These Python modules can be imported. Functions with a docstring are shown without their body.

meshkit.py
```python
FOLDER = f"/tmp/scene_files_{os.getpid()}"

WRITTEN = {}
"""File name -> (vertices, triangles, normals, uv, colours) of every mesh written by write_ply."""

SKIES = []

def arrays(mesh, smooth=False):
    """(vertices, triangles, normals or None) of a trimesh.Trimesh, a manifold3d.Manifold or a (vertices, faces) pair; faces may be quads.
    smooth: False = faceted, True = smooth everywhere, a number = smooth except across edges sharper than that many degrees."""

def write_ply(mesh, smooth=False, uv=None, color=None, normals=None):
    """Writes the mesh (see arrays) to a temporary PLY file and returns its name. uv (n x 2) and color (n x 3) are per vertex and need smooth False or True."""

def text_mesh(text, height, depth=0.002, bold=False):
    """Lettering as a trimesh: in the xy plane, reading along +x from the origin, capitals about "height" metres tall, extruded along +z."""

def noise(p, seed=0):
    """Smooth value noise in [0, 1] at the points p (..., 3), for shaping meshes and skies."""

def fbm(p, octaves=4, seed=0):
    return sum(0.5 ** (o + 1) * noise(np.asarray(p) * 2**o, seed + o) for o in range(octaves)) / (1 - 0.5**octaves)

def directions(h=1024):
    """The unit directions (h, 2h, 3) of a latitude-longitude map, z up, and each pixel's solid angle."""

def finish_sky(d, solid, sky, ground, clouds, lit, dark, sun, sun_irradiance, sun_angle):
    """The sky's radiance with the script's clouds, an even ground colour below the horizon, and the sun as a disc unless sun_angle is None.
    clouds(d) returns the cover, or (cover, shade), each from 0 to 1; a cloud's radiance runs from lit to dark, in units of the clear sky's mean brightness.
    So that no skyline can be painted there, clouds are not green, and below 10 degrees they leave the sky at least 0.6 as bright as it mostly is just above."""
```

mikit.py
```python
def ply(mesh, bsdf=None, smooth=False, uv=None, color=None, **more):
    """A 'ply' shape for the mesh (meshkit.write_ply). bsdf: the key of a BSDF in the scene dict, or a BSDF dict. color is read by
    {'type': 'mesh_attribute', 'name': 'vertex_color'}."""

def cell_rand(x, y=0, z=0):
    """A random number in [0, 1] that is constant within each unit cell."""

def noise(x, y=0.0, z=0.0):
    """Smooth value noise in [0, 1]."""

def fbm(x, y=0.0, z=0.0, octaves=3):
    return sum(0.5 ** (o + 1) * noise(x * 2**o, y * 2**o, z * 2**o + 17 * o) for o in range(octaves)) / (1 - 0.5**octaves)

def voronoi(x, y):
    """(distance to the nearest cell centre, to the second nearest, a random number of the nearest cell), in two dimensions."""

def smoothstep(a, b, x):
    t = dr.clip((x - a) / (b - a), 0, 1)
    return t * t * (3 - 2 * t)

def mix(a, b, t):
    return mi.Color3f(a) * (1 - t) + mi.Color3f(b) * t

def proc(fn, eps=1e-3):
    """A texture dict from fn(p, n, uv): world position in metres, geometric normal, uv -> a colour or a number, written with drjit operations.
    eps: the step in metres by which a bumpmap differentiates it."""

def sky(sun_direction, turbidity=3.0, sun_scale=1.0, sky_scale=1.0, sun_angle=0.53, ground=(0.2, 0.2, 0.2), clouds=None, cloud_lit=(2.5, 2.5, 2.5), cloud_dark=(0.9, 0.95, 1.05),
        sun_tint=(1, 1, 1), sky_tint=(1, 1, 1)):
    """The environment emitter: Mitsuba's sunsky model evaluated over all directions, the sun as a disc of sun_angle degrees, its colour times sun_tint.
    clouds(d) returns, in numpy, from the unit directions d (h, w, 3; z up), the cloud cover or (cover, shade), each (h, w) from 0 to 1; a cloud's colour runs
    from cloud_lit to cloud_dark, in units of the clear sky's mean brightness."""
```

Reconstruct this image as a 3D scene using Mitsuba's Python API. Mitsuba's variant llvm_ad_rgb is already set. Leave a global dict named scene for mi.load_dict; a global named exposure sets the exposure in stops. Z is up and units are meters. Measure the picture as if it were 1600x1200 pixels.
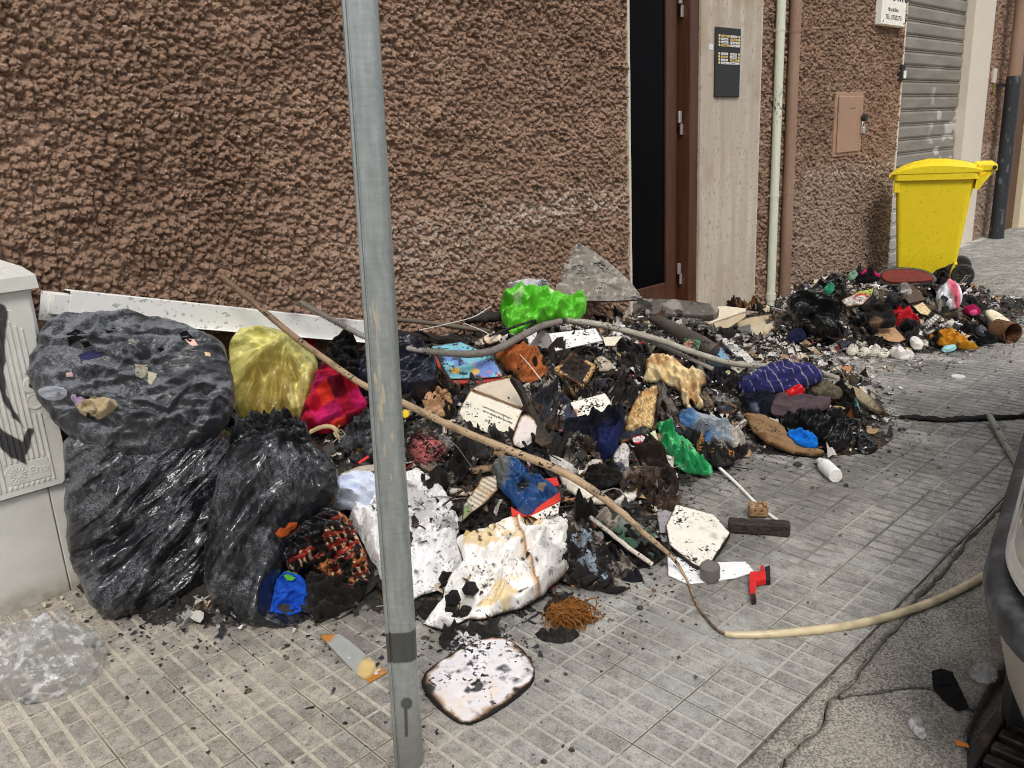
import math
import numpy as np
import trimesh
import shapely
import drjit as dr
import mitsuba as mi
import mikit, meshkit
from mikit import noise, fbm, smoothstep, mix, cell_rand, voronoi
from meshkit import noise as nnoise, fbm as nfbm
from scipy.spatial import cKDTree, Delaunay
from scipy.interpolate import RBFInterpolator, RegularGridInterpolator

scene, labels = {}, {}
# ------------------------------------------------------------------ camera, sky, exposure
F = 1299.08
R = np.array([[0.70975593, -0.70260331, -0.05094223], [-0.23152796, -0.16436409, -0.95884266], [0.66531296, 0.69233881, -0.27933069]])
CAM = np.array([0, 0, 1.55])
M = np.eye(4); M[:3, 0], M[:3, 1], M[:3, 2], M[:3, 3] = -R[0], -R[1], R[2], CAM
scene['camera'] = {'type': 'perspective', 'fov': math.degrees(2 * math.atan(800 / F)), 'fov_axis': 'x', 'near_clip': 0.05, 'far_clip': 200.0,
                   'to_world': mi.ScalarTransform4f(M.tolist())}
scene['sky_light'] = mikit.sky((-0.42, -0.52, 0.74), turbidity=3, sun_scale=0.38, sun_angle=20, sun_tint=(0.84, 0.95, 1.13),
                               clouds=lambda d: (0.97, np.clip(1 - np.clip(d[..., 2], 0, 1) ** 0.8 + 0.35 * (nfbm(d * 3.0, 3, 5) - 0.5), 0, 1)), cloud_lit=(2.75, 2.8, 2.9), cloud_dark=(0.95, 0.98, 1.03))
exposure = 2.2


# ------------------------------------------------------------------ helpers
def S(r, g, b):
    c = np.array([r, g, b], float) / 255
    return np.where(c <= 0.04045, c / 12.92, ((c + 0.055) / 1.055) ** 2.4)


def rays(x, y):
    x, y = np.asarray(x, float), np.asarray(y, float)
    return np.stack([(x - 800) / F, (y - 600) / F, np.ones_like(x)], -1) @ R


def gz(x, y, z=0.0):
    d = rays(x, y); return CAM + d * ((z - CAM[2]) / d[..., 2])[..., None]


def gy(x, y, Y):
    d = rays(x, y); return CAM + d * (Y / d[..., 1])[..., None]


def unit(v):
    v = np.asarray(v, float); return v / np.linalg.norm(v)


def numbered(key):
    if key not in taken:
        taken.add(key); return key
    k = 1
    while f'{key}_{k:03d}' in taken: k += 1
    taken.add(f'{key}_{k:03d}'); return f'{key}_{k:03d}'


taken = set()


def add(name, mesh, bsdf, parent=None, smooth=False, color=None, label=None, cat=None, group=None, kind=None, **more):
    key = numbered((parent + '__' if parent else '') + name)
    if color is not None and smooth not in (True, False):
        m0 = mesh if isinstance(mesh, trimesh.Trimesh) else trimesh.Trimesh(*mesh, process=False)
        mesh = trimesh.graph.smooth_shade(m0, angle=math.radians(smooth), facet_minarea=None)
        color = np.asarray(color)[cKDTree(m0.vertices).query(mesh.vertices)[1]]; smooth = True
    scene[key] = mikit.ply(mesh, bsdf, smooth=smooth, color=color, **more)
    tag(key, label, cat, group, kind)
    return key


def tag(key, label=None, cat=None, group=None, kind=None):
    e = {k: v for k, v in (('label', label), ('category', cat), ('group', group), ('kind', kind)) if v}
    if e: labels[key] = e


def thing(name, label, cat, group=None):
    key = numbered(name); tag(key, label, cat, group); return key


def cbox(x0, x1, y0, y1, z0, z1, c=0.0):
    if c <= 0:
        m = trimesh.creation.box((x1 - x0, y1 - y0, z1 - z0)); m.apply_translation([(x0 + x1) / 2, (y0 + y1) / 2, (z0 + z1) / 2]); return m
    pts = []
    for sx in (0, 1):
        for sy in (0, 1):
            for sz in (0, 1):
                p = np.array([x0 if not sx else x1, y0 if not sy else y1, z0 if not sz else z1])
                q = np.array([c if not sx else -c, c if not sy else -c, c if not sz else -c])
                for k in range(3):
                    o = q.copy(); o[k] = 0; pts.append(p + o)
    return trimesh.convex.convex_hull(np.array(pts))


def obox(o, ex, ey, ez, sx, sy, sz, c=0.004):
    """A chamfered box centred on o with axes ex, ey, ez."""
    m = cbox(-sx / 2, sx / 2, -sy / 2, sy / 2, -sz / 2, sz / 2, c)
    m.vertices = m.vertices @ np.array([ex, ey, ez]) + o
    return m


def spline(P, n=8):
    P = np.asarray(P, float)
    if len(P) < 3: return np.array([P[0] + (P[1] - P[0]) * t for t in np.linspace(0, 1, n + 1)])
    Q = np.vstack([2 * P[0] - P[1], P, 2 * P[-1] - P[-2]]); out = []
    for i in range(1, len(Q) - 2):
        for t in np.linspace(0, 1, n, endpoint=False):
            a, b, c, d = Q[i - 1:i + 3]
            out.append(0.5 * (2 * b + (c - a) * t + (2 * a - 5 * b + 4 * c - d) * t * t + (3 * b - a - 3 * c + d) * t ** 3))
    return np.array(out + [P[-1]])


def tube(P, r, n=12, sides_scale=(1, 1)):
    P = np.asarray(P, float); r = np.broadcast_to(r, len(P)).astype(float)
    T = np.gradient(P, axis=0); T /= np.linalg.norm(T, axis=1, keepdims=True) + 1e-12
    a = np.cross(T[0], [0.13, 0.2, 0.97]); a /= np.linalg.norm(a)
    V = []
    th = np.arange(n) * 2 * np.pi / n
    for i in range(len(P)):
        a = a - T[i] * (a @ T[i]); a /= np.linalg.norm(a); b = np.cross(T[i], a)
        V.append(P[i] + r[i] * (np.cos(th)[:, None] * a * sides_scale[0] + np.sin(th)[:, None] * b * sides_scale[1]))
    V = np.vstack(V + [P[:1], P[-1:]]); f = []
    m = len(P)
    for i in range(m - 1):
        for j in range(n):
            k = (j + 1) % n
            f += [[i * n + j, i * n + k, (i + 1) * n + k], [i * n + j, (i + 1) * n + k, (i + 1) * n + j]]
    for j in range(n):
        k = (j + 1) % n
        f += [[m * n, k, j], [m * n + 1, (m - 1) * n + j, (m - 1) * n + k]]
    return trimesh.Trimesh(V, np.array(f), process=False)


def lathe(profile, o, axis=(0, 0, 1), n=32):
    """profile: (r, h) pairs; revolved about the axis through o."""
    axis = unit(axis); a = unit(np.cross(axis, [0.3, 0.8, 0.1] if abs(axis[2]) > .9 else [0, 0, 1])); b = np.cross(axis, a)
    th = np.arange(n) * 2 * np.pi / n; V, f = [], []
    for r, h in profile: V.append(np.asarray(o) + axis * h + r * (np.cos(th)[:, None] * a + np.sin(th)[:, None] * b))
    m = len(profile)
    for i in range(m - 1):
        for j in range(n):
            k = (j + 1) % n; f += [[i * n + j, i * n + k, (i + 1) * n + k], [i * n + j, (i + 1) * n + k, (i + 1) * n + j]]
    return trimesh.Trimesh(np.vstack(V), np.array(f), process=False)


def cat(*ms): return trimesh.util.concatenate(list(ms))


def folds(p, seed=0, ang=0.0, aniso=1.0, octaves=3, sharp=1.3):
    """Ridged creases over 2-D points p (already divided by their size), drawn out along ang."""
    c, s = math.cos(ang), math.sin(ang)
    q = np.stack([p[:, 0] * c + p[:, 1] * s, (-p[:, 0] * s + p[:, 1] * c) * aniso, np.full(len(p), seed * 7.31)], 1)
    w = np.stack([nfbm(q * 0.7 + 11, 2, seed), nfbm(q * 0.7 + 31, 2, seed + 1), np.zeros(len(p))], 1) - 0.5; w[:, 2] = 0
    q = q + 1.1 * w; out, amp, tot = 0, 1.0, 0
    for o in range(octaves):
        out = out + amp * (1 - np.abs(2 * nnoise(q, seed + 13 * o) - 1)) ** sharp; tot += amp; amp *= 0.5; q = q * 2.1 + 3.7
    return out / tot - 0.6


# ------------------------------------------------------------------ materials
def P(**k): return {'type': 'principled', **k}
def rgb(c): return {'type': 'rgb', 'value': [float(x) for x in c]}
def two(b): return {'type': 'twosided', 'bsdf': b}
VC = {'type': 'mesh_attribute', 'name': 'vertex_color'}


def bump(b, fn, scale, eps=1e-3): return {'type': 'bumpmap', 'arbitrary': mikit.proc(fn, eps), 'scale': scale, 'bsdf': b}


def flecks(lo, hi):
    def fn(p, n, uv):
        big = fbm(p.x * 11 + 3, p.y * 11, p.z * 11, 2)
        fine = fbm(p.x * 120, p.y * 120, p.z * 120, 4)
        return smoothstep(lo, hi, fine + 0.6 * (big - 0.5))
    return fn


soot_light, soot_heavy = flecks(0.63, 0.77), flecks(0.48, 0.64)
CHAR = P(base_color=rgb((0.012, 0.011, 0.011)), roughness=0.7, specular=0.4)
BS = {}
BS['cloth'] = P(base_color=VC, roughness=0.9, specular=0.15, sheen=0.25)
BS['plastic'] = P(base_color=VC, roughness=0.33, specular=0.5)
BS['paper'] = P(base_color=VC, roughness=0.65, specular=0.3)
BS['metal'] = P(base_color=VC, roughness=0.38, metallic=0.55)
soot_smear = flecks(0.58, 0.88)
BS['sooty_cloth'] = {'type': 'blendbsdf', 'weight': mikit.proc(soot_smear), 'a': P(base_color=VC, roughness=0.9, specular=0.15, sheen=0.2), 'b': CHAR}
BS['sooty_paper'] = {'type': 'blendbsdf', 'weight': mikit.proc(soot_light), 'a': P(base_color=VC, roughness=0.6, specular=0.35), 'b': CHAR}
BS['charred'] = {'type': 'blendbsdf', 'weight': mikit.proc(soot_heavy), 'a': P(base_color=VC, roughness=0.75, specular=0.3), 'b': CHAR}


def bag_dust(p, n, uv):
    big = fbm(p.x * 7 + 1, p.y * 7, p.z * 7, 3)
    str_ = fbm(p.x * 60 + p.z * 25, p.y * 60, p.z * 22 - p.x * 20, 3)
    fine = fbm(p.x * 260, p.y * 260, p.z * 260, 2)
    return dr.clip(smoothstep(0.42, 0.78, big * 0.62 + str_ * 0.4 + 0.05 * n.z) * (0.10 + 0.90 * smoothstep(0.40, 0.62, fine)), 0, 0.52)


def bag_micro(p, n, uv):
    return 1 - dr.abs(2 * fbm(p.x * 30 + p.z * 16 + 2 * noise(p.x * 9, p.y * 9, p.z * 9), p.y * 30, p.z * 24 - p.x * 10, 3) - 1)


BS['black_bag'] = bump({'type': 'blendbsdf', 'weight': mikit.proc(bag_dust), 'a': P(base_color=rgb((0.011, 0.012, 0.015)), roughness=0.20, specular=0.65),
                        'b': P(base_color=rgb((0.21, 0.22, 0.25)), roughness=0.75, specular=0.3)}, bag_micro, 0.0035)
BS['ashy_bag'] = bump({'type': 'blendbsdf', 'weight': mikit.proc(lambda p, n, uv: dr.clip(0.04 + 1.3 * bag_dust(p, n, uv) + 0.50 * smoothstep(0.05, 0.95, n.z) * smoothstep(0.30, 0.62, fbm(p.x * 15, p.y * 15, p.z * 15, 4)), 0, 0.88)), 'a': P(base_color=rgb((0.018, 0.019, 0.023)), roughness=0.35, specular=0.5),
                       'b': P(base_color=rgb((0.19, 0.20, 0.225)), roughness=0.75, specular=0.3)}, bag_micro, 0.0035)
BS['thin_bag'] = {'type': 'blendbsdf', 'weight': mikit.proc(lambda p, n, uv: 0.52 + 0.36 * smoothstep(0.4, 0.65, fbm(p.x * 24, p.y * 24, p.z * 24, 3))), 'a': {'type': 'thindielectric', 'int_ior': 1.5, 'specular_transmittance': rgb((0.97, 0.95, 0.62))}, 'b': two(P(base_color=VC, roughness=0.28, specular=0.55))}
BS['clear_film'] = {'type': 'blendbsdf', 'weight': mikit.proc(lambda p, n, uv: 0.10 + 0.50 * smoothstep(0.54, 0.72, fbm(p.x * 44, p.y * 44, p.z * 44, 4))), 'a': {'type': 'thindielectric', 'int_ior': 1.5},
                    'b': two(P(base_color=rgb((0.72, 0.73, 0.74)), roughness=0.14, specular=0.8))}


# stucco: brown roughcast with pale efflorescence and dust
def stucco_colour(p, n, uv):
    big = fbm(p.x * 1.3, p.z * 1.3, 2.0, 3)
    mid = fbm(p.x * 9, p.y * 9, p.z * 9, 3)
    fine = fbm(p.x * 120, p.y * 120, p.z * 120, 2)
    c = mix((0.165, 0.100, 0.068), (0.39, 0.258, 0.188), dr.clip(0.12 + 0.7 * (big - 0.5) + 0.8 * mid, 0, 1)) * (0.50 + 0.68 * fine + 0.36 * noise(p.x * 48, p.y * 48, p.z * 48))
    a = dr.square((p.x - 4.05) / 0.62) + dr.square((p.z - 1.12) / 0.10)
    b = dr.square((p.x - 2.9) / 0.5) + dr.square((p.z - 1.0) / 0.22)
    e = dr.exp(-a) * 1.5 + dr.exp(-b) * 0.8 + 0.55 * smoothstep(1.28, 1.12, p.z + 0.15 * mid) * smoothstep(6.5, 6.9, p.x) + 0.7 * dr.exp(-dr.square((p.z - 1.13) / 0.07)) * smoothstep(7.0, 7.4, p.x)
    spots = smoothstep(0.46, 0.60, fbm(p.x * 42, p.y * 42, p.z * 42, 3))
    sp2 = smoothstep(0.79, 0.81, fbm(p.x * 55 + 9, p.y * 55, p.z * 55, 2))
    c = mix(c, (0.55, 0.47, 0.40), dr.clip(e * spots * 0.8 + 0.7 * sp2, 0, 0.85))
    return mix(c, (0.30, 0.225, 0.18), dr.clip(0.55 * smoothstep(1.25, 0.9, p.z) * smoothstep(6.5, 7, p.x), 0, 1))


BS['stucco'] = bump(P(base_color=mikit.proc(stucco_colour), roughness=0.95, specular=0.1), lambda p, n, uv: fbm(p.x * 150, p.y * 150, p.z * 150, 3), 0.013)


def soot_ground(p):
    """How sooty the pavement is: patches left by the fire around the two heaps."""
    a = dr.sqrt(dr.square((p.x - 2.6) / 1.9) + dr.square((p.y - 2.35) / 1.05))
    b = dr.sqrt(dr.square((p.x - 6.2) / 2.3) + dr.square((p.y - 2.6) / 1.1))
    c = dr.sqrt(dr.square((p.x - 3.9) / 1.6) + dr.square((p.y - 1.75) / 0.62))
    near = dr.maximum(dr.maximum(smoothstep(1.25, 0.75, a), smoothstep(1.2, 0.7, b)), smoothstep(1.2, 0.5, c))
    return near * smoothstep(0.20, 0.66, fbm(p.x * 5, p.y * 5, 1.0, 4) + 0.25 * (fbm(p.x * 30, p.y * 30, 2.0, 3) - 0.5))


def pad_colour(p, n, uv):
    ix, iy = dr.floor(p.x / 0.0605 - 0.374), dr.floor((p.y - 1.022) / 0.125)
    r, r2 = cell_rand(ix, iy, 3), cell_rand(ix, iy, 8)
    warm = smoothstep(1.9, 1.0, p.x + 0.3 * (2.4 - p.y)) * 0.9
    base = mix((0.305, 0.296, 0.278), (0.320, 0.290, 0.250), dr.clip(warm + 0.5 * (r2 - 0.5), 0, 1)) * (0.84 + 0.26 * r)
    big = fbm(p.x * 2.3, p.y * 2.3, 4.0, 4)
    fine = fbm(p.x * 260, p.y * 260, 0.0, 2)
    grain = fbm(p.x * 40, p.y * 40, 0.0, 3)
    c = base * (0.50 + 0.42 * big + 0.36 * smoothstep(0.25, 0.75, fine) + 0.36 * smoothstep(0.25, 0.75, grain))
    spk = smoothstep(0.73, 0.79, fbm(p.x * 130, p.y * 130, 7.0, 2))
    c = mix(c, (0.09, 0.085, 0.08), 0.5 * spk)
    c = c * (1 - 0.22 * smoothstep(6.0, 9.0, p.x))
    chalk = smoothstep(0.60, 0.74, fbm(p.x * 6.5 + 5, p.y * 6.5, 3.0, 4)) * smoothstep(1.2, 2.2, p.x)
    c = mix(c, (0.50, 0.51, 0.515), 0.34 * chalk)
    return mix(c, (0.080, 0.075, 0.070), 0.62 * soot_ground(p))


def grout_colour(p, n, uv):
    fine = fbm(p.x * 160, p.y * 160, 0.0, 3)
    warm = smoothstep(1.9, 1.0, p.x + 0.3 * (2.4 - p.y))
    c = mix((0.44, 0.43, 0.395), (0.50, 0.455, 0.375), warm) * (0.72 + 0.5 * fine)
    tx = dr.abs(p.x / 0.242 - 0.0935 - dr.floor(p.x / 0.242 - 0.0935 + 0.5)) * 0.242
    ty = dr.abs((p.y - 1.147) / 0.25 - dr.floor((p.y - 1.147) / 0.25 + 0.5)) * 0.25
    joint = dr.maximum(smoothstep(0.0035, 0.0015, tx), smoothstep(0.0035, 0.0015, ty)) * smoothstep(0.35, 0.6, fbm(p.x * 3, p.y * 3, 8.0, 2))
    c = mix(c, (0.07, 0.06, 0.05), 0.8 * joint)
    groove_dark = smoothstep(1.9, 3.0, p.x) * smoothstep(0.42, 0.58, fbm(p.x * 4, p.y * 7, 5.0, 3))  # grooves darken in noisy patches further along the pavement
    c = mix(c, (0.11, 0.105, 0.098), 0.75 * groove_dark)
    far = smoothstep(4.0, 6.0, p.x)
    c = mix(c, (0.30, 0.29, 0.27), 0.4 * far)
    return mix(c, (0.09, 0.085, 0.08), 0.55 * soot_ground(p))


BS['paving'] = bump(P(base_color=mikit.proc(pad_colour), roughness=0.82, specular=0.25), lambda p, n, uv: fbm(p.x * 230, p.y * 230, 0.0, 2), 0.0022)
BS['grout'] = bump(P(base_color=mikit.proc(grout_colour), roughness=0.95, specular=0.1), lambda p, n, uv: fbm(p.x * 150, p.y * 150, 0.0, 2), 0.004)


def concrete_colour(p, n, uv):
    fine = smoothstep(0.28, 0.72, fbm(p.x * 240, p.y * 240, p.z * 240, 2))
    mid = fbm(p.x * 14, p.y * 14, p.z * 14, 3)
    big = fbm(p.x * 2.6, p.y * 2.6, p.z * 2.6, 3)
    c = mix((0.12, 0.113, 0.105), (0.43, 0.40, 0.35), dr.clip(-0.38 + 0.75 * fine + 0.50 * mid + 0.45 * big, 0, 1))
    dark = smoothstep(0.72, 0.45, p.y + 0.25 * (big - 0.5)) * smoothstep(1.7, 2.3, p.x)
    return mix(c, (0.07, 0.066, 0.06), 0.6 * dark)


BS['concrete'] = bump(P(base_color=mikit.proc(concrete_colour), roughness=0.92, specular=0.15), lambda p, n, uv: fbm(p.x * 75, p.y * 75, p.z * 75, 3), 0.010)


def travertine(p, n, uv):
    a = fbm(p.x * 16, p.y * 16, p.z * 1.2, 3)
    v = fbm(p.x * 120, p.y * 120, p.z * 22, 3)
    st = fbm(p.x * 2.2, p.y * 2, p.z * 2.2, 3)
    c = mix((0.40, 0.335, 0.265), (0.60, 0.53, 0.45), dr.clip(a * 1.4 - 0.25, 0, 1)) * (0.84 + 0.3 * v)
    pit = smoothstep(0.62, 0.70, v) * smoothstep(0.38, 0.55, a)
    c = mix(c, (0.20, 0.15, 0.105), 0.75 * pit)
    c = mix(c, (0.33, 0.235, 0.14), 0.5 * smoothstep(0.55, 0.75, st))
    return c


BS['travertine'] = P(base_color=mikit.proc(travertine), roughness=0.6, specular=0.3)
BS['cream_stone'] = P(base_color=rgb((0.62, 0.56, 0.47)), roughness=0.6)


def wood_colour(p, n, uv):
    g = fbm(p.x * 60, p.y * 60, p.z * 2.5, 3)
    return mix((0.040, 0.014, 0.007), (0.105, 0.038, 0.018), g)


BS['door_wood'] = P(base_color=mikit.proc(wood_colour), roughness=0.38, specular=0.45, clearcoat=0.3)
BS['dark_glass'] = P(base_color=rgb((0.004, 0.004, 0.005)), roughness=0.15, specular=0.03)
BS['hinge_metal'] = P(base_color=rgb((0.6, 0.6, 0.6)), roughness=0.35, metallic=0.7)


def shutter_colour(p, n, uv):
    a = fbm(p.x * 2.5, p.y, p.z * 9, 3)
    b = fbm(p.x * 1.2, p.y, p.z * 1.5, 2)
    c = mix((0.145, 0.128, 0.108), (0.32, 0.29, 0.25), dr.clip(a * 1.1 + 0.5 * (b - 0.5), 0, 1))
    pale = smoothstep(1.3, 0.6, p.z)
    pt = smoothstep(0.58, 0.62, fbm(p.x * 3.1 + 8, 0.0, p.z * 5, 2)) * smoothstep(10.3, 10.5, p.x)
    return mix(c, (0.62, 0.60, 0.57), dr.clip(0.75 * pale + 0.7 * pt * smoothstep(2.2, 1.9, p.z), 0, 0.8))


BS['shutter'] = P(base_color=mikit.proc(shutter_colour), roughness=0.5, metallic=0.25)
BS['pipe_green'] = P(base_color=mikit.proc(lambda p, n, uv: mix((0.56, 0.60, 0.47), (0.66, 0.67, 0.57), fbm(p.x * 20, p.y * 20, p.z * 4, 3)) * (1 - 0.75 * smoothstep(0.62, 0.66, fbm(p.x * 60, p.y * 60, p.z * 30, 2)) * dr.exp(-dr.square((p.z - 1.72) / 0.12)))), roughness=0.5)
BS['pipe_brown'] = P(base_color=mikit.proc(lambda p, n, uv: mix((0.245, 0.145, 0.10), (0.32, 0.205, 0.15), fbm(p.x * 12, p.y * 12, p.z * 2, 3)) * (1 - 0.2 * smoothstep(0.9, 0.3, p.z))), roughness=0.6)
BS['pipe_black'] = P(base_color=mikit.proc(lambda p, n, uv: mix((0.022, 0.025, 0.030), (0.10, 0.10, 0.11), smoothstep(0.6, 0.75, fbm(p.x * 25, p.y * 25, p.z * 8, 3)))), roughness=0.5)
BS['meter_door'] = P(base_color=mikit.proc(lambda p, n, uv: mix((0.33, 0.20, 0.135), (0.37, 0.23, 0.16), fbm(p.x * 5, p.y, p.z * 5, 3))), roughness=0.55)


def galv_colour(p, n, uv):
    d = fbm(p.x * 110, p.y * 110, p.z * 12, 3)
    s = voronoi(p.x * 150 + p.y * 110, p.z * 150)[2]
    c = mix((0.26, 0.285, 0.28), (0.47, 0.505, 0.50), dr.clip(0.9 * d + 0.22 * s - 0.1, 0, 1))
    band = smoothstep(0.318, 0.325, p.z) * smoothstep(0.408, 0.402, p.z) * (0.75 + 0.25 * d)
    low = smoothstep(0.30, 0.0, p.z)
    c = mix(c, (0.15, 0.13, 0.10), 0.55 * low * (0.4 + d))
    px = (p.x - 1.02 - 0.036 * p.z) * 0.98 * 0.7 - (p.y - 1.522) * 0.7
    drip = dr.maximum(smoothstep(1.0, 0.7, dr.sqrt(dr.square((px - 0.006) / 0.017) + dr.square((p.z - 0.205) / 0.02))), smoothstep(0.0055, 0.003, dr.abs(px - 0.003 + 0.03 * (0.2 - p.z))) * smoothstep(0.105, 0.11, p.z) * smoothstep(0.2, 0.19, p.z))
    c = mix(c, (0.045, 0.045, 0.042), dr.clip(band * 0.93 + 0.75 * drip, 0, 1))
    q = p.z - 0.9 + 2.2 * px
    scr = smoothstep(0.66, 0.70, fbm(px * 190, q * 26, 3.0, 3)) * smoothstep(0.03, 0.012, dr.abs(px + 0.42 * (p.z - 1.0) * 0.25)) * smoothstep(0.72, 0.8, p.z) * smoothstep(1.28, 1.22, p.z)
    return mix(c, (0.62, 0.55, 0.42), 0.9 * scr)


BS['galvanised'] = P(base_color=mikit.proc(galv_colour), roughness=0.36, metallic=0.6, specular=0.5)


STROKES = [(0.690, 1.09, 0.672, 0.985, 0.028, 0.020), (0.672, 0.985, 0.655, 0.88, 0.018, 0.012), (0.655, 0.88, 0.653, 0.80, 0.012, 0.009), (0.653, 0.80, 0.672, 0.722, 0.010, 0.007), (0.672, 0.722, 0.690, 0.675, 0.006, 0.003),
           (0.52, 0.80, 0.60, 0.685, 0.016, 0.020), (0.60, 0.685, 0.650, 0.605, 0.022, 0.030), (0.650, 0.615, 0.672, 0.545, 0.026, 0.004), (0.672, 0.59, 0.705, 0.655, 0.012, 0.010)]


def cabinet_colour(p, n, uv):
    d = fbm(p.x * 9, p.y * 9, p.z * 9, 3)
    f = fbm(p.x * 60, p.y * 60, p.z * 60, 2)
    c = mix((0.47, 0.465, 0.435), (0.62, 0.615, 0.58), dr.clip(0.1 + 0.8 * d + 0.2 * f, 0, 1))
    # spray-painted black strokes on the door
    wob = 0.012 * (fbm(p.x * 25, p.z * 25, 1.0, 2) - 0.5)
    def stroke(ax, az, bx, bz, wa, wb):
        tx, tz = bx - ax, bz - az; t = dr.clip(((p.x - ax) * tx + (p.z - az) * tz) / (tx * tx + tz * tz), 0, 1)
        d = dr.sqrt(dr.square(p.x - ax - t * tx) + dr.square(p.z - az - t * tz)) + wob; w = wa + (wb - wa) * t; return smoothstep(w + 0.006, w - 0.003, d)
    m = mi.Float(0.0)
    for st in STROKES: m = dr.maximum(m, stroke(*st))
    c = mix(c, (0.02, 0.02, 0.024), dr.clip(m, 0, 0.95))
    rust = smoothstep(0.12, 0.0, p.z) * fbm(p.x * 20, p.y * 20, p.z * 20, 3)
    return mix(c, (0.20, 0.15, 0.10), dr.clip(rust, 0, 0.7))


BS['cabinet'] = P(base_color=mikit.proc(cabinet_colour), roughness=0.55, specular=0.35)
BS['bin_yellow'] = P(base_color=mikit.proc(lambda p, n, uv: mix((0.82, 0.63, 0.014), (0.84, 0.66, 0.02), fbm(p.x * 3, p.y * 6, p.z * 6, 3)) * (1 - 0.22 * smoothstep(0.68, 0.76, fbm(p.x * 90, p.y * 90, p.z * 30, 3)) - 0.15 * smoothstep(0.35, 0.05, p.z))), roughness=0.42, specular=0.45)
BS['rubber'] = P(base_color=rgb((0.022, 0.022, 0.023)), roughness=0.65)
BS['dark_metal'] = P(base_color=mikit.proc(lambda p, n, uv: mix((0.028, 0.025, 0.022), (0.11, 0.075, 0.05), smoothstep(0.5, 0.75, fbm(p.x * 35, p.y * 35, p.z * 35, 3)))), roughness=0.6, metallic=0.3)
BS['bumper'] = P(base_color=mikit.proc(lambda p, n, uv: mix((0.028, 0.031, 0.037), (0.085, 0.09, 0.10), smoothstep(0.45, 0.75, fbm(p.x * 14, p.y * 14, p.z * 14, 4)))), roughness=0.5)
BS['car_paint'] = P(base_color=mikit.proc(lambda p, n, uv: mix((0.34, 0.31, 0.265), (0.40, 0.37, 0.32), fbm(p.x * 9, p.y * 9, p.z * 9, 3))), roughness=0.35, metallic=0.25, clearcoat=0.5)
BS['lamp_glass'] = {'type': 'thindielectric', 'int_ior': 1.5}
BS['chrome'] = P(base_color=rgb((0.82, 0.82, 0.80)), roughness=0.25, metallic=0.5)
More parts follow.
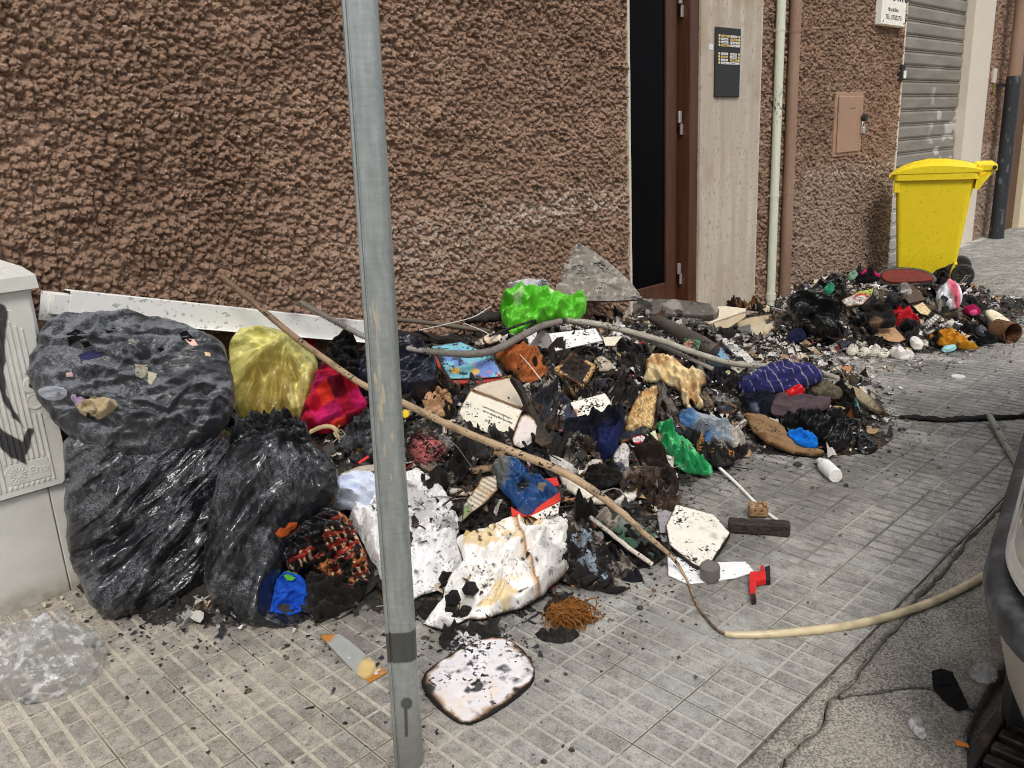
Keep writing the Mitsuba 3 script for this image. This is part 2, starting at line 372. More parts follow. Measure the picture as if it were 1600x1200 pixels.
BS['white_metal'] = P(base_color=mikit.proc(lambda p, n, uv: mix((0.78, 0.78, 0.76), (0.12, 0.115, 0.11), dr.clip(0.95 * (dr.exp(-dr.square((p.x - 1.98) / 0.05) - dr.square((p.z - 0.86) / 0.06)) + 0.9 * dr.exp(-dr.square((p.x - 2.24) / 0.045) - dr.square((p.z - 0.76) / 0.05))) * (0.5 + fbm(p.x * 30, p.y, p.z * 30, 2)) + 0.5 * smoothstep(0.70, 0.76, fbm(p.x * 70, p.y * 70, p.z * 70, 2)), 0, 1))), roughness=0.4)
BS['print_black'] = P(base_color=rgb((0.02, 0.02, 0.022)), roughness=0.6)
BS['neighbour_wall'] = P(base_color=rgb((0.60, 0.52, 0.36)), roughness=0.8)
for k, b in BS.items(): scene['mat_' + k] = b if k in ('clear_film', 'lamp_glass', 'thin_bag') else two(b)
def B(k): return 'mat_' + k


# ------------------------------------------------------------------ the setting: ground, pavement, kerb
add('ground', cbox(-30, 60, -40, 30, -0.5, -0.06), B('concrete'), kind='structure')
WY = 3.65
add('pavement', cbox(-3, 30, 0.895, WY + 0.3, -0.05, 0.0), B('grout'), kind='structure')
PX, PY, OX, OY = 0.0605, 0.125, 0.0226, 1.022
pads = []
for i in range(-40, 400):
    for j in range(-1, 21):
        x0, x1 = OX + i * PX + 0.0050, OX + (i + 1) * PX - 0.0050
        y0, y1 = OY + j * PY + 0.0042, OY + (j + 1) * PY - 0.0042
        if y1 > WY - 0.02: continue
        pads.append((x0, x1, y0, y1))
pads = np.array(pads)
rng = np.random.default_rng(4)


def pad_mesh(b, h, tx, ty):
    x0, x1, y0, y1 = b; c = 0.0022
    V = np.array([[x0, y0, -0.004], [x1, y0, -0.004], [x1, y1, -0.004], [x0, y1, -0.004], [x0 + c, y0 + c, h], [x1 - c, y0 + c, h + tx], [x1 - c, y1 - c, h + tx + ty], [x0 + c, y1 - c, h + ty]])
    f = [[4, 5, 6], [4, 6, 7], [0, 1, 5], [0, 5, 4], [1, 2, 6], [1, 6, 5], [2, 3, 7], [2, 7, 6], [3, 0, 4], [3, 4, 7]]
    return V, np.array(f)


cx, cy = (pads[:, 0] + pads[:, 1]) / 2, (pads[:, 2] + pads[:, 3]) / 2
cc = (np.stack([cx, cy, 0 * cx], 1) - CAM) @ R.T
uu, vv = cc[:, 0] / cc[:, 2] * F + 800, cc[:, 1] / cc[:, 2] * F + 600
seen = (cc[:, 2] > 0.2) & (uu > 5) & (uu < 1595) & (vv > 5) & (vv < 1195)
heap_px = shapely.Polygon([(100, 960), (230, 975), (430, 995), (520, 960), (660, 985), (700, 985), (700, 1130), (790, 1110), (840, 1030), (830, 990), (960, 920), (1020, 890), (1130, 900), (1090, 745), (1290, 715), (1380, 700), (1390, 640), (1300, 580), (1180, 560), (1100, 480), (560, 480), (60, 500)])
seen &= ~shapely.contains_xy(heap_px, uu, vv)
order = np.argsort(np.where(seen, cc[:, 2], 1e9))
first = set(order[:300].tolist())
rest = ([], [], 0)
for k in range(len(pads)):
    h = 0.0032 + rng.uniform(-0.0008, 0.0008)
    V, f = pad_mesh(pads[k], h, rng.uniform(-0.0006, 0.0006), rng.uniform(-0.0006, 0.0006))
    if k in first: add('paving_pad', (V, f), B('paving'), 'pavement')
    else:
        rest[0].append(V); rest[1].append(f + rest[2]); rest = (rest[0], rest[1], rest[2] + len(V))
add('far_paving_pads', (np.vstack(rest[0]), np.vstack(rest[1])), B('paving'), 'pavement', kind='stuff')


def slab(name, poly, z0, z1, bsdf, g=0.02, amp=0.003, **k):
    """A horizontal sheet with an uneven top over a ground polygon."""
    poly = shapely.Polygon(poly); x0, y0, x1, y1 = poly.bounds
    bl = shapely.segmentize(poly.exterior, g); bp = np.array(bl.coords)[:-1]
    gx, gy_ = np.meshgrid(np.arange(x0, x1, g), np.arange(y0, y1, g)); q = np.stack([gx.ravel(), gy_.ravel()], 1)
    q = q[shapely.contains_xy(poly.buffer(-0.5 * g), q[:, 0], q[:, 1])]; q = np.vstack([bp, q])
    t = Delaunay(q).simplices; c = q[t].mean(1); t = t[shapely.contains_xy(poly, c[:, 0], c[:, 1])]
    a, b_, c_ = q[t[:, 0]], q[t[:, 1]], q[t[:, 2]]
    sgn = (b_[:, 0] - a[:, 0]) * (c_[:, 1] - a[:, 1]) - (b_[:, 1] - a[:, 1]) * (c_[:, 0] - a[:, 0]); t[sgn < 0] = t[sgn < 0][:, ::-1]
    n = len(bp); z = z1 + amp * 2 * (nfbm(np.c_[q * 14, 0 * q[:, :1]], 3, 4) - 0.5)
    dist = cKDTree(np.array(shapely.segmentize(poly.exterior, g / 3).coords)).query(q)[0]
    z = z - 0.001 * np.clip(1 - dist / 0.006, 0, 1) ** 2
    V = np.vstack([np.c_[q, z], np.c_[bp, np.full(n, z0)]])
    s = np.array([[i, (i + 1) % n, len(q) + i] for i in range(n)] + [[(i + 1) % n, len(q) + (i + 1) % n, len(q) + i] for i in range(n)])
    if not poly.exterior.is_ccw: s = s[:, ::-1]
    return add(name, (V, np.vstack([t, s[:, ::-1]])), bsdf, smooth=True, **k)


crack = [(-1.0, 0.80), (0.6, 0.805), (1.30, 0.815), (1.62, 0.80), (1.70, 0.832), (1.85, 0.822), (1.99, 0.845), (2.12, 0.83), (2.32, 0.855), (2.5, 0.842), (2.72, 0.872), (2.95, 0.86), (3.2, 0.876), (3.53, 0.872), (4.2, 0.868), (12, 0.865)]
def jagged(pts, seed, amp=0.016, step=0.018):
    p = np.array(shapely.segmentize(shapely.LineString(pts), step).coords); nz = np.stack([nfbm(np.c_[p * 9, np.full(len(p), seed)], 4, seed), nfbm(np.c_[p * 9, np.full(len(p), seed + 4)], 4, seed)], 1) - 0.5
    return [tuple(x) for x in p + amp * 2 * nz]
crack = jagged(crack, 3)
slab('kerb', [(-1, 0.8942)] + [(x, y + 0.002) for x, y in crack] + [(12, 0.8942)], -0.055, 0.001, B('concrete'), amp=0.0015, kind='structure')
b2 = [(2.02, 0.838)] + jagged([(2.05, 0.815), (2.12, 0.76), (2.2, 0.70), (2.235, 0.64), (2.22, 0.575), (2.19, 0.535)], 8, 0.010)
right = [(x, y - 0.003) for x, y in crack if x > 2.03]
left = [(x, y - 0.003) for x, y in crack if x < 2.03]
slab('road_apron', left + [(2.02 - 0.008, 0.832)] + [(x - 0.003, y - 0.002) for x, y in b2[1:]] + [(2.10, 0.525), (1.9, 0.46), (1.75, 0.42), (1.6, -1.2), (-1, -1.2)], -0.06, -0.003, B('concrete'), amp=0.004, kind='structure')
slab('road_apron', [(2.02 + 0.004, 0.835)] + right + [(12, -1.2), (3.2, -1.2), (3.0, 0.45), (2.4, 0.545)] + [(x + 0.003, y + 0.002) for x, y in b2[::-1][:-1]], -0.06, -0.005, B('concrete'), g=0.022, amp=0.006, kind='structure')

# storm drain: rusty iron frame and bars by the car
t = thing('storm_drain', 'dirty iron storm drain grating under the front of the car', 'drain')
gx0, gx1 = 1.78, 2.62
add('frame', cat(cbox(gx0, gx1, 0.470, 0.500, -0.05, -0.010, 0.003), cbox(gx0, gx1, -0.02, 0.01, -0.05, -0.010, 0.003), cbox(gx0, gx0 + 0.03, 0.012, 0.468, -0.05, -0.010, 0.003), cbox(gx1 - 0.03, gx1, 0.012, 0.468, -0.05, -0.010, 0.003)), B('dark_metal'), t)
for k in range(12):
    x = gx0 + 0.06 + k * 0.063
    add('bar', cbox(x, x + 0.036, 0.014, 0.466, -0.048, -0.014, 0.004), B('dark_metal'), t)

# ------------------------------------------------------------------ the building
bld = thing('apartment_building', 'brown roughcast apartment building with open glazed entrance door and roller shutter', 'building')


def roughcast(x0, x1, z0, z1, g, seed):
    nx, nz = int((x1 - x0) / g) + 1, int((z1 - z0) / g) + 1
    X, Z = np.meshgrid(np.linspace(x0, x1, nx), np.linspace(z0, z1, nz)); q = np.stack([X.ravel(), Z.ravel()], 1)
    r = np.random.default_rng(seed); O = np.zeros(len(q))
    def knobs(p, s, rad):
        ax, az = np.meshgrid(np.arange(x0 - 2 * s, x1 + 2 * s, s), np.arange(z0 - 2 * s, z1 + 2 * s, s * .9)); ax[1::2] += s / 2
        c = np.stack([ax.ravel(), az.ravel()], 1) + r.uniform(-0.42, 0.42, (ax.size, 2)) * s; amp, rd = r.uniform(0.35, 1.0, len(c)), r.uniform(0.75, 1.15, len(c)) * rad
        d, k = cKDTree(c).query(p, k=3); return (np.sqrt(np.clip(1 - (d / rd[k]) ** 2, 0, 1)) * amp[k]).max(1)
    w = np.stack([nfbm(np.c_[q * 40, O], 2, seed), nfbm(np.c_[q * 40, O + 5], 2, seed)], 1) - 0.5
    h = 0.012 * knobs(q + 0.010 * w, 0.070, 0.044) + 0.028 * knobs(q + 0.005 * w, 0.0300, 0.0170) + 0.0135 * knobs(q, 0.0155, 0.0090)
    h = h * (0.62 + 0.95 * nfbm(np.c_[q * 9, O + 9], 3, seed + 3)) + 0.012 * (nfbm(np.c_[q * 3, O + 2], 2, seed + 4) - 0.5) + 0.008 * nfbm(np.c_[q * 95, O], 2, seed + 5)
    edge = np.minimum.reduce([q[:, 0] - x0, x1 - q[:, 0]]); h = h * np.clip(edge / 0.012, 0.25, 1)
    V = np.c_[q[:, 0] + 0.006 * w[:, 0] * np.clip(edge / 0.03, 0, 1), WY - h, q[:, 1] - 0.20 * h]
    k = np.arange(nz - 1)[:, None] * nx + np.arange(nx - 1)[None]; k = k.ravel()
    f = np.vstack([np.c_[k, k + 1, k + nx + 1], np.c_[k, k + nx + 1, k + nx]])
    return V, f


DX0, DX1 = 4.712, 5.565      # entrance opening
add('roughcast', roughcast(0.85, DX0 - 0.02, 0.30, 2.52, 0.0044, 1), B('stucco'), bld, smooth=True)
add('roughcast', roughcast(-0.9, 0.849, 0.0, 2.75, 0.012, 6), B('stucco'), bld, smooth=True)
add('roughcast', roughcast(0.85, DX0 - 0.02, 0.0, 0.299, 0.010, 7), B('stucco'), bld, smooth=True)
add('roughcast', roughcast(0.85, DX0 - 0.02, 2.521, 2.75, 0.010, 8), B('stucco'), bld, smooth=True)
add('roughcast', roughcast(6.425, 9.255, 0.0, 2.95, 0.0062, 2), B('stucco'), bld, smooth=True)
add('roughcast', roughcast(11.95, 13.05, -0.05, 3.3, 0.011, 3), B('stucco'), bld, smooth=True)
add('masonry', cat(cbox(-3.0, DX0 - 0.02, WY + 0.004, WY + 0.4, -0.1, 2.9), cbox(DX0 - 0.02, 13.05, WY + 0.4, WY + 0.6, -0.1, 6), cbox(5.568, 9.25, WY + 0.012, WY + 0.4, -0.1, 2.94),
                   cbox(11.27, 13.05, WY + 0.012, WY + 0.4, -0.1, 3.3)), B('neighbour_wall'), bld)
add('upper_wall', cat(cbox(-3, DX0 - 0.022, WY - 0.012, WY + 0.39, 2.752, 6.5), cbox(DX0 - 0.018, 6.42, WY - 0.012, WY + 0.39, 2.80, 6.5), cbox(6.425, 13.05, WY - 0.012, WY + 0.39, 3.32, 6.5)), B('stucco'), bld)
add('wall_end', cbox(-3, -0.905, WY - 0.02, WY, 0, 2.75), B('stucco'), bld)
# stone edge left of the door, travertine pier right of it
add('stone_edge', cbox(DX0 - 0.018, DX0 + 0.004, WY - 0.035, WY + 0.16, 0.15, 2.79, 0.002), B('cream_stone'), bld, label='thin pale stone strip left of the door')
pier = add('stone_pier', cbox(5.567, 6.415, WY - 0.030, WY + 0.010, 0.02, 2.79, 0.003), B('travertine'), bld, label='travertine slab facing right of the door')
add('edge_strip', cbox(6.4165, 6.4245, WY - 0.034, WY + 0.01, 0.02, 2.79, 0.001), B('cream_stone'), bld)
add('doorstep', cbox(4.55, 5.70, WY - 0.24, WY + 0.35, 0.0, 0.17, 0.006), B('travertine'), bld)
# the door: dark glazed leaf, brown frame, three hinges
dY = WY + 0.06
door = add('door', cat(cbox(5.262, 5.372, dY, dY + 0.05, 0.19, 2.77, 0.004), cbox(4.745, 5.260, dY + 0.002, dY + 0.048, 0.19, 0.455, 0.004), cbox(4.718, 4.743, dY + 0.03, dY + 0.06, 0.19, 2.77, 0.004)), B('door_wood'), bld, label='brown wooden door leaf with dark glass')
add('pane', cbox(4.745, 5.262, dY + 0.018, dY + 0.026, 0.456, 2.77), B('dark_glass'), door)
for z in (2.43, 1.62, 0.50):
    add('hinge', cat(cbox(5.392, 5.425, dY - 0.022, dY - 0.006, z, z + 0.085, 0.003), cbox(5.430, 5.456, dY - 0.012, dY + 0.002, z - 0.085, z - 0.004, 0.003)), B('hinge_metal'), door)
add('door_frame', cat(cbox(5.374, 5.398, dY + 0.006, dY + 0.06, 0.19, 2.77, 0.003), cbox(5.456, 5.564, WY - 0.012, WY + 0.13, 0.18, 2.79, 0.006), cbox(4.718, 5.454, dY - 0.01, dY + 0.10, 2.772, 2.79)), B('door_wood'), bld)
add('gap', cbox(5.399, 5.455, dY + 0.055, dY + 0.065, 0.19, 2.77), B('print_black'), bld)  # black strip put in for the shade between leaf and frame
add('hall_darkness', cbox(4.72, 5.56, WY + 0.2, WY + 0.22, 0.17, 2.79), B('print_black'), bld, label='black sheet standing in for the darkness behind the door')  # hall darkness given as a plain black sheet

# roller shutter
sh = add('roller_shutter', cbox(9.27, 11.26, WY + 0.075, WY + 0.09, 0, 3.32), B('shutter'), bld, label='grey ribbed metal roller shutter')
for k in range(22):
    z0 = 0.012 + k * 0.1505
    xs = np.array([9.292, 11.238]); prof = [(0.0, 0.074), (0.006, 0.060), (0.020, 0.052), (0.105, 0.052), (0.122, 0.058), (0.126, 0.070), (0.131, 0.070), (0.136, 0.059), (0.142, 0.059), (0.147, 0.074)]
    V = np.array([[x, WY + y, z0 + z] for x in xs for z, y in prof]); n = len(prof)
    f = [[i, n + i, n + i + 1] for i in range(n - 1)] + [[i, n + i + 1, i + 1] for i in range(n - 1)]
    add('slat', (V, np.array(f)), B('shutter'), sh)
add('shutter_guide', cat(cbox(9.257, 9.289, WY - 0.030, WY + 0.09, 0.0, 3.31, 0.003)), B('cream_stone'), bld, label='pale metal guide on the left of the shutter')
add('shutter_pier', cbox(11.24, 11.945, WY - 0.040, WY + 0.10, -0.03, 3.31, 0.004), B('cream_stone'), bld, label='pale stone pier right of the shutter')

# far neighbour: brown door and cream wall
nb = thing('neighbouring_building', 'cream building with a brown door at the far right edge', 'building')
add('side_door', cbox(13.12, 13.55, WY - 0.06, WY + 0.2, 0.0, 3.2, 0.004), B('door_wood'), nb)
add('cream_wall', cbox(13.56, 22, WY - 0.14, WY + 0.4, -0.05, 6.0, 0.004), B('neighbour_wall'), nb)
add('skirting', cbox(13.056, 13.115, WY - 0.02, WY + 0.2, 0, 6.0), B('print_black'), nb)


# ------------------------------------------------------------------ things fixed to the wall
def vpipe(name, label, x, y, z0, z1, r, bs, collars=(), foot=False):
    t = thing(name, label, 'drainpipe')
    pts = [[x, y, z] for z in np.linspace(z0, z1, 14)]
    add('pipe', tube(pts, r, 20), B(bs), t, smooth=40)
    for z in collars: add('collar', lathe([(r, -0.03), (r + 0.007, -0.03), (r + 0.007, 0.03), (r, 0.03)], (x, y, z), n=20), B(bs), t, smooth=30)
    for z in (1.0, 2.3): add('bracket', cat(lathe([(r, -0.01), (r + 0.004, -0.01), (r + 0.004, 0.01), (r, 0.01)], (x, y, z), n=20), cbox(x - 0.008, x + 0.008, y, WY + 0.01, z - 0.01, z + 0.01)), B(bs), t)
    return t


vpipe('drainpipe', 'pale green drainpipe left of the brown one beside the stone pier', 6.61, WY - 0.085, 0.05, 3.2, 0.036, 'pipe_green', (0.14,))
vpipe('drainpipe', 'brown drainpipe between the pale green pipe and the meter hatch', 6.85, WY - 0.085, 0.0, 3.2, 0.047, 'pipe_brown')
bp = gz(1553, 380, 0.0); bx, by = 12.30, 3.43
t = thing('drainpipe', 'thick black drainpipe at the far corner behind the yellow bin', 'drainpipe')
add('lower_pipe', tube([[bx, by, z] for z in (-0.03, 0.08, 0.5, 1.2, 2.02)], [0.10, 0.088, 0.085, 0.085, 0.085], 22), B('pipe_black'), t, smooth=40)
add('upper_pipe', tube([[bx, by, z] for z in (2.021, 2.6, 3.4, 6)], 0.077, 22), B('pipe_brown'), t, smooth=40, label='brown upper length of the pipe')
add('bracket', cbox(bx - 0.02, bx + 0.02, by + 0.05, WY, 1.9, 1.94), B('pipe_black'), t)

t = thing('meter_hatch', 'brown metal meter hatch with padlock in the roughcast wall', 'hatch')
mx0, mx1, mz0, mz1 = 7.80, 8.31, 1.29, 1.80
add('frame', cat(cbox(mx0 - 0.05, mx1 + 0.03, WY - 0.045, WY - 0.012, mz0 - 0.03, mz1 + 0.035, 0.004)), B('meter_door'), t)
add('door', cbox(mx0, mx1, WY - 0.062, WY - 0.046, mz0, mz1, 0.008), B('meter_door'), t)
add('slot', cbox(mx0 + 0.22, mx0 + 0.34, WY - 0.0650, WY - 0.060, mz1 - 0.112, mz1 - 0.108), B('dark_metal'), t)
add('padlock', cat(cbox(mx1 - 0.05, mx1 + 0.0, WY - 0.10, WY - 0.064, 1.455, 1.515, 0.006), tube(spline([[mx1 - 0.043, WY - 0.082, 1.51], [mx1 - 0.043, WY - 0.082, 1.55], [mx1 - 0.025, WY - 0.082, 1.566], [mx1 - 0.007, WY - 0.082, 1.55], [mx1 - 0.007, WY - 0.082, 1.51]], 5), 0.006, 8)), B('hinge_metal'), t)
add('hasp', lathe([(0.0, -0.04), (0.032, -0.04), (0.032, 0.0), (0.0, 0.0)], (mx1 - 0.02, WY - 0.07, 1.60), (0, 1, 0), 18), B('rubber'), t)

# intercom
t = thing('intercom_panel', 'black intercom panel with name labels on the travertine pier', 'intercom')
ix0, ix1, iz0, iz1 = 5.735, 6.075, 1.795, 2.285
yI = WY - 0.030
add('plate', cbox(ix0, ix1, yI - 0.020, yI + 0.002, iz0, iz1, 0.004), B('rubber'), t)
add('rim', cbox(ix1 + 0.0005, ix1 + 0.014, yI - 0.016, yI + 0.002, iz0 + 0.004, iz1 - 0.002, 0.002), B('hinge_metal'), t)
rr = np.random.default_rng(9)
for blk, ztop in ((0, 2.232), (1, 2.108)):
    for k in range(4):
        z = ztop - k * 0.0215
        for side in (0, 1):
            xa = ix0 + 0.062 + side * 0.126; w = 0.094 if rr.random() < 0.75 else 0.115
            col = S(214, 214, 214) if (k * 2 + side + blk) % 3 else S(196, 170, 100)
            m = cbox(xa, xa + min(w, 0.118), yI - 0.0235, yI - 0.019, z - 0.0165, z, 0.001); add('name_label', m, B('paper'), t, color=np.tile(col, (len(m.vertices), 1)))
            for q in range(2): add('name_print', cbox(xa + 0.018 + 0.03 * q, xa + 0.040 + 0.034 * q, yI - 0.0245, yI - 0.0236, z - 0.0105, z - 0.0065), B('print_black'), t)
            xb = ix0 + 0.034 if side == 0 else ix1 - 0.03
            m = lathe([(0.009, 0), (0.009, -0.0055), (0.006, -0.007), (0.0, -0.007)], (xb, yI - 0.020, z - 0.008), (0, 1, 0), 12); add('button', m, B('plastic'), t, color=np.tile(S(220, 205, 160), (len(m.vertices), 1)))
for k in range(4): add('speaker_slot', cbox(ix0 + 0.13, ix0 + 0.21, yI - 0.0212, yI - 0.0195, 1.905 + k * 0.008, 1.9085 + k * 0.008), B('dark_metal'), t)
for k in range(3): add('speaker_slot', cbox(ix0 + 0.14, ix0 + 0.20, yI - 0.0212, yI - 0.0195, 1.853 + k * 0.008, 1.8565 + k * 0.008), B('dark_metal'), t)
m = cbox(5.668, 5.715, WY - 0.0335, WY - 0.0305, 2.125, 2.165); add('paper_sticker', m, B('paper'), color=np.tile(S(225, 222, 230), (len(m.vertices), 1)), label='small white sticker on the pier left of the intercom', cat='sticker')

# sign with black lettering
t = thing('shop_sign', 'white sign with black lettering high on the roughcast wall', 'sign')
m = cbox(8.50, 9.06, WY - 0.10, WY - 0.03, 2.440, 2.95, 0.006); add('board', m, B('paper'), t, color=np.tile(S(238, 234, 226), (len(m.vertices), 1)))
def wall_text(txt, h, x, z, y, name, t, bs='print_black', bold=False, depth=0.002):
    m = meshkit.text_mesh(txt, h, depth, bold); v = m.vertices.copy(); m.vertices = np.c_[x + v[:, 0], y - v[:, 2], z + v[:, 1]]; return add(name, m, B(bs), t)
wall_text('Pizza & Birra', 0.030, 8.63, 2.565, WY - 0.1005, 'lettering', t)
wall_text('TEL. 0703375', 0.040, 8.585, 2.493, WY - 0.1005, 'lettering', t)
wall_text('POMO', 0.13, 8.57, 2.665, WY - 0.1005, 'lettering', t, bold=True)
for x in (8.535, 9.03): add('screw', lathe([(0.008, 0), (0.008, -0.004), (0, -0.005)], (x, WY - 0.1, 2.47), (0, 1, 0), 10), B('dark_metal'), t)
t = thing('wall_bell', 'small black and white bell box beside the shutter guide', 'bell')
add('back', cbox(9.16, 9.24, WY - 0.07, WY - 0.02, 1.95, 2.10, 0.004), B('rubber'), t)
m = cbox(9.185, 9.235, WY - 0.085, WY - 0.0705, 1.965, 2.04, 0.004); add('button', m, B('plastic'), t, color=np.tile(S(235, 235, 225), (len(m.vertices), 1)))
t = thing('wall_socket', 'small pale box on the narrow strip of wall right of the shutter', 'box')
m = cbox(12.19 - 0.12, 12.30 - 0.12, WY - 0.06, WY - 0.02, 1.95, 2.12, 0.004); add('cover', m, B('plastic'), t, color=np.tile(S(205, 195, 180), (len(m.vertices), 1)))
m = cbox(12.08, 12.17, WY - 0.065, WY - 0.02, 1.84, 1.94, 0.004); add('lower_plate', m, B('metal'), t, color=np.tile(S(150, 135, 90), (len(m.vertices), 1)))

# ------------------------------------------------------------------ steel post in front
post = thing('steel_post', 'galvanised steel signpost standing in front of the rubbish heap', 'post')
fw = unit([R[2][0], R[2][1], 0]); rt = np.array([fw[1], -fw[0], 0])
sec = [(-0.037, 0.0), (-0.037, -0.012), (-0.0335, -0.0165), (-0.0285, -0.0165), (-0.0270, -0.0115), (-0.0245, -0.0115), (-0.0225, -0.0175)]
for a in np.linspace(-95, 40, 14): sec.append((0.012 + 0.0235 * math.cos(math.radians(a)), 0.006 + 0.0235 * math.sin(math.radians(a))))
sec += [(0.02, 0.03), (-0.02, 0.03), (-0.03, 0.02)]
sec = np.array(sec); b0, b1 = np.array([1.02, 1.522, -0.02]), np.array([1.158, 1.522, 3.6])
V, f = [], []; ns = len(sec); zs = np.linspace(0, 1, 30)
for s_ in zs: V.append(b0 + (b1 - b0) * s_ + sec[:, :1] * rt + sec[:, 1:] * fw)
for i in range(29):
    for j in range(ns):
        k = (j + 1) % ns; f += [[i * ns + j, i * ns + k, (i + 1) * ns + k], [i * ns + j, (i + 1) * ns + k, (i + 1) * ns + j]]
add('pole', (np.vstack(V), np.array(f)), B('galvanised'), post, smooth=28)
add('footing', lathe([(0.075, -0.01), (0.07, 0.004), (0.045, 0.010), (0.0, 0.012)], b0 + [0, 0, 0.02], n=24), B('concrete'), post, smooth=True)

# ------------------------------------------------------------------ utility cabinet
t = thing('utility_cabinet', 'grey utility cabinet with ribbed door and black graffiti', 'cabinet')
cY = 3.215
add('plinth', cat(cbox(-0.25, 0.728, cY + 0.012, WY - 0.03, 0, 0.425, 0.003)), B('cabinet'), t)
add('plinth_side', cat(cbox(0.7315, 0.806, cY + 0.013, WY - 0.03, 0, 0.425, 0.003)), B('cabinet'), t)
add('body', cbox(-0.25, 0.81, cY + 0.004, WY - 0.03, 0.43, 1.155, 0.012), B('cabinet'), t)
add('lid', trimesh.convex.convex_hull(np.array([[x, y, z] for x, y, z in [(-0.27, cY - 0.025, 1.150), (0.828, cY - 0.025, 1.150), (-0.27, cY - 0.022, 1.195), (0.826, cY - 0.022, 1.195), (-0.25, cY + 0.02, 1.225), (0.80, cY + 0.02, 1.225), (-0.25, WY - 0.03, 1.235), (0.80, WY - 0.03, 1.235), (-0.27, WY - 0.03, 1.15), (0.828, WY - 0.03, 1.15)]])), B('cabinet'), t)
outl = shapely.Polygon([(-0.2, 0.437), (0.772, 0.437), (0.802, 0.468), (0.802, 0.63), (0.79, 1.02), (0.735, 1.085), (0.55, 1.09), (-0.2, 1.09)])
dm = trimesh.creation.extrude_polygon(outl, 0.016, engine='earcut'); v = dm.vertices.copy(); dm.vertices = np.c_[v[:, 0], cY + 0.004 - v[:, 2], v[:, 1]]
door = add('door', dm, B('cabinet'), t, label='ribbed grey door with black spray paint')
lock = np.array([0.742, 0.79]); plate_c = (0.625, 0.505)
for k in range(52):
    x = -0.15 + k * 0.01755
    for za, zb in (((0.462, 1.062),) if x < 0.60 else ((0.462, 0.474), (0.556, 1.062 - max(0, x - 0.70) * 1.1)) if x < 0.745 else ((0.462, 1.02),)):
        if x > 0.762: continue
        if abs(x - lock[0]) < 0.03 and za < 0.75 < zb: segs = ((za, 0.715), (0.86, zb))
        else: segs = ((za, zb),)
        for z0, z1 in segs:
            add('rib', cbox(x, x + 0.0095, cY - 0.0175, cY - 0.011, z0, z1, 0.0025), B('cabinet'), t + '__door')
pl = shapely.union_all([shapely.Point(0.635, 0.514).buffer(0.036), shapely.box(0.635, 0.478, 0.742, 0.55)])
dm = trimesh.creation.extrude_polygon(pl, 0.004, engine='earcut'); v = dm.vertices.copy(); dm.vertices = np.c_[v[:, 0], cY - 0.0118 - v[:, 2], v[:, 1]]
add('badge', dm, B('cabinet'), t + '__door')
wall_text('Enel', 0.026, 0.677, 0.503, cY - 0.0155, 'badge_lettering', t + '__door', 'cabinet', depth=0.003)
ray_ = []
for a in np.linspace(10, 170, 7):
    d_ = np.array([math.cos(math.radians(a)), 0, math.sin(math.radians(a))])
    for s_ in (1, -1):
        o = np.array([0.640, cY - 0.0172, 0.514]); ray_.append(tube([o + s_ * d_ * 0.010, o + s_ * d_ * 0.026], [0.0014, 0.0026], 6))
add('badge_emblem', cat(*ray_), B('cabinet'), t + '__door')
add('lock', cat(lathe([(0.030, 0), (0.030, -0.004), (0.026, -0.006), (0, -0.006)], (lock[0], cY - 0.012, lock[1] + 0.028), (0, 1, 0), 20), lathe([(0.030, 0), (0.030, -0.004), (0.024, -0.005), (0.022, -0.002), (0, -0.002)], (lock[0], cY - 0.012, lock[1] - 0.030), (0, 1, 0), 20)), B('cabinet'), t + '__door')
add('keyhole', lathe([(0.009, 0), (0.009, -0.003), (0, -0.003)], (lock[0], cY - 0.018, lock[1] + 0.028), (0, 1, 0), 12), B('print_black'), t + '__door')

# ------------------------------------------------------------------ yellow wheelie bin
t = thing('wheelie_bin', 'yellow two-wheeled wheelie bin standing behind the second heap', 'bin')
# local: bin depth runs along -Y from front (towards wall) to the hinge; seen side faces -X
def frus(x0, x1, y0, y1, z0, X0, X1, Y0, Y1, z1, n=5, r0=0.04, r1=0.05):
    def ring(xa, xb, ya, yb, z, r):
        return [[(xb - r if sx > 0 else xa + r) + r * math.cos(a), (yb - r if sy > 0 else ya + r) + r * math.sin(a), z]
                for sx, sy, a0 in ((1, 1, 0), (-1, 1, 90), (-1, -1, 180), (1, -1, 270)) for a in np.radians(np.linspace(a0, a0 + 90, n))]
    V = np.array(ring(x0, x1, y0, y1, z0, r0) + ring(X0, X1, Y0, Y1, z1, r1)); return trimesh.convex.convex_hull(V)
qx = 9.20
add('body', frus(qx + 0.06, qx + 0.54, 2.90, 3.40, 0.05, qx + 0.0, qx + 0.58, 2.80, 3.47, 0.93), B('bin_yellow'), t, smooth=30)
add('rim', frus(qx - 0.035, qx + 0.615, 2.765, 3.490, 0.93, qx - 0.035, qx + 0.615, 2.765, 3.495, 0.985, r0=0.05), B('bin_yellow'), t, smooth=30)
lidv = []
for s_, h in ((2.745, 0.03), (2.80, 0.055), (2.90, 0.083), (3.05, 0.108), (3.2, 0.112), (3.33, 0.090), (3.43, 0.05), (3.51, 0.006)):
    for x, k in ((qx - 0.042, 0.55), (qx + 0.03, 0.95), (qx + 0.29, 1.0), (qx + 0.55, 0.95), (qx + 0.622, 0.55)): lidv.append([x, s_, 0.987 + h * k])
    for x in (qx - 0.042, qx + 0.622): lidv.append([x, s_, 0.987])
add('lid', trimesh.convex.convex_hull(np.array(lidv)), B('bin_yellow'), t, smooth=25)
add('front_lip', cat(cbox(qx + 0.02, qx + 0.56, 3.48, 3.535, 0.945, 0.972, 0.006), cbox(qx - 0.012, qx + 0.012, 3.43, 3.485, 0.82, 0.928, 0.008)), B('bin_yellow'), t)
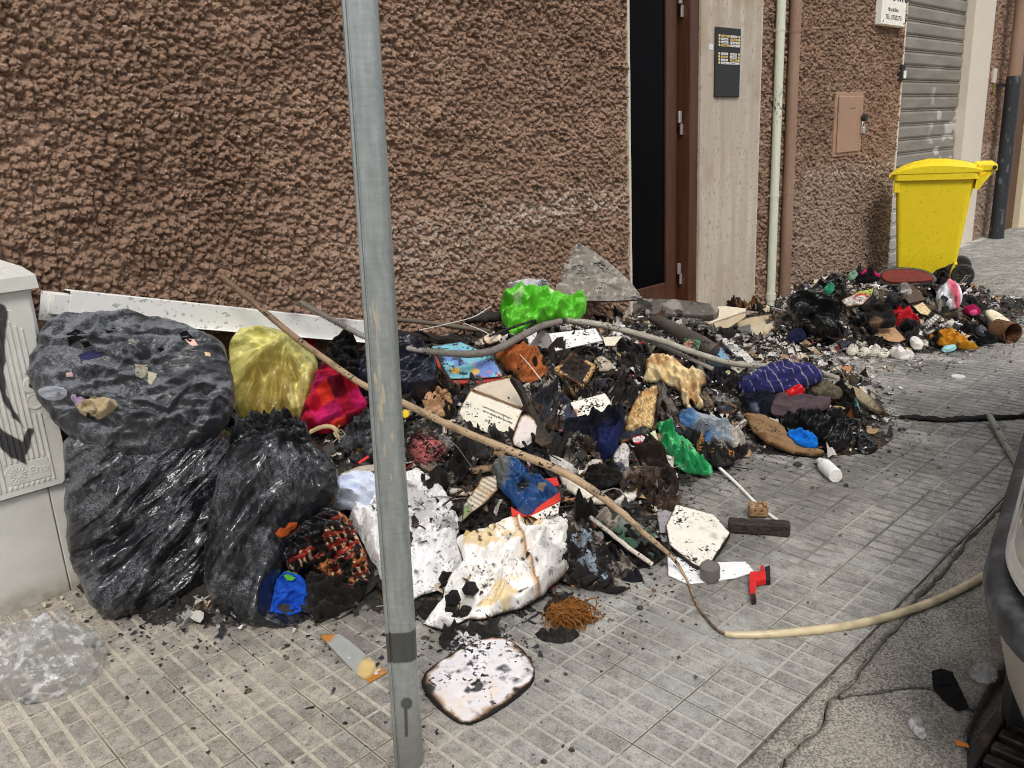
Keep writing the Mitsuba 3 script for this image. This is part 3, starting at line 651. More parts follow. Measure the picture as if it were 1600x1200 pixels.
hd = [cbox(qx + x, qx + x + 0.05, 2.63, 2.80, 0.985, 1.055, 0.015) for x in (-0.02, 0.24, 0.52)]
add('handle', cat(*hd, tube([[qx - 0.03, 2.655, 1.02], [qx + 0.61, 2.655, 1.02]], 0.017, 14)), B('bin_yellow'), t)
add('hinge_gusset', trimesh.convex.convex_hull(np.array([[qx - 0.012 + dx, y, z] for dx in (0, 0.60) for y, z in ((2.79, 0.93), (2.66, 0.985), (2.69, 0.985), (2.80, 0.84), (2.765, 0.84))])), B('bin_yellow'), t)
add('hinge_pin', lathe([(0.018, -0.004), (0.018, 0.0), (0.0, 0.0)], (qx - 0.034, 2.655, 1.02), (1, 0, 0), 14), B('rubber'), t)
add('base_ledge', cbox(qx + 0.06, qx + 0.54, 2.875, 2.96, 0.175, 0.20, 0.008), B('bin_yellow'), t)
add('side_crease', cat(*[tube(spline([[qx + 0.058 - 0.060 * (z - 0.05) / 0.88 + 0.001, y, z] for y, z in pts], 6), 0.0035, 6) for pts in ([(2.92, 0.50), (3.05, 0.42), (3.20, 0.32), (3.28, 0.21), (3.30, 0.13)], [(3.0, 0.30), (3.10, 0.25), (3.16, 0.16), (3.2, 0.10)])]), B('bin_yellow'), t)
for x in (qx - 0.01, qx + 0.55):
    w = add('wheel', lathe([(0.06, -0.028), (0.088, -0.03), (0.100, -0.018), (0.100, 0.018), (0.088, 0.03), (0.06, 0.028)], (x, 2.825, 0.10), (1, 0, 0), 32), B('rubber'), t, smooth=30)
    add('hub', cat(lathe([(0.0, -0.022), (0.058, -0.022), (0.061, -0.02), (0.061, 0.02), (0.0, 0.022)], (x, 2.825, 0.10), (1, 0, 0), 24), *[tube([[x - 0.024, 2.825 + 0.012 * math.cos(a), 0.10 + 0.012 * math.sin(a)], [x - 0.024, 2.825 + 0.056 * math.cos(a), 0.10 + 0.056 * math.sin(a)]], 0.007, 6) for a in np.arange(6) * math.pi / 3]), B('dark_metal'), w)

ba = math.radians(20); BT = np.eye(4); BT[2, 2] = 1.08; BT[:2, :2] = [[math.cos(ba), -math.sin(ba)], [math.sin(ba), math.cos(ba)]]
pv = np.array([qx - 0.01, 2.825, 0]); BT[:3, 3] = np.array([8.58, 2.645, 0]) - BT[:3, :3] @ pv
for k in [k for k in scene if k.startswith('wheelie_bin__')]: scene[k]['to_world'] = mi.ScalarTransform4f(BT.tolist())

# ------------------------------------------------------------------ parked car: front corner
car = thing('parked_car', 'beige parked car with dark rubber bumper and front headlight at the right edge', 'car')
def lerp(a, b, t): return a + (b - a) * t
CAR_A, CAR_W = math.radians(10.5), 1.64
def car_at(p):
    p = np.asarray(p, float); o = p.copy(); c, s_ = math.cos(CAR_A), math.sin(CAR_A); o[..., 0] = 1.590 + p[..., 0] * c - p[..., 1] * s_; o[..., 1] = 0.412 + p[..., 0] * s_ + p[..., 1] * c; return o
def plan(off):
    """Outline of the car in plan from its pavement side round the front to the road side; the car stands 10 degrees off the kerb."""
    side = [(3.7 - 3.2 * s_, -off) for s_ in np.linspace(0, 1, 10)] + [(0.50 - (0.50 - off) * math.sin(math.radians(a)), -off - 0.40 + 0.40 * math.cos(math.radians(a))) for a in np.linspace(5, 88, 18)]
    front = [(off - 0.02 * math.sin((y + 0.42) * -4.0), y) for y in np.linspace(-0.50, -CAR_W + 0.50, 8)]
    return car_at(np.array(side + front + [(x, -CAR_W - y) for x, y in side[::-1]]))


def loft(levels):
    rings = [np.c_[plan(o), np.full(64, z)] for z, o in levels]; n = 64; V = np.vstack(rings)
    f = [[i * n + j, (i + 1) * n + j, (i + 1) * n + j + 1] for i in range(len(levels) - 1) for j in range(n - 1)] + [[i * n + j, (i + 1) * n + j + 1, i * n + j + 1] for i in range(len(levels) - 1) for j in range(n - 1)]
    return V, np.array(f)
def band(levels, i0, i1):
    rings = [np.c_[plan(o)[i0:i1], np.full(i1 - i0, z)] for z, o in levels]; n = i1 - i0
    f = [[i * n + j, (i + 1) * n + j, (i + 1) * n + j + 1] for i in range(len(levels) - 1) for j in range(n - 1)] + [[i * n + j, (i + 1) * n + j + 1, i * n + j + 1] for i in range(len(levels) - 1) for j in range(n - 1)]
    return np.vstack(rings), np.array(f)
add('lower_bumper', loft([(0.16, 0.13), (0.20, 0.075), (0.28, 0.045), (0.38, 0.022), (0.452, 0.006)]), B('car_paint'), car, smooth=True)
add('bumper', loft([(0.447, 0.012), (0.453, -0.004), (0.467, -0.016), (0.495, -0.022), (0.520, -0.018), (0.534, -0.006), (0.538, 0.014), (0.540, 0.09)]), B('bumper'), car, smooth=True)
add('lamp_ledge', loft([(0.536, 0.075), (0.550, 0.072), (0.551, 0.024), (0.566, 0.022), (0.568, 0.06)]), B('car_paint'), car, smooth=25)
hl = add('headlight', band([(0.558, 0.085), (0.60, 0.12), (0.70, 0.13), (0.80, 0.12), (0.83, 0.09)], 6, 26), B('chrome'), car, smooth=True, label='front headlight with chrome edge')
add('lens', band([(0.570, 0.032), (0.61, 0.026), (0.70, 0.042), (0.79, 0.075), (0.828, 0.098)], 6, 26), B('lamp_glass'), hl, smooth=True)
add('trim', cat(band([(0.564, 0.020), (0.574, 0.022), (0.582, 0.032)], 7, 27) and trimesh.Trimesh(*band([(0.562, 0.018), (0.576, 0.018), (0.590, 0.034)], 5, 27), process=False), trimesh.Trimesh(*band([(0.826, 0.094), (0.836, 0.094), (0.842, 0.11)], 7, 27), process=False)), B('chrome'), hl, smooth=True)
add('wing', cat(trimesh.Trimesh(*band([(0.54, 0.026), (0.72, 0.045), (0.84, 0.11), (0.90, 0.2)], 0, 7), process=False), trimesh.Trimesh(*band([(0.838, 0.108), (0.86, 0.15), (0.90, 0.26), (0.94, 0.5)], 8, 56), process=False)), B('car_paint'), car, smooth=True)
ringz = lambda o, z: np.c_[plan(o), np.full(64, z)]
add('body', trimesh.convex.convex_hull(np.vstack([ringz(.17, .22), ringz(.17, .60), ringz(.165, .84), ringz(.30, .925)])), B('car_paint'), car, smooth=30)
def chull(pts, name, bs, parent=car, **k): return add(name, trimesh.convex.convex_hull(car_at(np.array([(x, y if m == 0 else -CAR_W - y, z) for x, y, z in pts for m in (0, 1)]))), B(bs), parent, **k)
chull([(1.05, -.20, .90), (3.62, -.20, .90), (1.80, -.30, 1.44), (3.25, -.30, 1.44)], 'cabin', 'dark_glass')
chull([(1.76, -.285, 1.435), (3.32, -.285, 1.43), (1.95, -.34, 1.475), (3.1, -.34, 1.475)], 'roof', 'car_paint')
for m_ in (0, 1):
    fy = (lambda y: y) if m_ == 0 else (lambda y: -CAR_W - y)
    for a_, b_ in (((1.04, .90), (1.79, 1.44)), ((2.35, .90), (2.35, 1.44)), ((3.60, .90), (3.24, 1.44))):
        add('pillar', tube(car_at(np.array([(a_[0], fy(-.195), a_[1]), (b_[0], fy(-.295), b_[1])])), .035, 8), B('car_paint'), car, smooth=True)
    for x_ in (.78, 3.05):
        w = add('wheel', lathe([(0.19, -.09), (.28, -.09), (.30, -.07), (.30, .07), (.28, .09), (.19, .09)], car_at(np.array([x_, fy(-.14), .24])), (-math.sin(CAR_A), math.cos(CAR_A), 0), 36), B('rubber'), car, smooth=30)
        add('rim', lathe([(0, -.07), (.17, -.075), (.195, -.088), (.195, .088), (.17, .075), (0, .07)], car_at(np.array([x_, fy(-.14), .24])), (-math.sin(CAR_A), math.cos(CAR_A), 0), 28), B('chrome'), w, smooth=30)


# ------------------------------------------------------------------ the burnt heaps: one smooth base form that everything lies on
HP = [  # image point, height above the pavement
    (470, 992, 0), (560, 965, 0), (640, 985, 0), (720, 1010, 0), (840, 1000, 0), (950, 930, 0), (1015, 895, 0), (1045, 810, .015), (1100, 750, 0), (1170, 708, 0), (1290, 720, 0), (1385, 705, 0), (1392, 640, 0),
    (1330, 590, .03), (1230, 562, .06), (1140, 545, .06), (1240, 520, .0), (1180, 540, .02),
    (650, 900, .04), (650, 820, .16), (650, 740, .26), (560, 760, .22), (760, 900, .05), (760, 830, .12), (830, 760, .21), (900, 850, .06), (980, 800, .07), (900, 700, .25), (930, 640, .31), (780, 660, .33), (780, 720, .26), (700, 700, .30),
    (700, 600, .44), (850, 580, .40), (850, 520, .46), (1000, 580, .30), (1000, 510, .33), (1050, 590, .25), (1040, 680, .14), (1100, 650, .14), (1100, 700, .08), (1200, 610, .20), (1260, 600, .19), (1250, 650, .12), (1300, 680, .05), (1350, 650, .04),
    (1100, 540, .20), (1060, 500, .28), (1150, 500, .10), (780, 520, .48), (650, 560, .52), (570, 640, .42), (540, 720, .30), (520, 600, .5), (1000, 740, .06), (960, 720, .12),
]
HP2 = [(1215, 545, 0), (1290, 562, 0), (1400, 566, 0), (1480, 552, 0), (1590, 535, 0), (1592, 500, 0), (1540, 460, 0), (1500, 440, .0), (1250, 480, .26), (1300, 500, .16), (1340, 440, .44), (1390, 450, .36), (1350, 500, .18), (1420, 490, .16), (1460, 470, .20), (1480, 510, .08), (1530, 500, .06), (1290, 460, .36), (1230, 520, .05), (1440, 440, .24), (1400, 540, .04), (1300, 540, .03)]
ctrl = np.array([gz(x, y, h) for x, y, h in HP])
ctrl = np.vstack([ctrl, [[1.0, 3.6, .3], [1.5, 3.6, .42], [2.0, 3.62, .5], [2.6, 3.62, .5], [3.2, 3.62, .46], [3.8, 3.6, .40], [4.4, 3.55, .32], [5.0, 3.5, .2], [5.6, 3.5, .1], [6.0, 3.55, .03], [0.7, 3.3, 0], [0.75, 2.9, 0], [1.1, 2.5, 0.02], [6.2, 3.2, 0], [1.3, 3.1, .3]]])
ctrl2 = np.array([gz(x, y, h) for x, y, h in HP2]); ctrl2 = np.vstack([ctrl2, [[6.3, 3.6, 0], [7.2, 3.6, .12], [8.0, 3.6, .1], [8.7, 3.4, 0], [8.8, 2.8, 0]]])
out_ring = [(x, y, -.06) for x in np.arange(-1, 11, .5) for y in (0.6, 1.0)] + [(x, y, -.06) for x in (0.2, -0.4) for y in np.arange(1.2, 4, .4)] + [(x, y, -.06) for x in (4.9, 5.2, 5.6) for y in (1.2, 1.6)] + [(10, y, -.06) for y in np.arange(1, 4, .5)]
allc = np.vstack([ctrl, ctrl2, np.array(out_ring)])
rbf = RBFInterpolator(allc[:, :2], allc[:, 2], kernel='linear', smoothing=0.004)
HX, HY = np.arange(0.4, 9.2, 0.04), np.arange(1.2, 3.70, 0.04)
HG = rbf(np.stack(np.meshgrid(HX, HY, indexing='ij'), -1).reshape(-1, 2)).reshape(len(HX), len(HY))
_hi = RegularGridInterpolator((HX, HY), HG, bounds_error=False, fill_value=-0.06)
def base_h(q): return np.maximum(_hi(np.asarray(q)[..., :2]), 0.0)


def hit(x, y, lift=0.0):
    """Where the viewing rays meet the heap (or the pavement)."""
    x, y = np.atleast_1d(np.asarray(x, float)), np.atleast_1d(np.asarray(y, float))
    d = rays(x, y); zs = np.linspace(0.95, 0.0, 191)
    Pz = CAM + d[:, None] * ((zs[None] - CAM[2]) / d[:, 2:3])[..., None]
    g = base_h(Pz) + lift - Pz[..., 2]; g[:, -1] = 1
    i = np.argmax(g >= 0, 1); k = np.arange(len(x)); i0 = np.maximum(i - 1, 0)
    a, b = g[k, i0], g[k, i]; t = np.where(i > 0, np.clip(-a / np.where(b - a == 0, 1, b - a), 0, 1), 0)
    out = Pz[k, i0] * (1 - t[:, None]) + Pz[k, i] * t[:, None]
    last = i == len(zs) - 1
    if last.any():
        out[last] = CAM + d[last] * ((np.maximum(lift, 0) - CAM[2]) / d[last, 2:3])
    return out


def ragged(poly, g, jag, seed, rounds):
    p = np.array(poly, float)
    for _ in range(rounds):
        q = np.roll(p, -1, 0); p = np.stack([0.75 * p + 0.25 * q, 0.25 * p + 0.75 * q], 1).reshape(-1, 2)
    p = np.array(shapely.segmentize(shapely.Polygon(p).exterior, g).coords)[:-1]
    if jag > 0:
        t = np.roll(p, -1, 0) - np.roll(p, 1, 0); t /= np.linalg.norm(t, axis=1, keepdims=True) + 1e-9
        nz = nfbm(np.c_[p / (jag * 4), np.full(len(p), seed * 3.1)], 3, seed) - 0.5
        p = p + np.c_[t[:, 1], -t[:, 0]] * (nz * 2 * jag)[:, None]
    sp = shapely.Polygon(p).buffer(0)
    if sp.geom_type == 'MultiPolygon': sp = max(sp.geoms, key=lambda a: a.area)
    return sp


def mesh2d(sp, g, seed):
    r = np.random.default_rng(seed)
    bp = np.array(shapely.segmentize(sp.exterior, g).coords)[:-1]
    x0, y0, x1, y1 = sp.bounds
    gx, gy_ = np.meshgrid(np.arange(x0, x1 + g, g), np.arange(y0, y1 + g, g * 0.87)); gx[1::2] += g / 2
    q = np.stack([gx.ravel(), gy_.ravel()], 1) + r.uniform(-.12, .12, (gx.size, 2)) * g
    q = q[shapely.contains_xy(sp.buffer(-0.55 * g), q[:, 0], q[:, 1])]
    q = np.vstack([bp, q]); t = Delaunay(q).simplices; c = q[t].mean(1); t = t[shapely.contains_xy(sp, c[:, 0], c[:, 1])]
    a, b, c = q[t[:, 0]], q[t[:, 1]], q[t[:, 2]]
    s = (b[:, 0] - a[:, 0]) * (c[:, 1] - a[:, 1]) - (b[:, 1] - a[:, 1]) * (c[:, 0] - a[:, 0]); t[s < 0] = t[s < 0][:, ::-1]; t = t[np.abs(s) > 1e-12]
    d = cKDTree(np.array(shapely.segmentize(sp.exterior, g / 3).coords)).query(q)[0]
    return q, t, len(bp), d


def creases(q, K, seed, ang, spread, w, L, centre=None):
    """Sharp straight tucks and ridges, as in crumpled plastic and cloth."""
    r = np.random.default_rng(seed + 999); out = np.zeros(len(q)); O_ = np.zeros(len(q))
    wq = q + 0.22 * L * (np.stack([nfbm(np.c_[q / (L * .8), O_], 2, seed), nfbm(np.c_[q / (L * .8), O_ + 5], 2, seed)], 1) - .5)
    for k in range(K):
        c = q[r.integers(len(q))]; a = ang + r.normal(0, spread)
        if centre is not None: a = math.atan2(*(c - centre)[::-1]) + r.normal(0, .22)
        rel = wq - c; al = rel[:, 0] * math.cos(a) + rel[:, 1] * math.sin(a); ac = -rel[:, 0] * math.sin(a) + rel[:, 1] * math.cos(a)
        wk, ln = w * r.uniform(.45, 1.6), L * r.uniform(.4, 1.2)
        out += (1 if r.random() < .68 else -1) * r.uniform(.35, 1.0) * np.clip(1 - np.abs(ac) / wk, 0, 1) * np.clip(1 - (al / ln) ** 2, 0, 1) * min(1.4, wk / w + .3)
    return out


SURF = {}
_seed = [100]


def patch(name, poly, col, bs, parent=None, at=None, tilt=25, roll=0, lift=0.02, thick=0.006, puff=0.0, pw=None, back=None, wr=0.0, ws=0.06, ang=0.0, aniso=2.0, sharp=1.3, oct_=3, g=None, rounds=0, jag=0.0, drape=0.0,
          smooth=True, bend=0.0, knot=None, fn=None, burn=None, label=None, cat=None, group=None, kind=None, seed=None, jagk=1.0, mesh_only=False, onto=None, ck=1.0, spread=.55):
    """A sheet, cloth, board or stuffed bag lying where the outline is seen, with its own plane, thickness, fullness and creases."""
    _seed[0] += 1; seed = seed or _seed[0]; rounds = min(rounds, 1)
    soft = wr > 0 and thick <= .012
    if soft: jag = max(jag, .004); puff *= .8
    poly = np.array(poly, float); cen = np.array(shapely.Polygon(poly).representative_point().coords[0])
    O = hit(cen[0], cen[1], lift)[0] if at is None else np.asarray(at, float)
    dv = rays(*cen); c = unit([-dv[0], -dv[1], 0]); side = np.array([-c[1], c[0], 0])
    ta = math.radians(tilt); n = unit(np.array([0, 0, 1.0]) * math.cos(ta) + c * math.sin(ta) + side * math.tan(math.radians(roll)))
    u = R[0] - n * (R[0] @ n); u = unit(u); v = np.cross(n, u)
    d = rays(poly[:, 0], poly[:, 1]); Q = CAM + d * (((O - CAM) @ n) / (d @ n))[:, None]
    p2 = np.stack([(Q - O) @ u, (Q - O) @ v], 1)
    ext = np.sqrt(shapely.Polygon(p2).area); g = g or float(np.clip(ext / 38, 0.0045, 0.012))
    if soft: jag = max(jag, min(.045 * ext, .016)) * jagk
    sp = ragged(p2, g, jag, seed, rounds); q, t, nb, dist = mesh2d(sp, g, seed); dm = dist.max()
    pw = max(pw or (min(dm, .045) if soft else dm), 1e-4); e = np.clip(dist / pw, 0, 1); prof = np.sqrt(np.clip(1 - (1 - e) ** 2, 0, 1))
    if knot is not None:
        kd = rays(*knot); kq = CAM + kd * (((O - CAM) @ n) / (kd @ n)); k2 = np.array([(kq - O) @ u, (kq - O) @ v]); rel = q - k2
        rr_ = np.linalg.norm(rel, axis=1) + 1e-4; th = np.arctan2(rel[:, 1], rel[:, 0])
        fq = np.stack([th * 0.30 / max(ws, 1e-3) * 0.35, np.log(rr_ + 0.02) * 0.9], 1); fold = folds(fq, seed, 0, 0.8, oct_, sharp) * np.clip(rr_ / 0.12, 0.25, 1.2)
        fold = fold + 0.4 * folds(q / ws, seed + 5, ang, aniso, oct_, sharp)
    else: fold = folds(q / ws, seed, ang, aniso, oct_, sharp) if wr > 0 else np.zeros(len(q))
    h = puff * prof + 1.3 * wr * fold * np.clip(dist / (2.5 * g), 0.15, 1) + bend * ((q - q.mean(0)) ** 2).sum(1)
    if wr > 0 and ck > 0:
        Lc = ws * 2.0; wc = max(ws * .24, 1.6 * g); K = int(np.clip(2.2 * sp.area / (wc * Lc), 5, 110))
        h += ck * wr * creases(q, K, seed, ang, spread, wc, Lc, k2 if knot is not None else None) * np.clip(dist / (3 * g), .1, 1)
    if wr > 0: h += 0.6 * wr * (nfbm(np.c_[q / (ws * 2.2), np.full(len(q), seed)], 2, seed) - 0.5) * np.clip(dist / (4 * g), 0, 1)
    top = O + q[:, :1] * u + q[:, 1:] * v
    if drape > 0:
        dd = top - CAM; px = dd @ R.T; hp = hit(px[:, 0] / px[:, 2] * F + 800, px[:, 1] / px[:, 2] * F + 600, lift); top = top * (1 - drape) + hp * drape
    if onto is not None:
        sp_, sv_ = SURF[onto]; px = (top - CAM) @ R.T; pxy = px[:, :2] / px[:, 2:] * F + [800, 600]; dd, kk = cKDTree(sp_).query(pxy, k=4); wt = 1 / (dd + .3); wt /= wt.sum(1, keepdims=True)
        dep = ((sv_[kk] - CAM) @ R[2] * wt).sum(1); ry = rays(pxy[:, 0], pxy[:, 1]); top = CAM + ry * (dep - lift)[:, None]
    flat = top.copy(); top = top + n * h[:, None]
    bk = (0.6 * puff if back is None else back) * prof + thick
    bot = flat - n * bk[:, None]
    lo = base_h(bot) * 0 + 0.0025; bot[:, 2] = np.maximum(bot[:, 2], lo); top[:, 2] = np.maximum(top[:, 2], lo + 0.002)
    N = len(q); nb_ = np.arange(nb); ring = np.roll(nb_, -1)
    # boundary loop orientation is that of the exterior
    ccw = shapely.LinearRing(q[:nb]).is_ccw; a, b = (nb_, ring) if ccw else (ring, nb_)
    V = np.vstack([top, bot]); f = np.vstack([t, t[:, ::-1] + N, np.c_[a, a + N, b], np.c_[b, a + N, b + N]])
    uvn = (q - q.min(0)) / (np.ptp(q, axis=0) + 1e-9)
    ctx = dict(W=top, d=dist, uv=uvn, q=q, h=h, seed=seed, dm=dm)
    C = fn(ctx) if fn else np.tile(np.asarray(col, float), (N, 1))
    C = C * (0.88 + 0.24 * nfbm(top * 35, 3, seed))[:, None]
    if burn: C = scorch(C, ctx, **burn)
    C = np.clip(np.vstack([C, C * (0.9 if not burn else 0.6)]), 0.004, 0.9)
    if mesh_only: return V, f, C
    key = add(name, (V, f), B(bs), parent, smooth=smooth, color=C, label=label, cat=cat, group=group, kind=kind); px = (top - CAM) @ R.T
    SURF[key] = (px[:, :2] / px[:, 2:] * F + [800, 600], top); return key


def scorch(C, x, edge=0.0, soot=0.0, sc=9.0, tan=0.0, depth=None, brown=(0.30, 0.155, 0.06)):
    """Browned and blackened rims and smoke stains: marks of the fire, fixed to the thing."""
    W, d, s = x['W'], x['d'], x['seed']; n1 = nfbm(W * 17, 4, s + 1); n2 = nfbm(W * sc, 4, s + 2); br = np.array(brown)
    if tan > 0:
        m = np.clip((n1 - (0.62 - 0.35 * tan)) / 0.14, 0, 1)[:, None]; C = C * (1 - 0.75 * m) + br * 1.5 * 0.75 * m
    if edge > 0:
        e = edge * np.clip(3.4 * (n1 - .30), .12, 2.6); m = np.clip((e - d) / (0.5 * e), 0, 1)[:, None]; C = C * (1 - 0.9 * m) + br * 0.9 * m
        m = np.clip((0.5 * e - d) / (0.25 * e), 0, 1)[:, None]; C = C * (1 - m) + np.array([.014, .012, .011]) * m
    if soot > 0:
        th = np.quantile(n2, 1 - soot); m = np.clip((n2 - th + .03) / 0.11, 0, 1)[:, None] ** 1.4; C = C * (1 - 0.93 * m) + np.array([.016, .015, .014]) * m
    return C


def paint(base, *layers):
    """layers: (colour, mask function of the context)"""
    def fn(x):
        C = np.tile(np.asarray(base, float), (len(x['q']), 1))
        for col, m in layers:
            k = np.clip(m(x), 0, 1)[:, None]; C = C * (1 - k) + np.asarray(col, float) * k
        return C
    return fn


def spots(sc, th, seed=1, soft=0.04): return lambda x: (nfbm(np.c_[x['q'] * sc, np.full(len(x['q']), seed * 5.1)], 3, seed) - th) / soft
def stripes(n_, w, ang=0.0, jit=0.0): return lambda x: ((np.abs(((x['q'][:, 0] * math.cos(ang) + x['q'][:, 1] * math.sin(ang) + jit * nfbm(np.c_[x['q'] * 12, 0 * x['q'][:, :1]], 2, 3)) * n_) % 1 - 0.5) < w / 2) * 1.0)
def blobm(cx, cy, rx, ry): return lambda x: 1.6 - ((x['uv'][:, 0] - cx) / rx) ** 2 - ((x['uv'][:, 1] - cy) / ry) ** 2


def board(name, poly, col, bs='paper', thick=0.02, **k):
    k.setdefault('smooth', False); k.setdefault('lift', 0.03); return patch(name, poly, col, bs, thick=thick, **k)


def pipe(name, pts, r, col, bs, parent=None, n=10, k=8, noise_amp=0.0, corr=0.0, pitch=0.012, colfn=None, **kw):
    """pts: image points each with a lift above the heap (number), ('z', height) or ('Y', distance of the wall plane)."""
    Q = []
    for x, y, l in pts:
        Q.append(hit(x, y, l)[0] if not isinstance(l, tuple) else gz(x, y, l[1]) if l[0] == 'z' else gy(x, y, l[1]))
    Q = spline(Q, k); L = np.r_[0, np.cumsum(np.linalg.norm(np.diff(Q, axis=0), axis=1))]
    if corr > 0:
        m = int(L[-1] / (pitch / 4)); s = np.linspace(0, L[-1], m); Q = np.stack([np.interp(s, L, Q[:, i]) for i in range(3)], 1); L = s
    rr_ = np.interp(np.linspace(0, 1, len(Q)), np.linspace(0, 1, len(np.atleast_1d(r))), np.atleast_1d(r)).astype(float)
    if corr > 0: rr_ = rr_ + corr * np.sign(np.sin(2 * np.pi * L / pitch))
    m = tube(Q, rr_, n); v = m.vertices
    if noise_amp > 0: v = v + noise_amp * 2 * (np.stack([nfbm(v * 45 + o, 3, 7) for o in (0, 9, 18)], 1) - 0.5)
    C = np.tile(np.asarray(col, float), (len(v), 1)) * (0.75 + 0.5 * nfbm(v * np.array([25, 25, 25]), 3, 3))[:, None]
    if colfn: C = colfn(C, v, np.r_[np.repeat(L / L[-1], n), 0, 1])
    return add(name, (v, m.faces), B(bs), parent, smooth=True, color=np.clip(C, .004, .9), **kw)


def vcol(m, c): return np.tile(np.asarray(c, float), (len(m.vertices), 1))


# the charred mass itself
X, Y = np.meshgrid(np.arange(0.75, 8.9, 0.010), np.arange(1.45, 3.64, 0.010), indexing='ij'); q = np.stack([X, Y], -1)
h0 = base_h(q.reshape(-1, 2)).reshape(X.shape)
p3 = np.stack([X, Y, 0 * X], -1)
rel = np.clip(h0 / 0.05, 0, 1)
Zm = h0 + rel * (0.075 * (nfbm(p3 * 11, 4, 3) - 0.55) + 0.028 * (1 - np.abs(2 * nfbm(p3 * 30, 3, 4) - 1) - 0.75)) - 0.004 - 0.018 * rel
_mq = np.stack([X.ravel(), Y.ravel()], 1); _ms = (h0.ravel() > .01); _mc = np.zeros(len(_mq)); _mc[_ms] = creases(_mq[_ms], 420, 5, .4, 1.2, .035, .16) * .022
Zm = Zm + _mc.reshape(X.shape) * rel + rel * .05 * (nfbm(p3 * 5, 2, 9) - .5)
nx, ny = X.shape; k = (np.arange(nx - 1)[:, None] * ny + np.arange(ny - 1)[None]).ravel()
f = np.vstack([np.c_[k, k + ny, k + ny + 1], np.c_[k, k + ny + 1, k + 1]])
keep = (h0.ravel()[f] > 0.006).any(1); f = f[keep]
V = np.c_[X.ravel(), Y.ravel(), Zm.ravel()]; used, inv = np.unique(f, return_inverse=True); V, f = V[used], inv.reshape(f.shape)
def char_col(V, seed):
    C = np.tile([.028, .025, .023], (len(V), 1)); n1, n2, n3 = nfbm(V * 16, 3, seed), nfbm(V * 42, 3, seed + 1), nfbm(V * 9, 3, seed + 2)
    m = np.clip((n2 - .50) / .10, 0, 1) * np.clip((n1 - .46) / .1, 0, 1); C = C * (1 - m[:, None]) + np.array([.24, .23, .22]) * m[:, None]
    m = np.clip((n3 - .60) / .06, 0, 1) * np.clip((n2 - .45) / .1, 0, 1); C = C * (1 - .8 * m[:, None]) + np.array([.13, .075, .04]) * .8 * m[:, None]
    return C
xsplit = V[f].mean(1)[:, 0] < 5.75
for part, nm, lb in ((xsplit, 'burnt_rubbish', 'large charred rubbish heap against the wall beside the black bags'), (~xsplit, 'burnt_rubbish', 'smaller charred rubbish heap in front of the yellow bin')):
    ff = f[part]; u_, iv = np.unique(ff, return_inverse=True)
    add(nm, (V[u_], iv.reshape(ff.shape)), B('charred'), smooth=True, color=char_col(V[u_], 5), label=lb, cat='burnt rubbish', kind='stuff')


def flakes(centers, size, cols, seed, flat=0.5, lift=0.01, asp=(0.35, 1.0), bendk=0.5):
    """Small bent scraps, one mesh of many."""
    r = np.random.default_rng(seed); n = len(centers)
    gu, gv = np.meshgrid(np.linspace(-1, 1, 3), np.linspace(-1, 1, 3), indexing='ij'); T = np.stack([gu.ravel(), gv.ravel()], 1)
    tri = np.array([[i * 3 + j, (i + 1) * 3 + j, (i + 1) * 3 + j + 1] for i in range(2) for j in range(2)] + [[i * 3 + j, (i + 1) * 3 + j + 1, i * 3 + j + 1] for i in range(2) for j in range(2)])
    s = size * np.exp(np.clip(r.normal(0, .62, n), -1.2, 1.05)); ar = r.uniform(*asp, n)
    N = np.stack([r.normal(0, flat, n), r.normal(0, flat, n) - 0.15, np.ones(n)], 1); N /= np.linalg.norm(N, axis=1, keepdims=True)
    a = np.cross(N, r.normal(0, 1, (n, 3))); a /= np.linalg.norm(a, axis=1, keepdims=True); b = np.cross(N, a)
    pt = T[None] * np.stack([s, s * ar], 1)[:, None] / 2 * (1 + r.normal(0, .28, (n, 9, 2)))
    hz = (bendk * s[:, None] * (r.uniform(-1, 1, (n, 1)) * T[None, :, 0] ** 2 + r.uniform(-1, 1, (n, 1)) * T[None, :, 0] * T[None, :, 1]) * .5 + r.normal(0, .06, (n, 9)) * s[:, None])
    Vv = centers[:, None] + pt[..., :1] * a[:, None] + pt[..., 1:] * b[:, None] + hz[..., None] * N[:, None]
    mn = Vv[..., 2].min(1); bh = base_h(centers); Vv[..., 2] += np.maximum(bh - mn, 0)[:, None] * .8 + lift
    ff = (tri[None] + 9 * np.arange(n)[:, None, None]).reshape(-1, 3)
    return Vv.reshape(-1, 3), ff, np.repeat(cols, 9, axis=0)


def scatter(n, seed, xr, yr, prob):
    r = np.random.default_rng(seed); q = np.stack([r.uniform(*xr, n), r.uniform(*yr, n)], 1); q = q[r.random(n) < prob(q)]
    return np.c_[q, base_h(q)]


rr = np.random.default_rng(77)
inheap = lambda q: np.clip(_hi(q) / 0.03, 0, 1)
near = lambda q: np.exp(-np.clip(-_hi(q), 0, 1) / 0.022) * np.clip((q[:, 1] - 1.15) / .35, 0, 1)
PAL = np.array([[.018, .017, .016], [.03, .028, .026], [.055, .050, .046], [.10, .095, .09], [.11, .07, .042], [.03, .032, .042]])
c = scatter(10500, 1, (0.9, 8.7), (1.5, 3.62), inheap); V, f, C = flakes(c, .023, PAL[rr.choice(6, len(c), p=[.28, .24, .18, .13, .10, .07])], 11, flat=.7, lift=.004)
add('charred_scraps', (V, f), B('charred'), smooth=True, color=C, label='loose charred scraps lying over the burnt heaps', cat='burnt rubbish', kind='stuff')
PAL2 = np.array([[.62, .60, .57], [.45, .43, .41], [.30, .29, .28], [.55, .47, .36], [.36, .24, .13], [.70, .69, .70]])
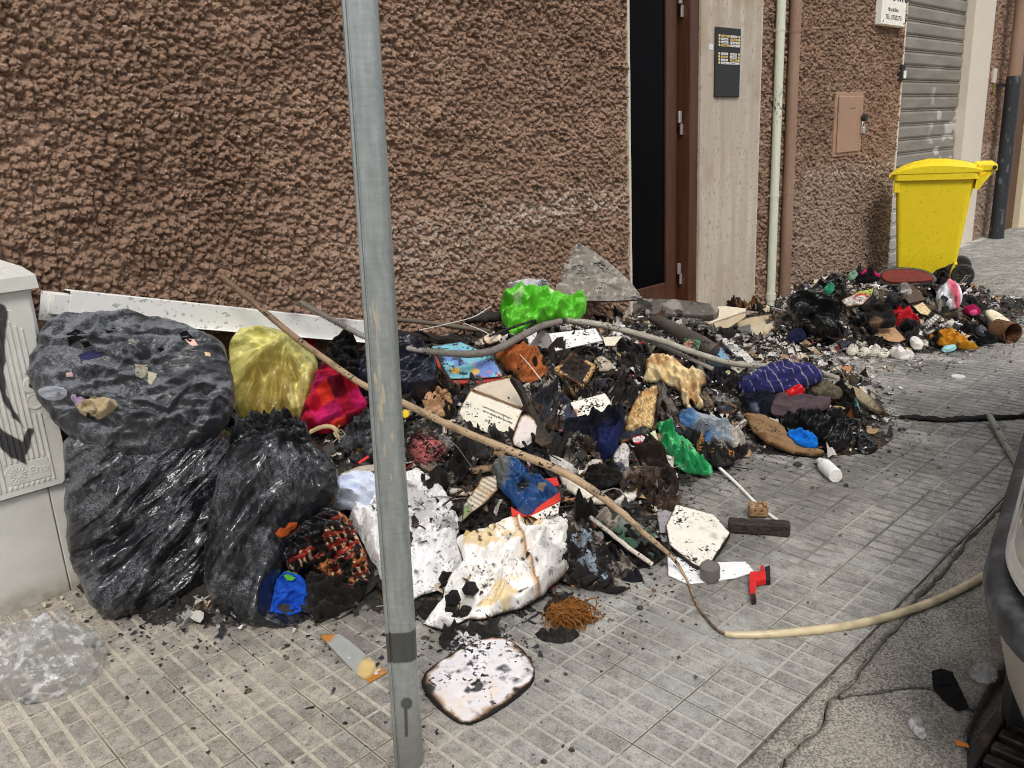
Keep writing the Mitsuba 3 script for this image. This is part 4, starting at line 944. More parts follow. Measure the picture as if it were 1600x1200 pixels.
cl = lambda q: inheap(q) * np.clip((nfbm(np.c_[q * 4.2, 0 * q[:, :1]], 3, 21) - .40) / .15, .05, 1)
c = scatter(8000, 2, (0.9, 8.7), (1.5, 3.62), cl); V, f, C = flakes(c, .024, PAL2[rr.choice(6, len(c), p=[.22, .22, .20, .16, .10, .10])], 12, flat=.6, lift=.010)
add('paper_ash_scraps', (V, f), B('sooty_paper'), smooth=True, color=C, label='pale scraps of burnt paper strewn over the heaps', cat='paper ash', kind='stuff')
PAL3 = np.array([S(120, 45, 42), S(60, 78, 112), S(170, 120, 75), S(70, 100, 78), S(180, 158, 95), S(130, 85, 92)])
c = scatter(420, 3, (1.2, 8.5), (1.7, 3.6), inheap); V, f, C = flakes(c, .024, PAL3[rr.choice(6, len(c))], 13, flat=.6, lift=.012)
add('coloured_scraps', (V, f), B('sooty_paper'), smooth=True, color=C, label='small coloured scraps of packaging among the ashes', cat='scraps', kind='stuff')
# crumbs of soot and ash on the pavement
c = scatter(60000, 4, (0.6, 9.0), (0.75, 3.6), lambda q: near(q) * np.clip((.02 - _hi(q)) / .02, 0, 1) * .55 + .006); c[:, 2] = .004
V, f, C = flakes(c, .0072, PAL[rr.choice(6, len(c))], 14, flat=.35, lift=.001, bendk=.3)
add('soot_crumbs', (V, f), B('charred'), smooth=True, color=C, label='black crumbs of soot scattered on the pavement', cat='soot', kind='stuff')
c = scatter(20000, 5, (3.3, 7.5), (1.7, 3.5), lambda q: np.exp(-((q[:, 0] - 5.1) / .95) ** 2 - ((q[:, 1] - 2.75) / .42) ** 2) * .5 + near(q) * .05); c[:, 2] = np.maximum(c[:, 2], .004)
V, f, C = flakes(c, .019, PAL2[rr.choice(6, len(c), p=[.22, .28, .22, .12, .04, .12])], 15, flat=.45, lift=.003)
add('ash_litter', (V, f), B('sooty_paper'), smooth=True, color=C, label='grey ash and torn paper on the pavement between the heaps', cat='ash', kind='stuff')

# singed twigs, threads and wire ends sticking out of the heaps
r = np.random.default_rng(8); c = scatter(420, 6, (1.5, 8.3), (1.7, 3.5), inheap); ms, cs = [], []
for p_ in c:
    d_ = unit([r.normal(), r.normal(), r.normal(0, .35)]); L_ = r.uniform(.05, .22); b_ = r.normal(0, .03, 3); a_ = p_ + [0, 0, r.uniform(.005, .04)]
    m = tube(spline([a_, a_ + d_ * L_ / 2 + b_ + [0, 0, .012], a_ + d_ * L_ + b_ * .5], 3), r.uniform(.0012, .0036), 5); m.vertices[:, 2] = np.maximum(m.vertices[:, 2], .003); ms.append(m); cs.append(np.tile([S(38, 34, 32), S(90, 72, 56), S(150, 145, 138), S(60, 48, 40)][r.integers(4)], (len(m.vertices), 1)))
add('twigs_and_wires', cat(*ms), B('cloth'), smooth=True, color=np.vstack(cs), label='singed twigs, threads and wire ends tangled through the heaps', cat='twigs', kind='stuff')

# ------------------------------------------------------------------ bags on the left
BK = np.array([.02, .02, .022])
lb = patch('black_rubbish_bag', [(110, 672), (97, 700), (103, 760), (101, 830), (116, 890), (150, 958), (215, 972), (275, 962), (335, 915), (362, 830), (378, 740), (374, 680), (310, 650), (180, 650)], BK, 'black_bag', at=gz(215, 972, 0.0) + [0.02, 0.10, 0],
           tilt=74, puff=.16, back=.22, pw=.17, wr=.018, ws=.15, ang=.75, aniso=4.5, sharp=2.6, oct_=3, ck=1.3, spread=.30, rounds=2, jag=.006, g=.0050, label='dusty black rubbish bag standing beside the grey cabinet, under the melted bag', cat='rubbish bag')
tb = patch('black_rubbish_bag', [(43, 555), (58, 520), (92, 498), (150, 492), (240, 497), (290, 510), (345, 535), (362, 575), (368, 640), (335, 686), (260, 712), (180, 716), (120, 692), (72, 640), (45, 600)], BK, 'ashy_bag', at=gz(215, 620, 0.71) + .10 * unit(CAM - gz(215, 620, .71)),
           tilt=52, puff=.14, back=.22, pw=.14, wr=.014, ws=.10, ang=.25, aniso=2.6, sharp=2.0, ck=1.2, spread=.7, oct_=4, rounds=2, jag=.008, g=.0052, label='black rubbish bag with a melted grey top and burnt holes, lying on another bag', cat='rubbish bag')
O2 = gz(215, 620, 0.71) + .10 * unit(CAM - gz(215, 620, .71))
def on_plane(px, py, O, tilt, cen, d):
    dv = rays(*cen); c = unit([-dv[0], -dv[1], 0]); a = math.radians(tilt); n = np.array([0, 0, 1.0]) * math.cos(a) + c * math.sin(a); dv = rays(px, py)
    p = CAM + dv * (((O - CAM) @ n) / (dv @ n)); return p + unit(CAM - p) * d
def on_top(px, py, d): return on_plane(px, py, O2, 52, (205, 605), d)
for poly, col, d in [([(123, 555), (138, 548), (158, 549), (160, 556), (145, 560), (127, 564)], S(50, 50, 85), .135), ([(128, 535), (138, 533), (143, 540), (131, 542)], S(12, 12, 12), .128), ([(280, 520), (292, 516), (303, 528), (298, 534), (284, 530)], S(8, 8, 8), .11),
                     ([(288, 530), (303, 530), (310, 540), (300, 541)], S(220, 180, 170), .108), ([(104, 522), (118, 514), (140, 524), (124, 530), (108, 540)], S(10, 10, 11), .12), ([(165, 518), (178, 512), (182, 515), (168, 521)], S(10, 10, 11), .13),
                     ([(210, 568), (230, 570), (232, 580), (222, 592), (212, 588)], S(150, 145, 130), .14), ([(232, 580), (246, 584), (236, 602), (230, 596)], S(170, 165, 145), .14), ([(320, 550), (328, 551), (330, 557), (321, 556)], S(215, 190, 150), .10),
                     ([(103, 583), (112, 580), (114, 588), (104, 589)], S(190, 165, 165), .125), ([(246, 543), (256, 545), (250, 550)], S(10, 10, 10), .14)]:
    patch('burn_hole', poly, col, 'cloth', tb, at=on_top(*np.mean(poly, 0), d), tilt=52, thick=.003, onto=tb, lift=.003, jag=.004, rounds=0, g=.004)
patch('torn_gap', [(108, 616), (125, 618), (180, 622), (184, 638), (160, 655), (140, 655), (120, 640)], S(165, 150, 120), 'cloth', tb, at=on_top(145, 636, .15), tilt=60, thick=.004, onto=tb, lift=.004, wr=.02, ws=.05, ang=2.2, rounds=1, g=.004, jag=.006, fn=paint(S(165, 150, 120), (S(150, 130, 160), blobm(.1, .85, .2, .3)), (S(25, 24, 24), spots(24, .6, 3))), label='torn gap showing cream cloth')
patch('torn_skin', [(55, 612), (75, 602), (105, 606), (104, 622), (78, 628)], S(150, 155, 165), 'plastic', tb, at=on_top(80, 615, .12), tilt=50, thick=.003, onto=tb, lift=.003, wr=.012, ws=.03, rounds=1, g=.005)
fb = patch('black_rubbish_bag', [(352, 705), (372, 672), (420, 660), (470, 668), (492, 690), (510, 706), (531, 738), (533, 772), (505, 800), (478, 815), (462, 830), (448, 860), (440, 900), (420, 935), (436, 955), (478, 950), (490, 965), (478, 992), (430, 993), (380, 976), (340, 950), (320, 920), (316, 870), (330, 790)], BK, 'black_bag',
           at=gz(430, 990, 0.0) + [0.02, 0.10, 0], tilt=66, puff=.15, back=.2, pw=.15, wr=.020, ws=.16, ang=1.05, aniso=3.4, sharp=2.3, oct_=3, rounds=1, jag=.007, g=.0048, knot=(455, 672), label='black rubbish bag with a crumpled neck, burst open on its right side', cat='rubbish bag')
nk = gz(430, 990, 0.0) + [0.02, 0.10, 0]
def plane_at(px, py, O, tilt, fwd=0.0):
    dv = rays(*(px, py)); c = unit([-dv[0], -dv[1], 0]); a = math.radians(tilt); n = np.array([0, 0, 1.0]) * math.cos(a) + c * math.sin(a)
    return CAM + dv * (((O - CAM) @ n) / (dv @ n)) + n * fwd
patch('neck', [(355, 702), (362, 672), (385, 657), (420, 650), (455, 655), (478, 664), (488, 690), (492, 704), (470, 698), (445, 706), (425, 694), (405, 680), (380, 690)], BK, 'black_bag', fb, at=plane_at(430, 680, nk, 66, .05), tilt=50, puff=.05, pw=.04, back=.03, wr=.035, ws=.032, aniso=1.5, sharp=1.7, oct_=4, rounds=1, jag=.008, g=.0045, label='crumpled tied neck')
patch('torn_lining', [(432, 905), (445, 892), (470, 898), (492, 930), (486, 950), (455, 962), (422, 956), (425, 930)], S(28, 78, 180), 'cloth', onto=fb, lift=.006, at=plane_at(455, 930, nk, 66, .085), tilt=60, puff=.014, pw=.02, wr=.02, ws=.06, rounds=0, jag=.006, label='bright blue cloth bulging from the burst black bag', cat='cloth')
patch('orange_rag', [(430, 834), (438, 824), (446, 826), (452, 817), (466, 816), (461, 826), (455, 830), (449, 838), (438, 840)], S(165, 76, 34), 'cloth', onto=fb, lift=.004, jag=.006, jagk=.6, rounds=0, at=plane_at(448, 830, nk, 66, .10), tilt=60, thick=.004, wr=.006, ws=.03, label='orange rag showing through a tear in the front black bag', cat='cloth')
patch('charred_plastic', [(440, 850), (462, 825), (495, 806), (510, 790), (536, 800), (528, 825), (490, 850), (455, 872), (442, 880)], BK, 'black_bag', fb, at=plane_at(485, 835, nk, 66, .05), tilt=55, puff=.03, wr=.025, ws=.04, jag=.01, rounds=1, oct_=4, label='shredded burnt edge of the tear')
pl = paint(S(35, 26, 22), (S(225, 195, 160), lambda x: ((((x['q'][:, 0] * .8 + x['q'][:, 1] * .6 + .03 * nfbm(np.c_[x['q'] * 30, 0 * x['q'][:, :1]], 3, 4)) * 38) % 1) > .62) * 1.0), (S(165, 45, 35), lambda x: ((((x['q'][:, 0] * -.6 + x['q'][:, 1] * .8 + .03 * nfbm(np.c_[x['q'] * 26, 0 * x['q'][:, :1]], 3, 8)) * 30) % 1) > .60) * .95), (S(195, 125, 70), spots(26, .57, 6)), (S(20, 16, 15), spots(30, .58, 9)))
patch('burnt_plaid_cloth', [(500, 802), (520, 795), (545, 808), (560, 835), (572, 870), (580, 905), (560, 930), (525, 925), (508, 895), (480, 880), (468, 900), (446, 890), (452, 870), (480, 850), (500, 835)], S(150, 90, 60), 'charred', at=gz(525, 930, .05), tilt=55, puff=.05, wr=.028, ws=.035, ang=.5, aniso=2.2, sharp=1.5, oct_=4, rounds=1, jag=.008, g=.0045, fn=pl, label='scorched red and cream plaid cloth spilling out of the burst bag', cat='cloth')
patch('charred_cloth', [(470, 905), (520, 905), (575, 915), (560, 940), (530, 960), (495, 985), (485, 960)], S(40, 36, 33), 'charred', at=gz(515, 945, .03), tilt=35, puff=.04, wr=.03, ws=.04, rounds=1, jag=.012, label='blackened cloth at the foot of the burst bag', cat='cloth')
patch('green_scrap', [(440, 896), (455, 890), (468, 900), (452, 910)], S(80, 160, 60), 'cloth', onto=fb, lift=.008, jag=.006, at=plane_at(455, 900, nk, 66, .10), tilt=60, thick=.004, wr=.004, ws=.02, rounds=1, label='small green scrap above the blue cloth of the burst bag', cat='scrap')
patch('black_rubbish_bag', [(520, 690), (545, 655), (580, 640), (630, 650), (640, 700), (610, 735), (560, 735), (535, 725)], BK, 'black_bag', at=gz(575, 700, .30), tilt=55, puff=.09, wr=.025, ws=.07, ang=1.2, aniso=2.5, sharp=2, rounds=2, oct_=4, label='small black bag tied with rope, right behind the front bag', cat='rubbish bag')
patch('black_rubbish_bag', [(318, 640), (345, 615), (372, 640), (382, 690), (360, 700), (325, 690)], BK, 'black_bag', at=gz(350, 665, .50), tilt=60, puff=.05, wr=.025, ws=.05, sharp=2, rounds=2, label='corner of a black bag squeezed between the melted bag and the yellow bag', cat='rubbish bag')
YB = S(226, 220, 140)
patch('yellow_rubbish_bag', [(356, 545), (362, 525), (385, 512), (430, 515), (462, 528), (490, 552), (500, 575), (492, 610), (478, 640), (470, 660), (430, 670), (380, 665), (362, 630)], YB, 'thin_bag', at=gz(430, 600, .58), tilt=55, puff=.12, back=.12, pw=.11, wr=.022, ws=.09, ang=2.0, aniso=2.6, sharp=2.0, oct_=4, rounds=2, knot=(455, 530), g=.0048,
      fn=paint(YB, (S(160, 140, 70), blobm(.55, .28, .35, .38)), (S(225, 215, 140), spots(11, .58, 4))), label='translucent yellow rubbish bag wedged between black bags and a red checked cloth', cat='rubbish bag')
CK = lambda x: x['uv']
def checked(x):
    a = np.floor((x['q'][:, 0] * .85 + x['q'][:, 1] * .5 + 10) * 17).astype(int) % 3; b = np.floor((x['q'][:, 1] * .85 - x['q'][:, 0] * .5 + 10) * 13).astype(int) % 2
    pal = np.array([[S(170, 26, 46), S(186, 30, 92)], [S(196, 52, 40), S(158, 28, 82)], [S(100, 16, 34), S(165, 26, 54)]]); return pal[a, b]
patch('checked_cloth', [(470, 640), (488, 605), (500, 562), (530, 578), (560, 605), (575, 630), (560, 650), (535, 668), (500, 678), (474, 672)], S(200, 30, 60), 'cloth', at=gz(525, 630, .50), tilt=55, puff=.05, wr=.03, ws=.09, ang=.9, aniso=1.6, sharp=1.6, rounds=1, fn=checked, label='bright red and pink checked cloth beside the yellow bag', cat='cloth')
patch('checked_cloth', [(466, 522), (492, 526), (494, 545), (478, 540)], S(160, 20, 40), 'cloth', at=gz(480, 533, .66), tilt=40, thick=.01, wr=.008, ws=.04, rounds=1, label='dark red cloth corner above the yellow bag', cat='cloth')
NV = S(24, 27, 40)
patch('dark_garment_bag', [(560, 560), (600, 530), (640, 528), (672, 545), (684, 580), (684, 605), (665, 625), (630, 632), (580, 625), (555, 600)], NV, 'plastic', at=gz(640, 590, .52), tilt=45, puff=.10, wr=.022, ws=.09, ang=.3, aniso=2.4, sharp=1.8, rounds=2, oct_=4, label='dark navy stuffed bag behind the steel post', cat='rubbish bag')
patch('charred_cloth', [(505, 545), (530, 520), (545, 512), (560, 540), (565, 590), (545, 600), (520, 585)], S(22, 20, 20), 'charred', at=gz(535, 560, .62), tilt=55, puff=.05, wr=.03, ws=.05, rounds=1, jag=.01, label='blackened cloth hanging behind the red checked cloth', cat='cloth')
# rope end
t = thing('rope', 'short frayed end of tan rope tying the black bag', 'rope')
rp = np.array([plane_at(x, y, gz(505, 682, .38), 60, .09) for x, y in [(485, 682), (495, 677), (508, 673), (520, 674), (527, 680)]]); rp = spline(rp, 8)
L = np.linspace(0, 9 * math.pi, len(rp)); off = np.stack([np.cos(L), np.sin(L), np.zeros(len(L))], 1)
for ph in (0, 2.1, 4.2):
    m = tube(rp + .0055 * np.stack([np.cos(L + ph), 0 * L, np.sin(L + ph)], 1), .0055, 7); add('strand', m, B('cloth'), t, smooth=True, color=vcol(m, S(196, 172, 135)))
r = np.random.default_rng(3); fr = []
for k in range(26): e = rp[-1] + r.normal(0, .012, 3) + R[1] * .028 * r.uniform(.3, 1.2); fr.append(tube(spline([rp[-1] + r.normal(0, .004, 3), (rp[-1] + e) / 2 + r.normal(0, .005, 3), e], 3), .0016, 4))
m = cat(*fr); add('frayed_end', m, B('cloth'), t, color=vcol(m, S(205, 184, 148)), kind='stuff')
# clear plastic bag on the pavement
patch('clear_plastic_bag', [(-25, 1010), (20, 990), (60, 975), (110, 975), (148, 985), (166, 1005), (160, 1040), (142, 1072), (110, 1085), (70, 1100), (20, 1098), (-25, 1060)], S(220, 220, 220), 'clear_film', at=gz(75, 1050, .03), tilt=12, puff=.07, back=.02, pw=.12, wr=.030, ws=.10, ang=.45, aniso=2.4, sharp=2.6, oct_=4, rounds=2, jag=.008, g=.0055, label='crumpled clear plastic bag on the pavement at the bottom left', cat='plastic bag')

# white metal channel along the wall
t = thing('metal_channel', 'long white metal channel lying along the wall on top of the bags', 'metal channel')
A_, B_ = gy(108, 476, 3.50), gy(600, 522, 3.52)
ex = unit(B_ - A_); ez = unit(np.cross(ex, [0, 1, 0])); ez = ez if ez[2] > 0 else -ez; ey = np.cross(ez, ex)
def chan(x0, x1, ya, yb, za, zb, nm):
    m = cbox(x0, x1, ya, yb, za, zb, .002); m.vertices = A_ + m.vertices @ np.array([ex, ey, ez]); add(nm, m, B('white_metal'), t)
LL = np.linalg.norm(B_ - A_)
chan(0, LL, -.005, 0, -.052, .056, 'face'); chan(0, LL, 0.001, .07, .051, .056, 'top_flange'); chan(0.01, LL, -.030, -.0055, -.052, -.048, 'lip'); chan(0.02, .075, -.008, -.0055, -.046, -.034, 'end_clip')
t = thing('metal_channel', 'short grey and white channel end behind the long white channel, next to the cabinet', 'metal channel')
A_ = gy(84, 478, 3.56); chan(-.05, .25, -.004, 0, -.06, .055, 'face'); chan(-.02, .05, -.05, -.0045, -.03, .05, 'flap')

# poles, hoses and conduits
TAN = S(172, 148, 118)
def pole_col(C, v, s):
    m = np.clip((s - .86) / .1, 0, 1)[:, None]; d = np.clip((.30 - s) / .25, 0, 1)[:, None]; C = C * (1 - .7 * d) + S(75, 50, 36) * .7 * d; C = C * (1 - .8 * m) + S(70, 62, 55) * .8 * m
    n_ = np.clip((nfbm(v * [22, 22, 22], 3, 9) - .58) / .08, 0, 1)[:, None]; return C * (1 - .6 * n_) + np.array([.05, .03, .02]) * .6 * n_
pipe('long_conduit', [(345, 431, ('Y', 3.42)), (400, 476, ('Y', 3.32)), (460, 526, ('z', .80)), (515, 566, ('z', .72)), (572, 604, ('z', .64)), (629, 629, ('z', .60)), (712, 669, ('z', .53)), (800, 705, ('z', .45)), (870, 733, ('z', .39)), (920, 762, ('z', .33)), (968, 798, ('z', .25)), (1005, 832, ('z', .17)), (1030, 853, ('z', .12)), (1052, 873, ('z', .06)), (1070, 900, ('z', .012)), (1092, 950, ('z', .008)), (1118, 982, ('z', .008)), (1135, 992, ('z', .008))],
     [.013, .0135, .014, .0135, .013, .0135, .014, .015, .016, .015, .013, .011, .009, .007, .0055, .005, .005, .005], TAN, 'sooty_paper', colfn=pole_col, noise_amp=.002, label='long tan conduit running down across the whole heap in front of the wall', cat='conduit')
def hose_col(C, v, s): n_ = np.clip((nfbm(v * 18, 3, 5) - .5) / .1, 0, 1)[:, None]; return C * (1 - .35 * n_) + np.array([.16, .12, .08]) * .35 * n_
pipe('garden_hose', [(1132, 990, .014), (1150, 992, .013), (1200, 991, .013), (1260, 986, .013), (1310, 980, .013), (1370, 968, .013), (1430, 950, .013), (1480, 930, .013), (1540, 898, .013), (1600, 860, .013), (1660, 820, .013)], [.010, .014, .0135, .0135], S(205, 190, 155), 'plastic', colfn=hose_col, sides_scale=None, label='beige hose curving over the pavement towards the car', cat='hose') if False else \
pipe('garden_hose', [(1132, 990, .014), (1150, 992, .013), (1200, 991, .013), (1260, 986, .013), (1310, 980, .013), (1370, 968, .013), (1430, 950, .013), (1480, 930, .013), (1540, 898, .013), (1600, 860, .013), (1660, 820, .013)], [.010, .014, .0135, .0135], S(205, 190, 155), 'plastic', colfn=hose_col, label='beige hose curving over the pavement towards the car', cat='hose')
t = thing('corrugated_conduit', 'grey corrugated conduit looping over the heap in front of the green bag', 'conduit')
GR = S(128, 122, 115)
P_ = [(468, 472, ('Y', 3.38)), (490, 484, ('Y', 3.34)), (512, 496, ('Y', 3.3)), (540, 511, ('Y', 3.26)), (575, 528, ('z', .72)), (622, 541, ('z', .67)), (660, 548, ('z', .64)), (700, 552, ('z', .62)), (740, 553, ('z', .60)), (775, 546, ('z', .59)), (810, 528, ('z', .59)), (845, 510, ('z', .58)), (876, 502, ('z', .57))]
pipe('flexible_end', P_[:4], .014, GR, 'sooty_paper', t, corr=.0028, pitch=.010); pipe('tube', P_[3:7], .0135, S(140, 136, 130), 'sooty_paper', t)
pipe('flexible_middle', P_[6:], .016, GR, 'sooty_paper', t, corr=.003, pitch=.010)
pipe('grey_hose', [(885, 501, ('z', .56)), (900, 502, ('z', .55)), (950, 510, ('z', .52)), (1025, 530, ('z', .44)), (1085, 551, ('z', .37)), (1140, 567, ('z', .32)), (1175, 571, ('z', .29)), (1232, 573, ('z', .27)), (1275, 580, ('z', .25)), (1310, 592, ('z', .20))], [.019, .018, .017, .016, .0155], S(168, 163, 152), 'sooty_paper', colfn=hose_col, label='pale grey hose stretching from the green bag to the striped bundle', cat='hose')
pipe('grey_hose', [(975, 520, .14), (1000, 527, .13), (1055, 550, .09), (1090, 566, .07), (1114, 577, .06)], .013, S(150, 143, 132), 'sooty_paper', noise_amp=.003, label='short grey hose end just below the long pale hose', cat='hose')
t = thing('flattened_tube', 'flattened burnt tube end sticking out to the right of the striped bundle', 'tube')
board('tube_body', [(1318, 600), (1330, 602), (1352, 612), (1380, 635), (1384, 645), (1376, 644), (1350, 632), (1328, 614)], S(150, 138, 112), 'sooty_paper', .02, parent=t, lift=.07, tilt=15, smooth=True, puff=.01, rounds=1, fn=paint(S(150, 138, 112), (S(70, 45, 30), lambda x: (x['uv'][:, 0] - .62) / .2), (S(20, 18, 17), lambda x: (x['uv'][:, 0] - .9) / .05)))
pipe('thin_cable', [(1378, 641, .03), (1392, 650, .01), (1412, 652, .01)], .004, S(60, 50, 42), 'cloth', label='thin cable between the flattened tube and the charred hose', cat='cable')
pipe('charred_hose', [(1406, 651, .014), (1430, 653, .014), (1470, 656, .014), (1510, 655, .014), (1560, 653, .014), (1600, 651, .014), (1680, 645, .014)], [.010, .017, .015, .019, .016, .013, .017], S(22, 20, 19), 'charred', noise_amp=.014, label='charred black hose lying straight across the pavement towards the car', cat='hose')
pipe('grey_pole', [(1546, 650, .045), (1560, 675, .035), (1575, 702, .03), (1600, 740, .02)], .016, S(140, 142, 132), 'sooty_paper', noise_amp=.002, label='grey scorched pole lying across the charred hose beside the car', cat='pole')
pipe('white_rod', [(1117, 724, .02), (1150, 755, .012), (1185, 790, .009), (1218, 816, .008)], .0075, S(232, 230, 225), 'plastic', label='thin white rod on the pavement below the green shopping bag', cat='rod')
pipe('wooden_rod', [(600, 497, ('Y', 3.52)), (680, 506, ('Y', 3.50)), (765, 518, ('Y', 3.44))], .013, S(110, 98, 86), 'sooty_paper', noise_amp=.002, label='grey wooden rod against the wall right of the steel post', cat='rod')
pipe('burnt_roll', [(590, 520, ('Y', 3.5)), (660, 528, ('Y', 3.47)), (740, 535, ('Y', 3.42))], [.022, .026, .024], S(45, 38, 33), 'charred', noise_amp=.02, label='charred roll lying along the foot of the wall under the grey rod', cat='roll')
pipe('burnt_roll', [(728, 500, ('Y', 3.55)), (760, 496, ('Y', 3.52)), (800, 494, ('Y', 3.48))], [.02, .03, .028], S(52, 47, 43), 'charred', noise_amp=.02, label='dark rolled sheet at the wall, left of the green bag', cat='roll')
pipe('white_wire', [(655, 516, ('Y', 3.35)), (700, 506, ('Y', 3.3)), (740, 495, ('Y', 3.28)), (768, 478, ('Y', 3.3))], .0028, S(205, 205, 205), 'plastic', label='thin white wire curving up in front of the wall', cat='wire')
pipe('white_wire', [(725, 505, .12), (760, 520, .10), (800, 545, .10), (820, 562, .12), (846, 594, .06)], .0026, S(215, 212, 205), 'plastic', label='thin white wire hanging over the orange cloth', cat='wire')
pipe('burnt_strap', [(765, 525, .10), (800, 512, .10), (830, 502, .12), (862, 494, .12), (880, 493, .12)], .007, S(50, 48, 46), 'charred', noise_amp=.004, label='burnt strap crossing the front of the green bag', cat='strap')

# ------------------------------------------------------------------ by the wall and the door
patch('stone_slab', [(878, 364), (892, 372), (920, 388), (950, 408), (985, 440), (1005, 467), (960, 470), (905, 470), (868, 452), (872, 425), (880, 395)], S(128, 122, 114), 'sooty_paper', at=gy(930, 430, 3.46), tilt=62, thick=.035, g=.009, wr=.004, ws=.08, smooth=35 if False else False, fn=paint(S(128, 122, 114), (S(60, 57, 53), blobm(.1, .95, .25, .28)), (S(165, 160, 150), spots(40, .56, 5))), label='broken grey stone slab leaning against the wall left of the door', cat='stone slab')
patch('grey_board', [(905, 474), (960, 469), (1020, 466), (1080, 470), (1118, 476), (1126, 486), (1110, 495), (1060, 492), (1000, 492), (940, 492), (905, 490)], S(96, 90, 84), 'sooty_paper', at=gz(1010, 481, .34), tilt=28, thick=.05, puff=.012, pw=.03, rounds=1, wr=.006, ws=.06, fn=paint(S(96, 90, 84), (S(140, 133, 124), spots(14, .55, 3)), (S(48, 44, 41), spots(9, .58, 7))), label='long ash covered grey panel lying across the foot of the door', cat='panel')
patch('sooty_sheet', [(985, 494), (1045, 494), (1108, 500), (1112, 520), (1090, 555), (1050, 530), (1010, 512)], S(78, 73, 69), 'sooty_paper', at=gz(1060, 515, .22), tilt=50, thick=.012, wr=.01, ws=.07, ang=2.6, rounds=1, fn=paint(S(78, 73, 69), (S(35, 32, 30), spots(10, .52, 3)), (S(150, 145, 140), stripes(38, .25, 1.2, .04))), label='smoke streaked grey sheet below the panel at the door', cat='sheet')
pipe('grey_roll', [(1020, 497, .10), (1060, 518, .09), (1100, 540, .08), (1116, 551, .06)], [.03, .045, .05, .048], S(82, 76, 70), 'sooty_paper', n=18, noise_amp=.004, label='thick sooty grey roll pointing right above the green edged book', cat='roll')
t = thing('pale_wooden_box', 'pale wooden box on its side near the drainpipes', 'wooden box')
board('top', [(1099, 482), (1130, 478), (1166, 482), (1165, 486), (1104, 507), (1108, 488)], S(214, 202, 182), parent=t, at=gz(1132, 490, .19), tilt=15, thick=.012); board('side', [(1105, 508), (1166, 487), (1166, 495), (1140, 512), (1134, 520), (1100, 519)], S(205, 188, 160), parent=t, at=gz(1130, 508, .13), tilt=70, thick=.012, burn=dict(edge=.01))
t = thing('framed_picture', 'cream framed picture with broken glass between the heaps', 'picture')
board('back_sheet', [(1150, 500), (1203, 490), (1202, 510), (1160, 530), (1151, 525)], S(188, 172, 145), parent=t, at=gz(1178, 508, .10), tilt=55, thick=.012, burn=dict(edge=.018, soot=.1)); board('torn_card', [(1172, 512), (1207, 504), (1210, 528), (1178, 533)], S(198, 184, 160), parent=t, at=gz(1190, 520, .06), tilt=55, thick=.004, jag=.006, smooth=True)
board('broken_pane', [(1152, 512), (1172, 506), (1174, 520), (1155, 526)], S(40, 38, 37), 'plastic', parent=t, at=gz(1163, 515, .095), tilt=55, thick=.004)
patch('crumpled_sheet', [(1205, 490), (1222, 483), (1248, 492), (1248, 510), (1232, 524), (1218, 536), (1206, 530), (1212, 510)], S(100, 90, 84), 'sooty_paper', at=gz(1227, 512, .10), tilt=50, thick=.01, wr=.02, ws=.08, rounds=1, jag=.006, burn=dict(edge=.02, soot=.25), label='crumpled grey metal sheet leaning beside the second heap', cat='metal sheet')
pipe('metal_strip', [(1206, 481, ('z', .17)), (1225, 486, ('z', .17)), (1245, 494, ('z', .15))], .008, S(190, 190, 190), 'metal', label='thin metal strip on the crumpled sheet by the brown drainpipe', cat='metal strip')
patch('black_lump', [(1120, 516), (1140, 512), (1150, 516), (1150, 524), (1130, 530), (1120, 526)], S(30, 28, 27), 'charred', lift=.04, puff=.03, wr=.01, ws=.04, rounds=1, label='charred black block in front of the pale wooden box', cat='block')
patch('leaf_litter', [(1132, 474), (1150, 470), (1165, 474), (1180, 472), (1192, 478), (1186, 486), (1160, 484), (1140, 480)], S(90, 60, 40), 'charred', at=gz(1160, 478, .16), tilt=40, puff=.02, wr=.03, ws=.03, jag=.012, label='burnt curled scraps on top of the pale wooden box', cat='scraps', fn=paint(S(40, 34, 30), (S(170, 120, 70), spots(30, .58, 2)), (S(190, 190, 185), spots(34, .62, 7))))
GN = S(96, 188, 52)
patch('green_plastic_bag', [(780, 478), (788, 458), (810, 450), (830, 452), (850, 446), (875, 458), (893, 462), (908, 452), (916, 466), (914, 496), (890, 498), (860, 498), (835, 508), (818, 520), (800, 526), (788, 510), (782, 495)], GN, 'plastic', at=gz(845, 490, .60), tilt=50, puff=.05, pw=.06, wr=.030, ws=.07, ang=.6, aniso=1.7, sharp=1.9, oct_=4, rounds=1, fn=paint(GN, (S(190, 225, 160), lambda x: np.maximum(blobm(.26, .80, .045, .09)(x), np.maximum(blobm(.22, .62, .05, .10)(x), blobm(.60, .88, .03, .06)(x))) * .8)), label='bright green plastic bag on top of the heap by the wall', cat='plastic bag')
patch('white_bag', [(786, 446), (800, 437), (850, 436), (862, 448), (835, 456), (805, 462), (790, 480), (784, 470)], S(190, 192, 196), 'sooty_paper', at=gz(822, 452, .68), tilt=55, puff=.03, wr=.02, ws=.07, rounds=1, label='pale grey plastic bag behind the green bag', cat='plastic bag')

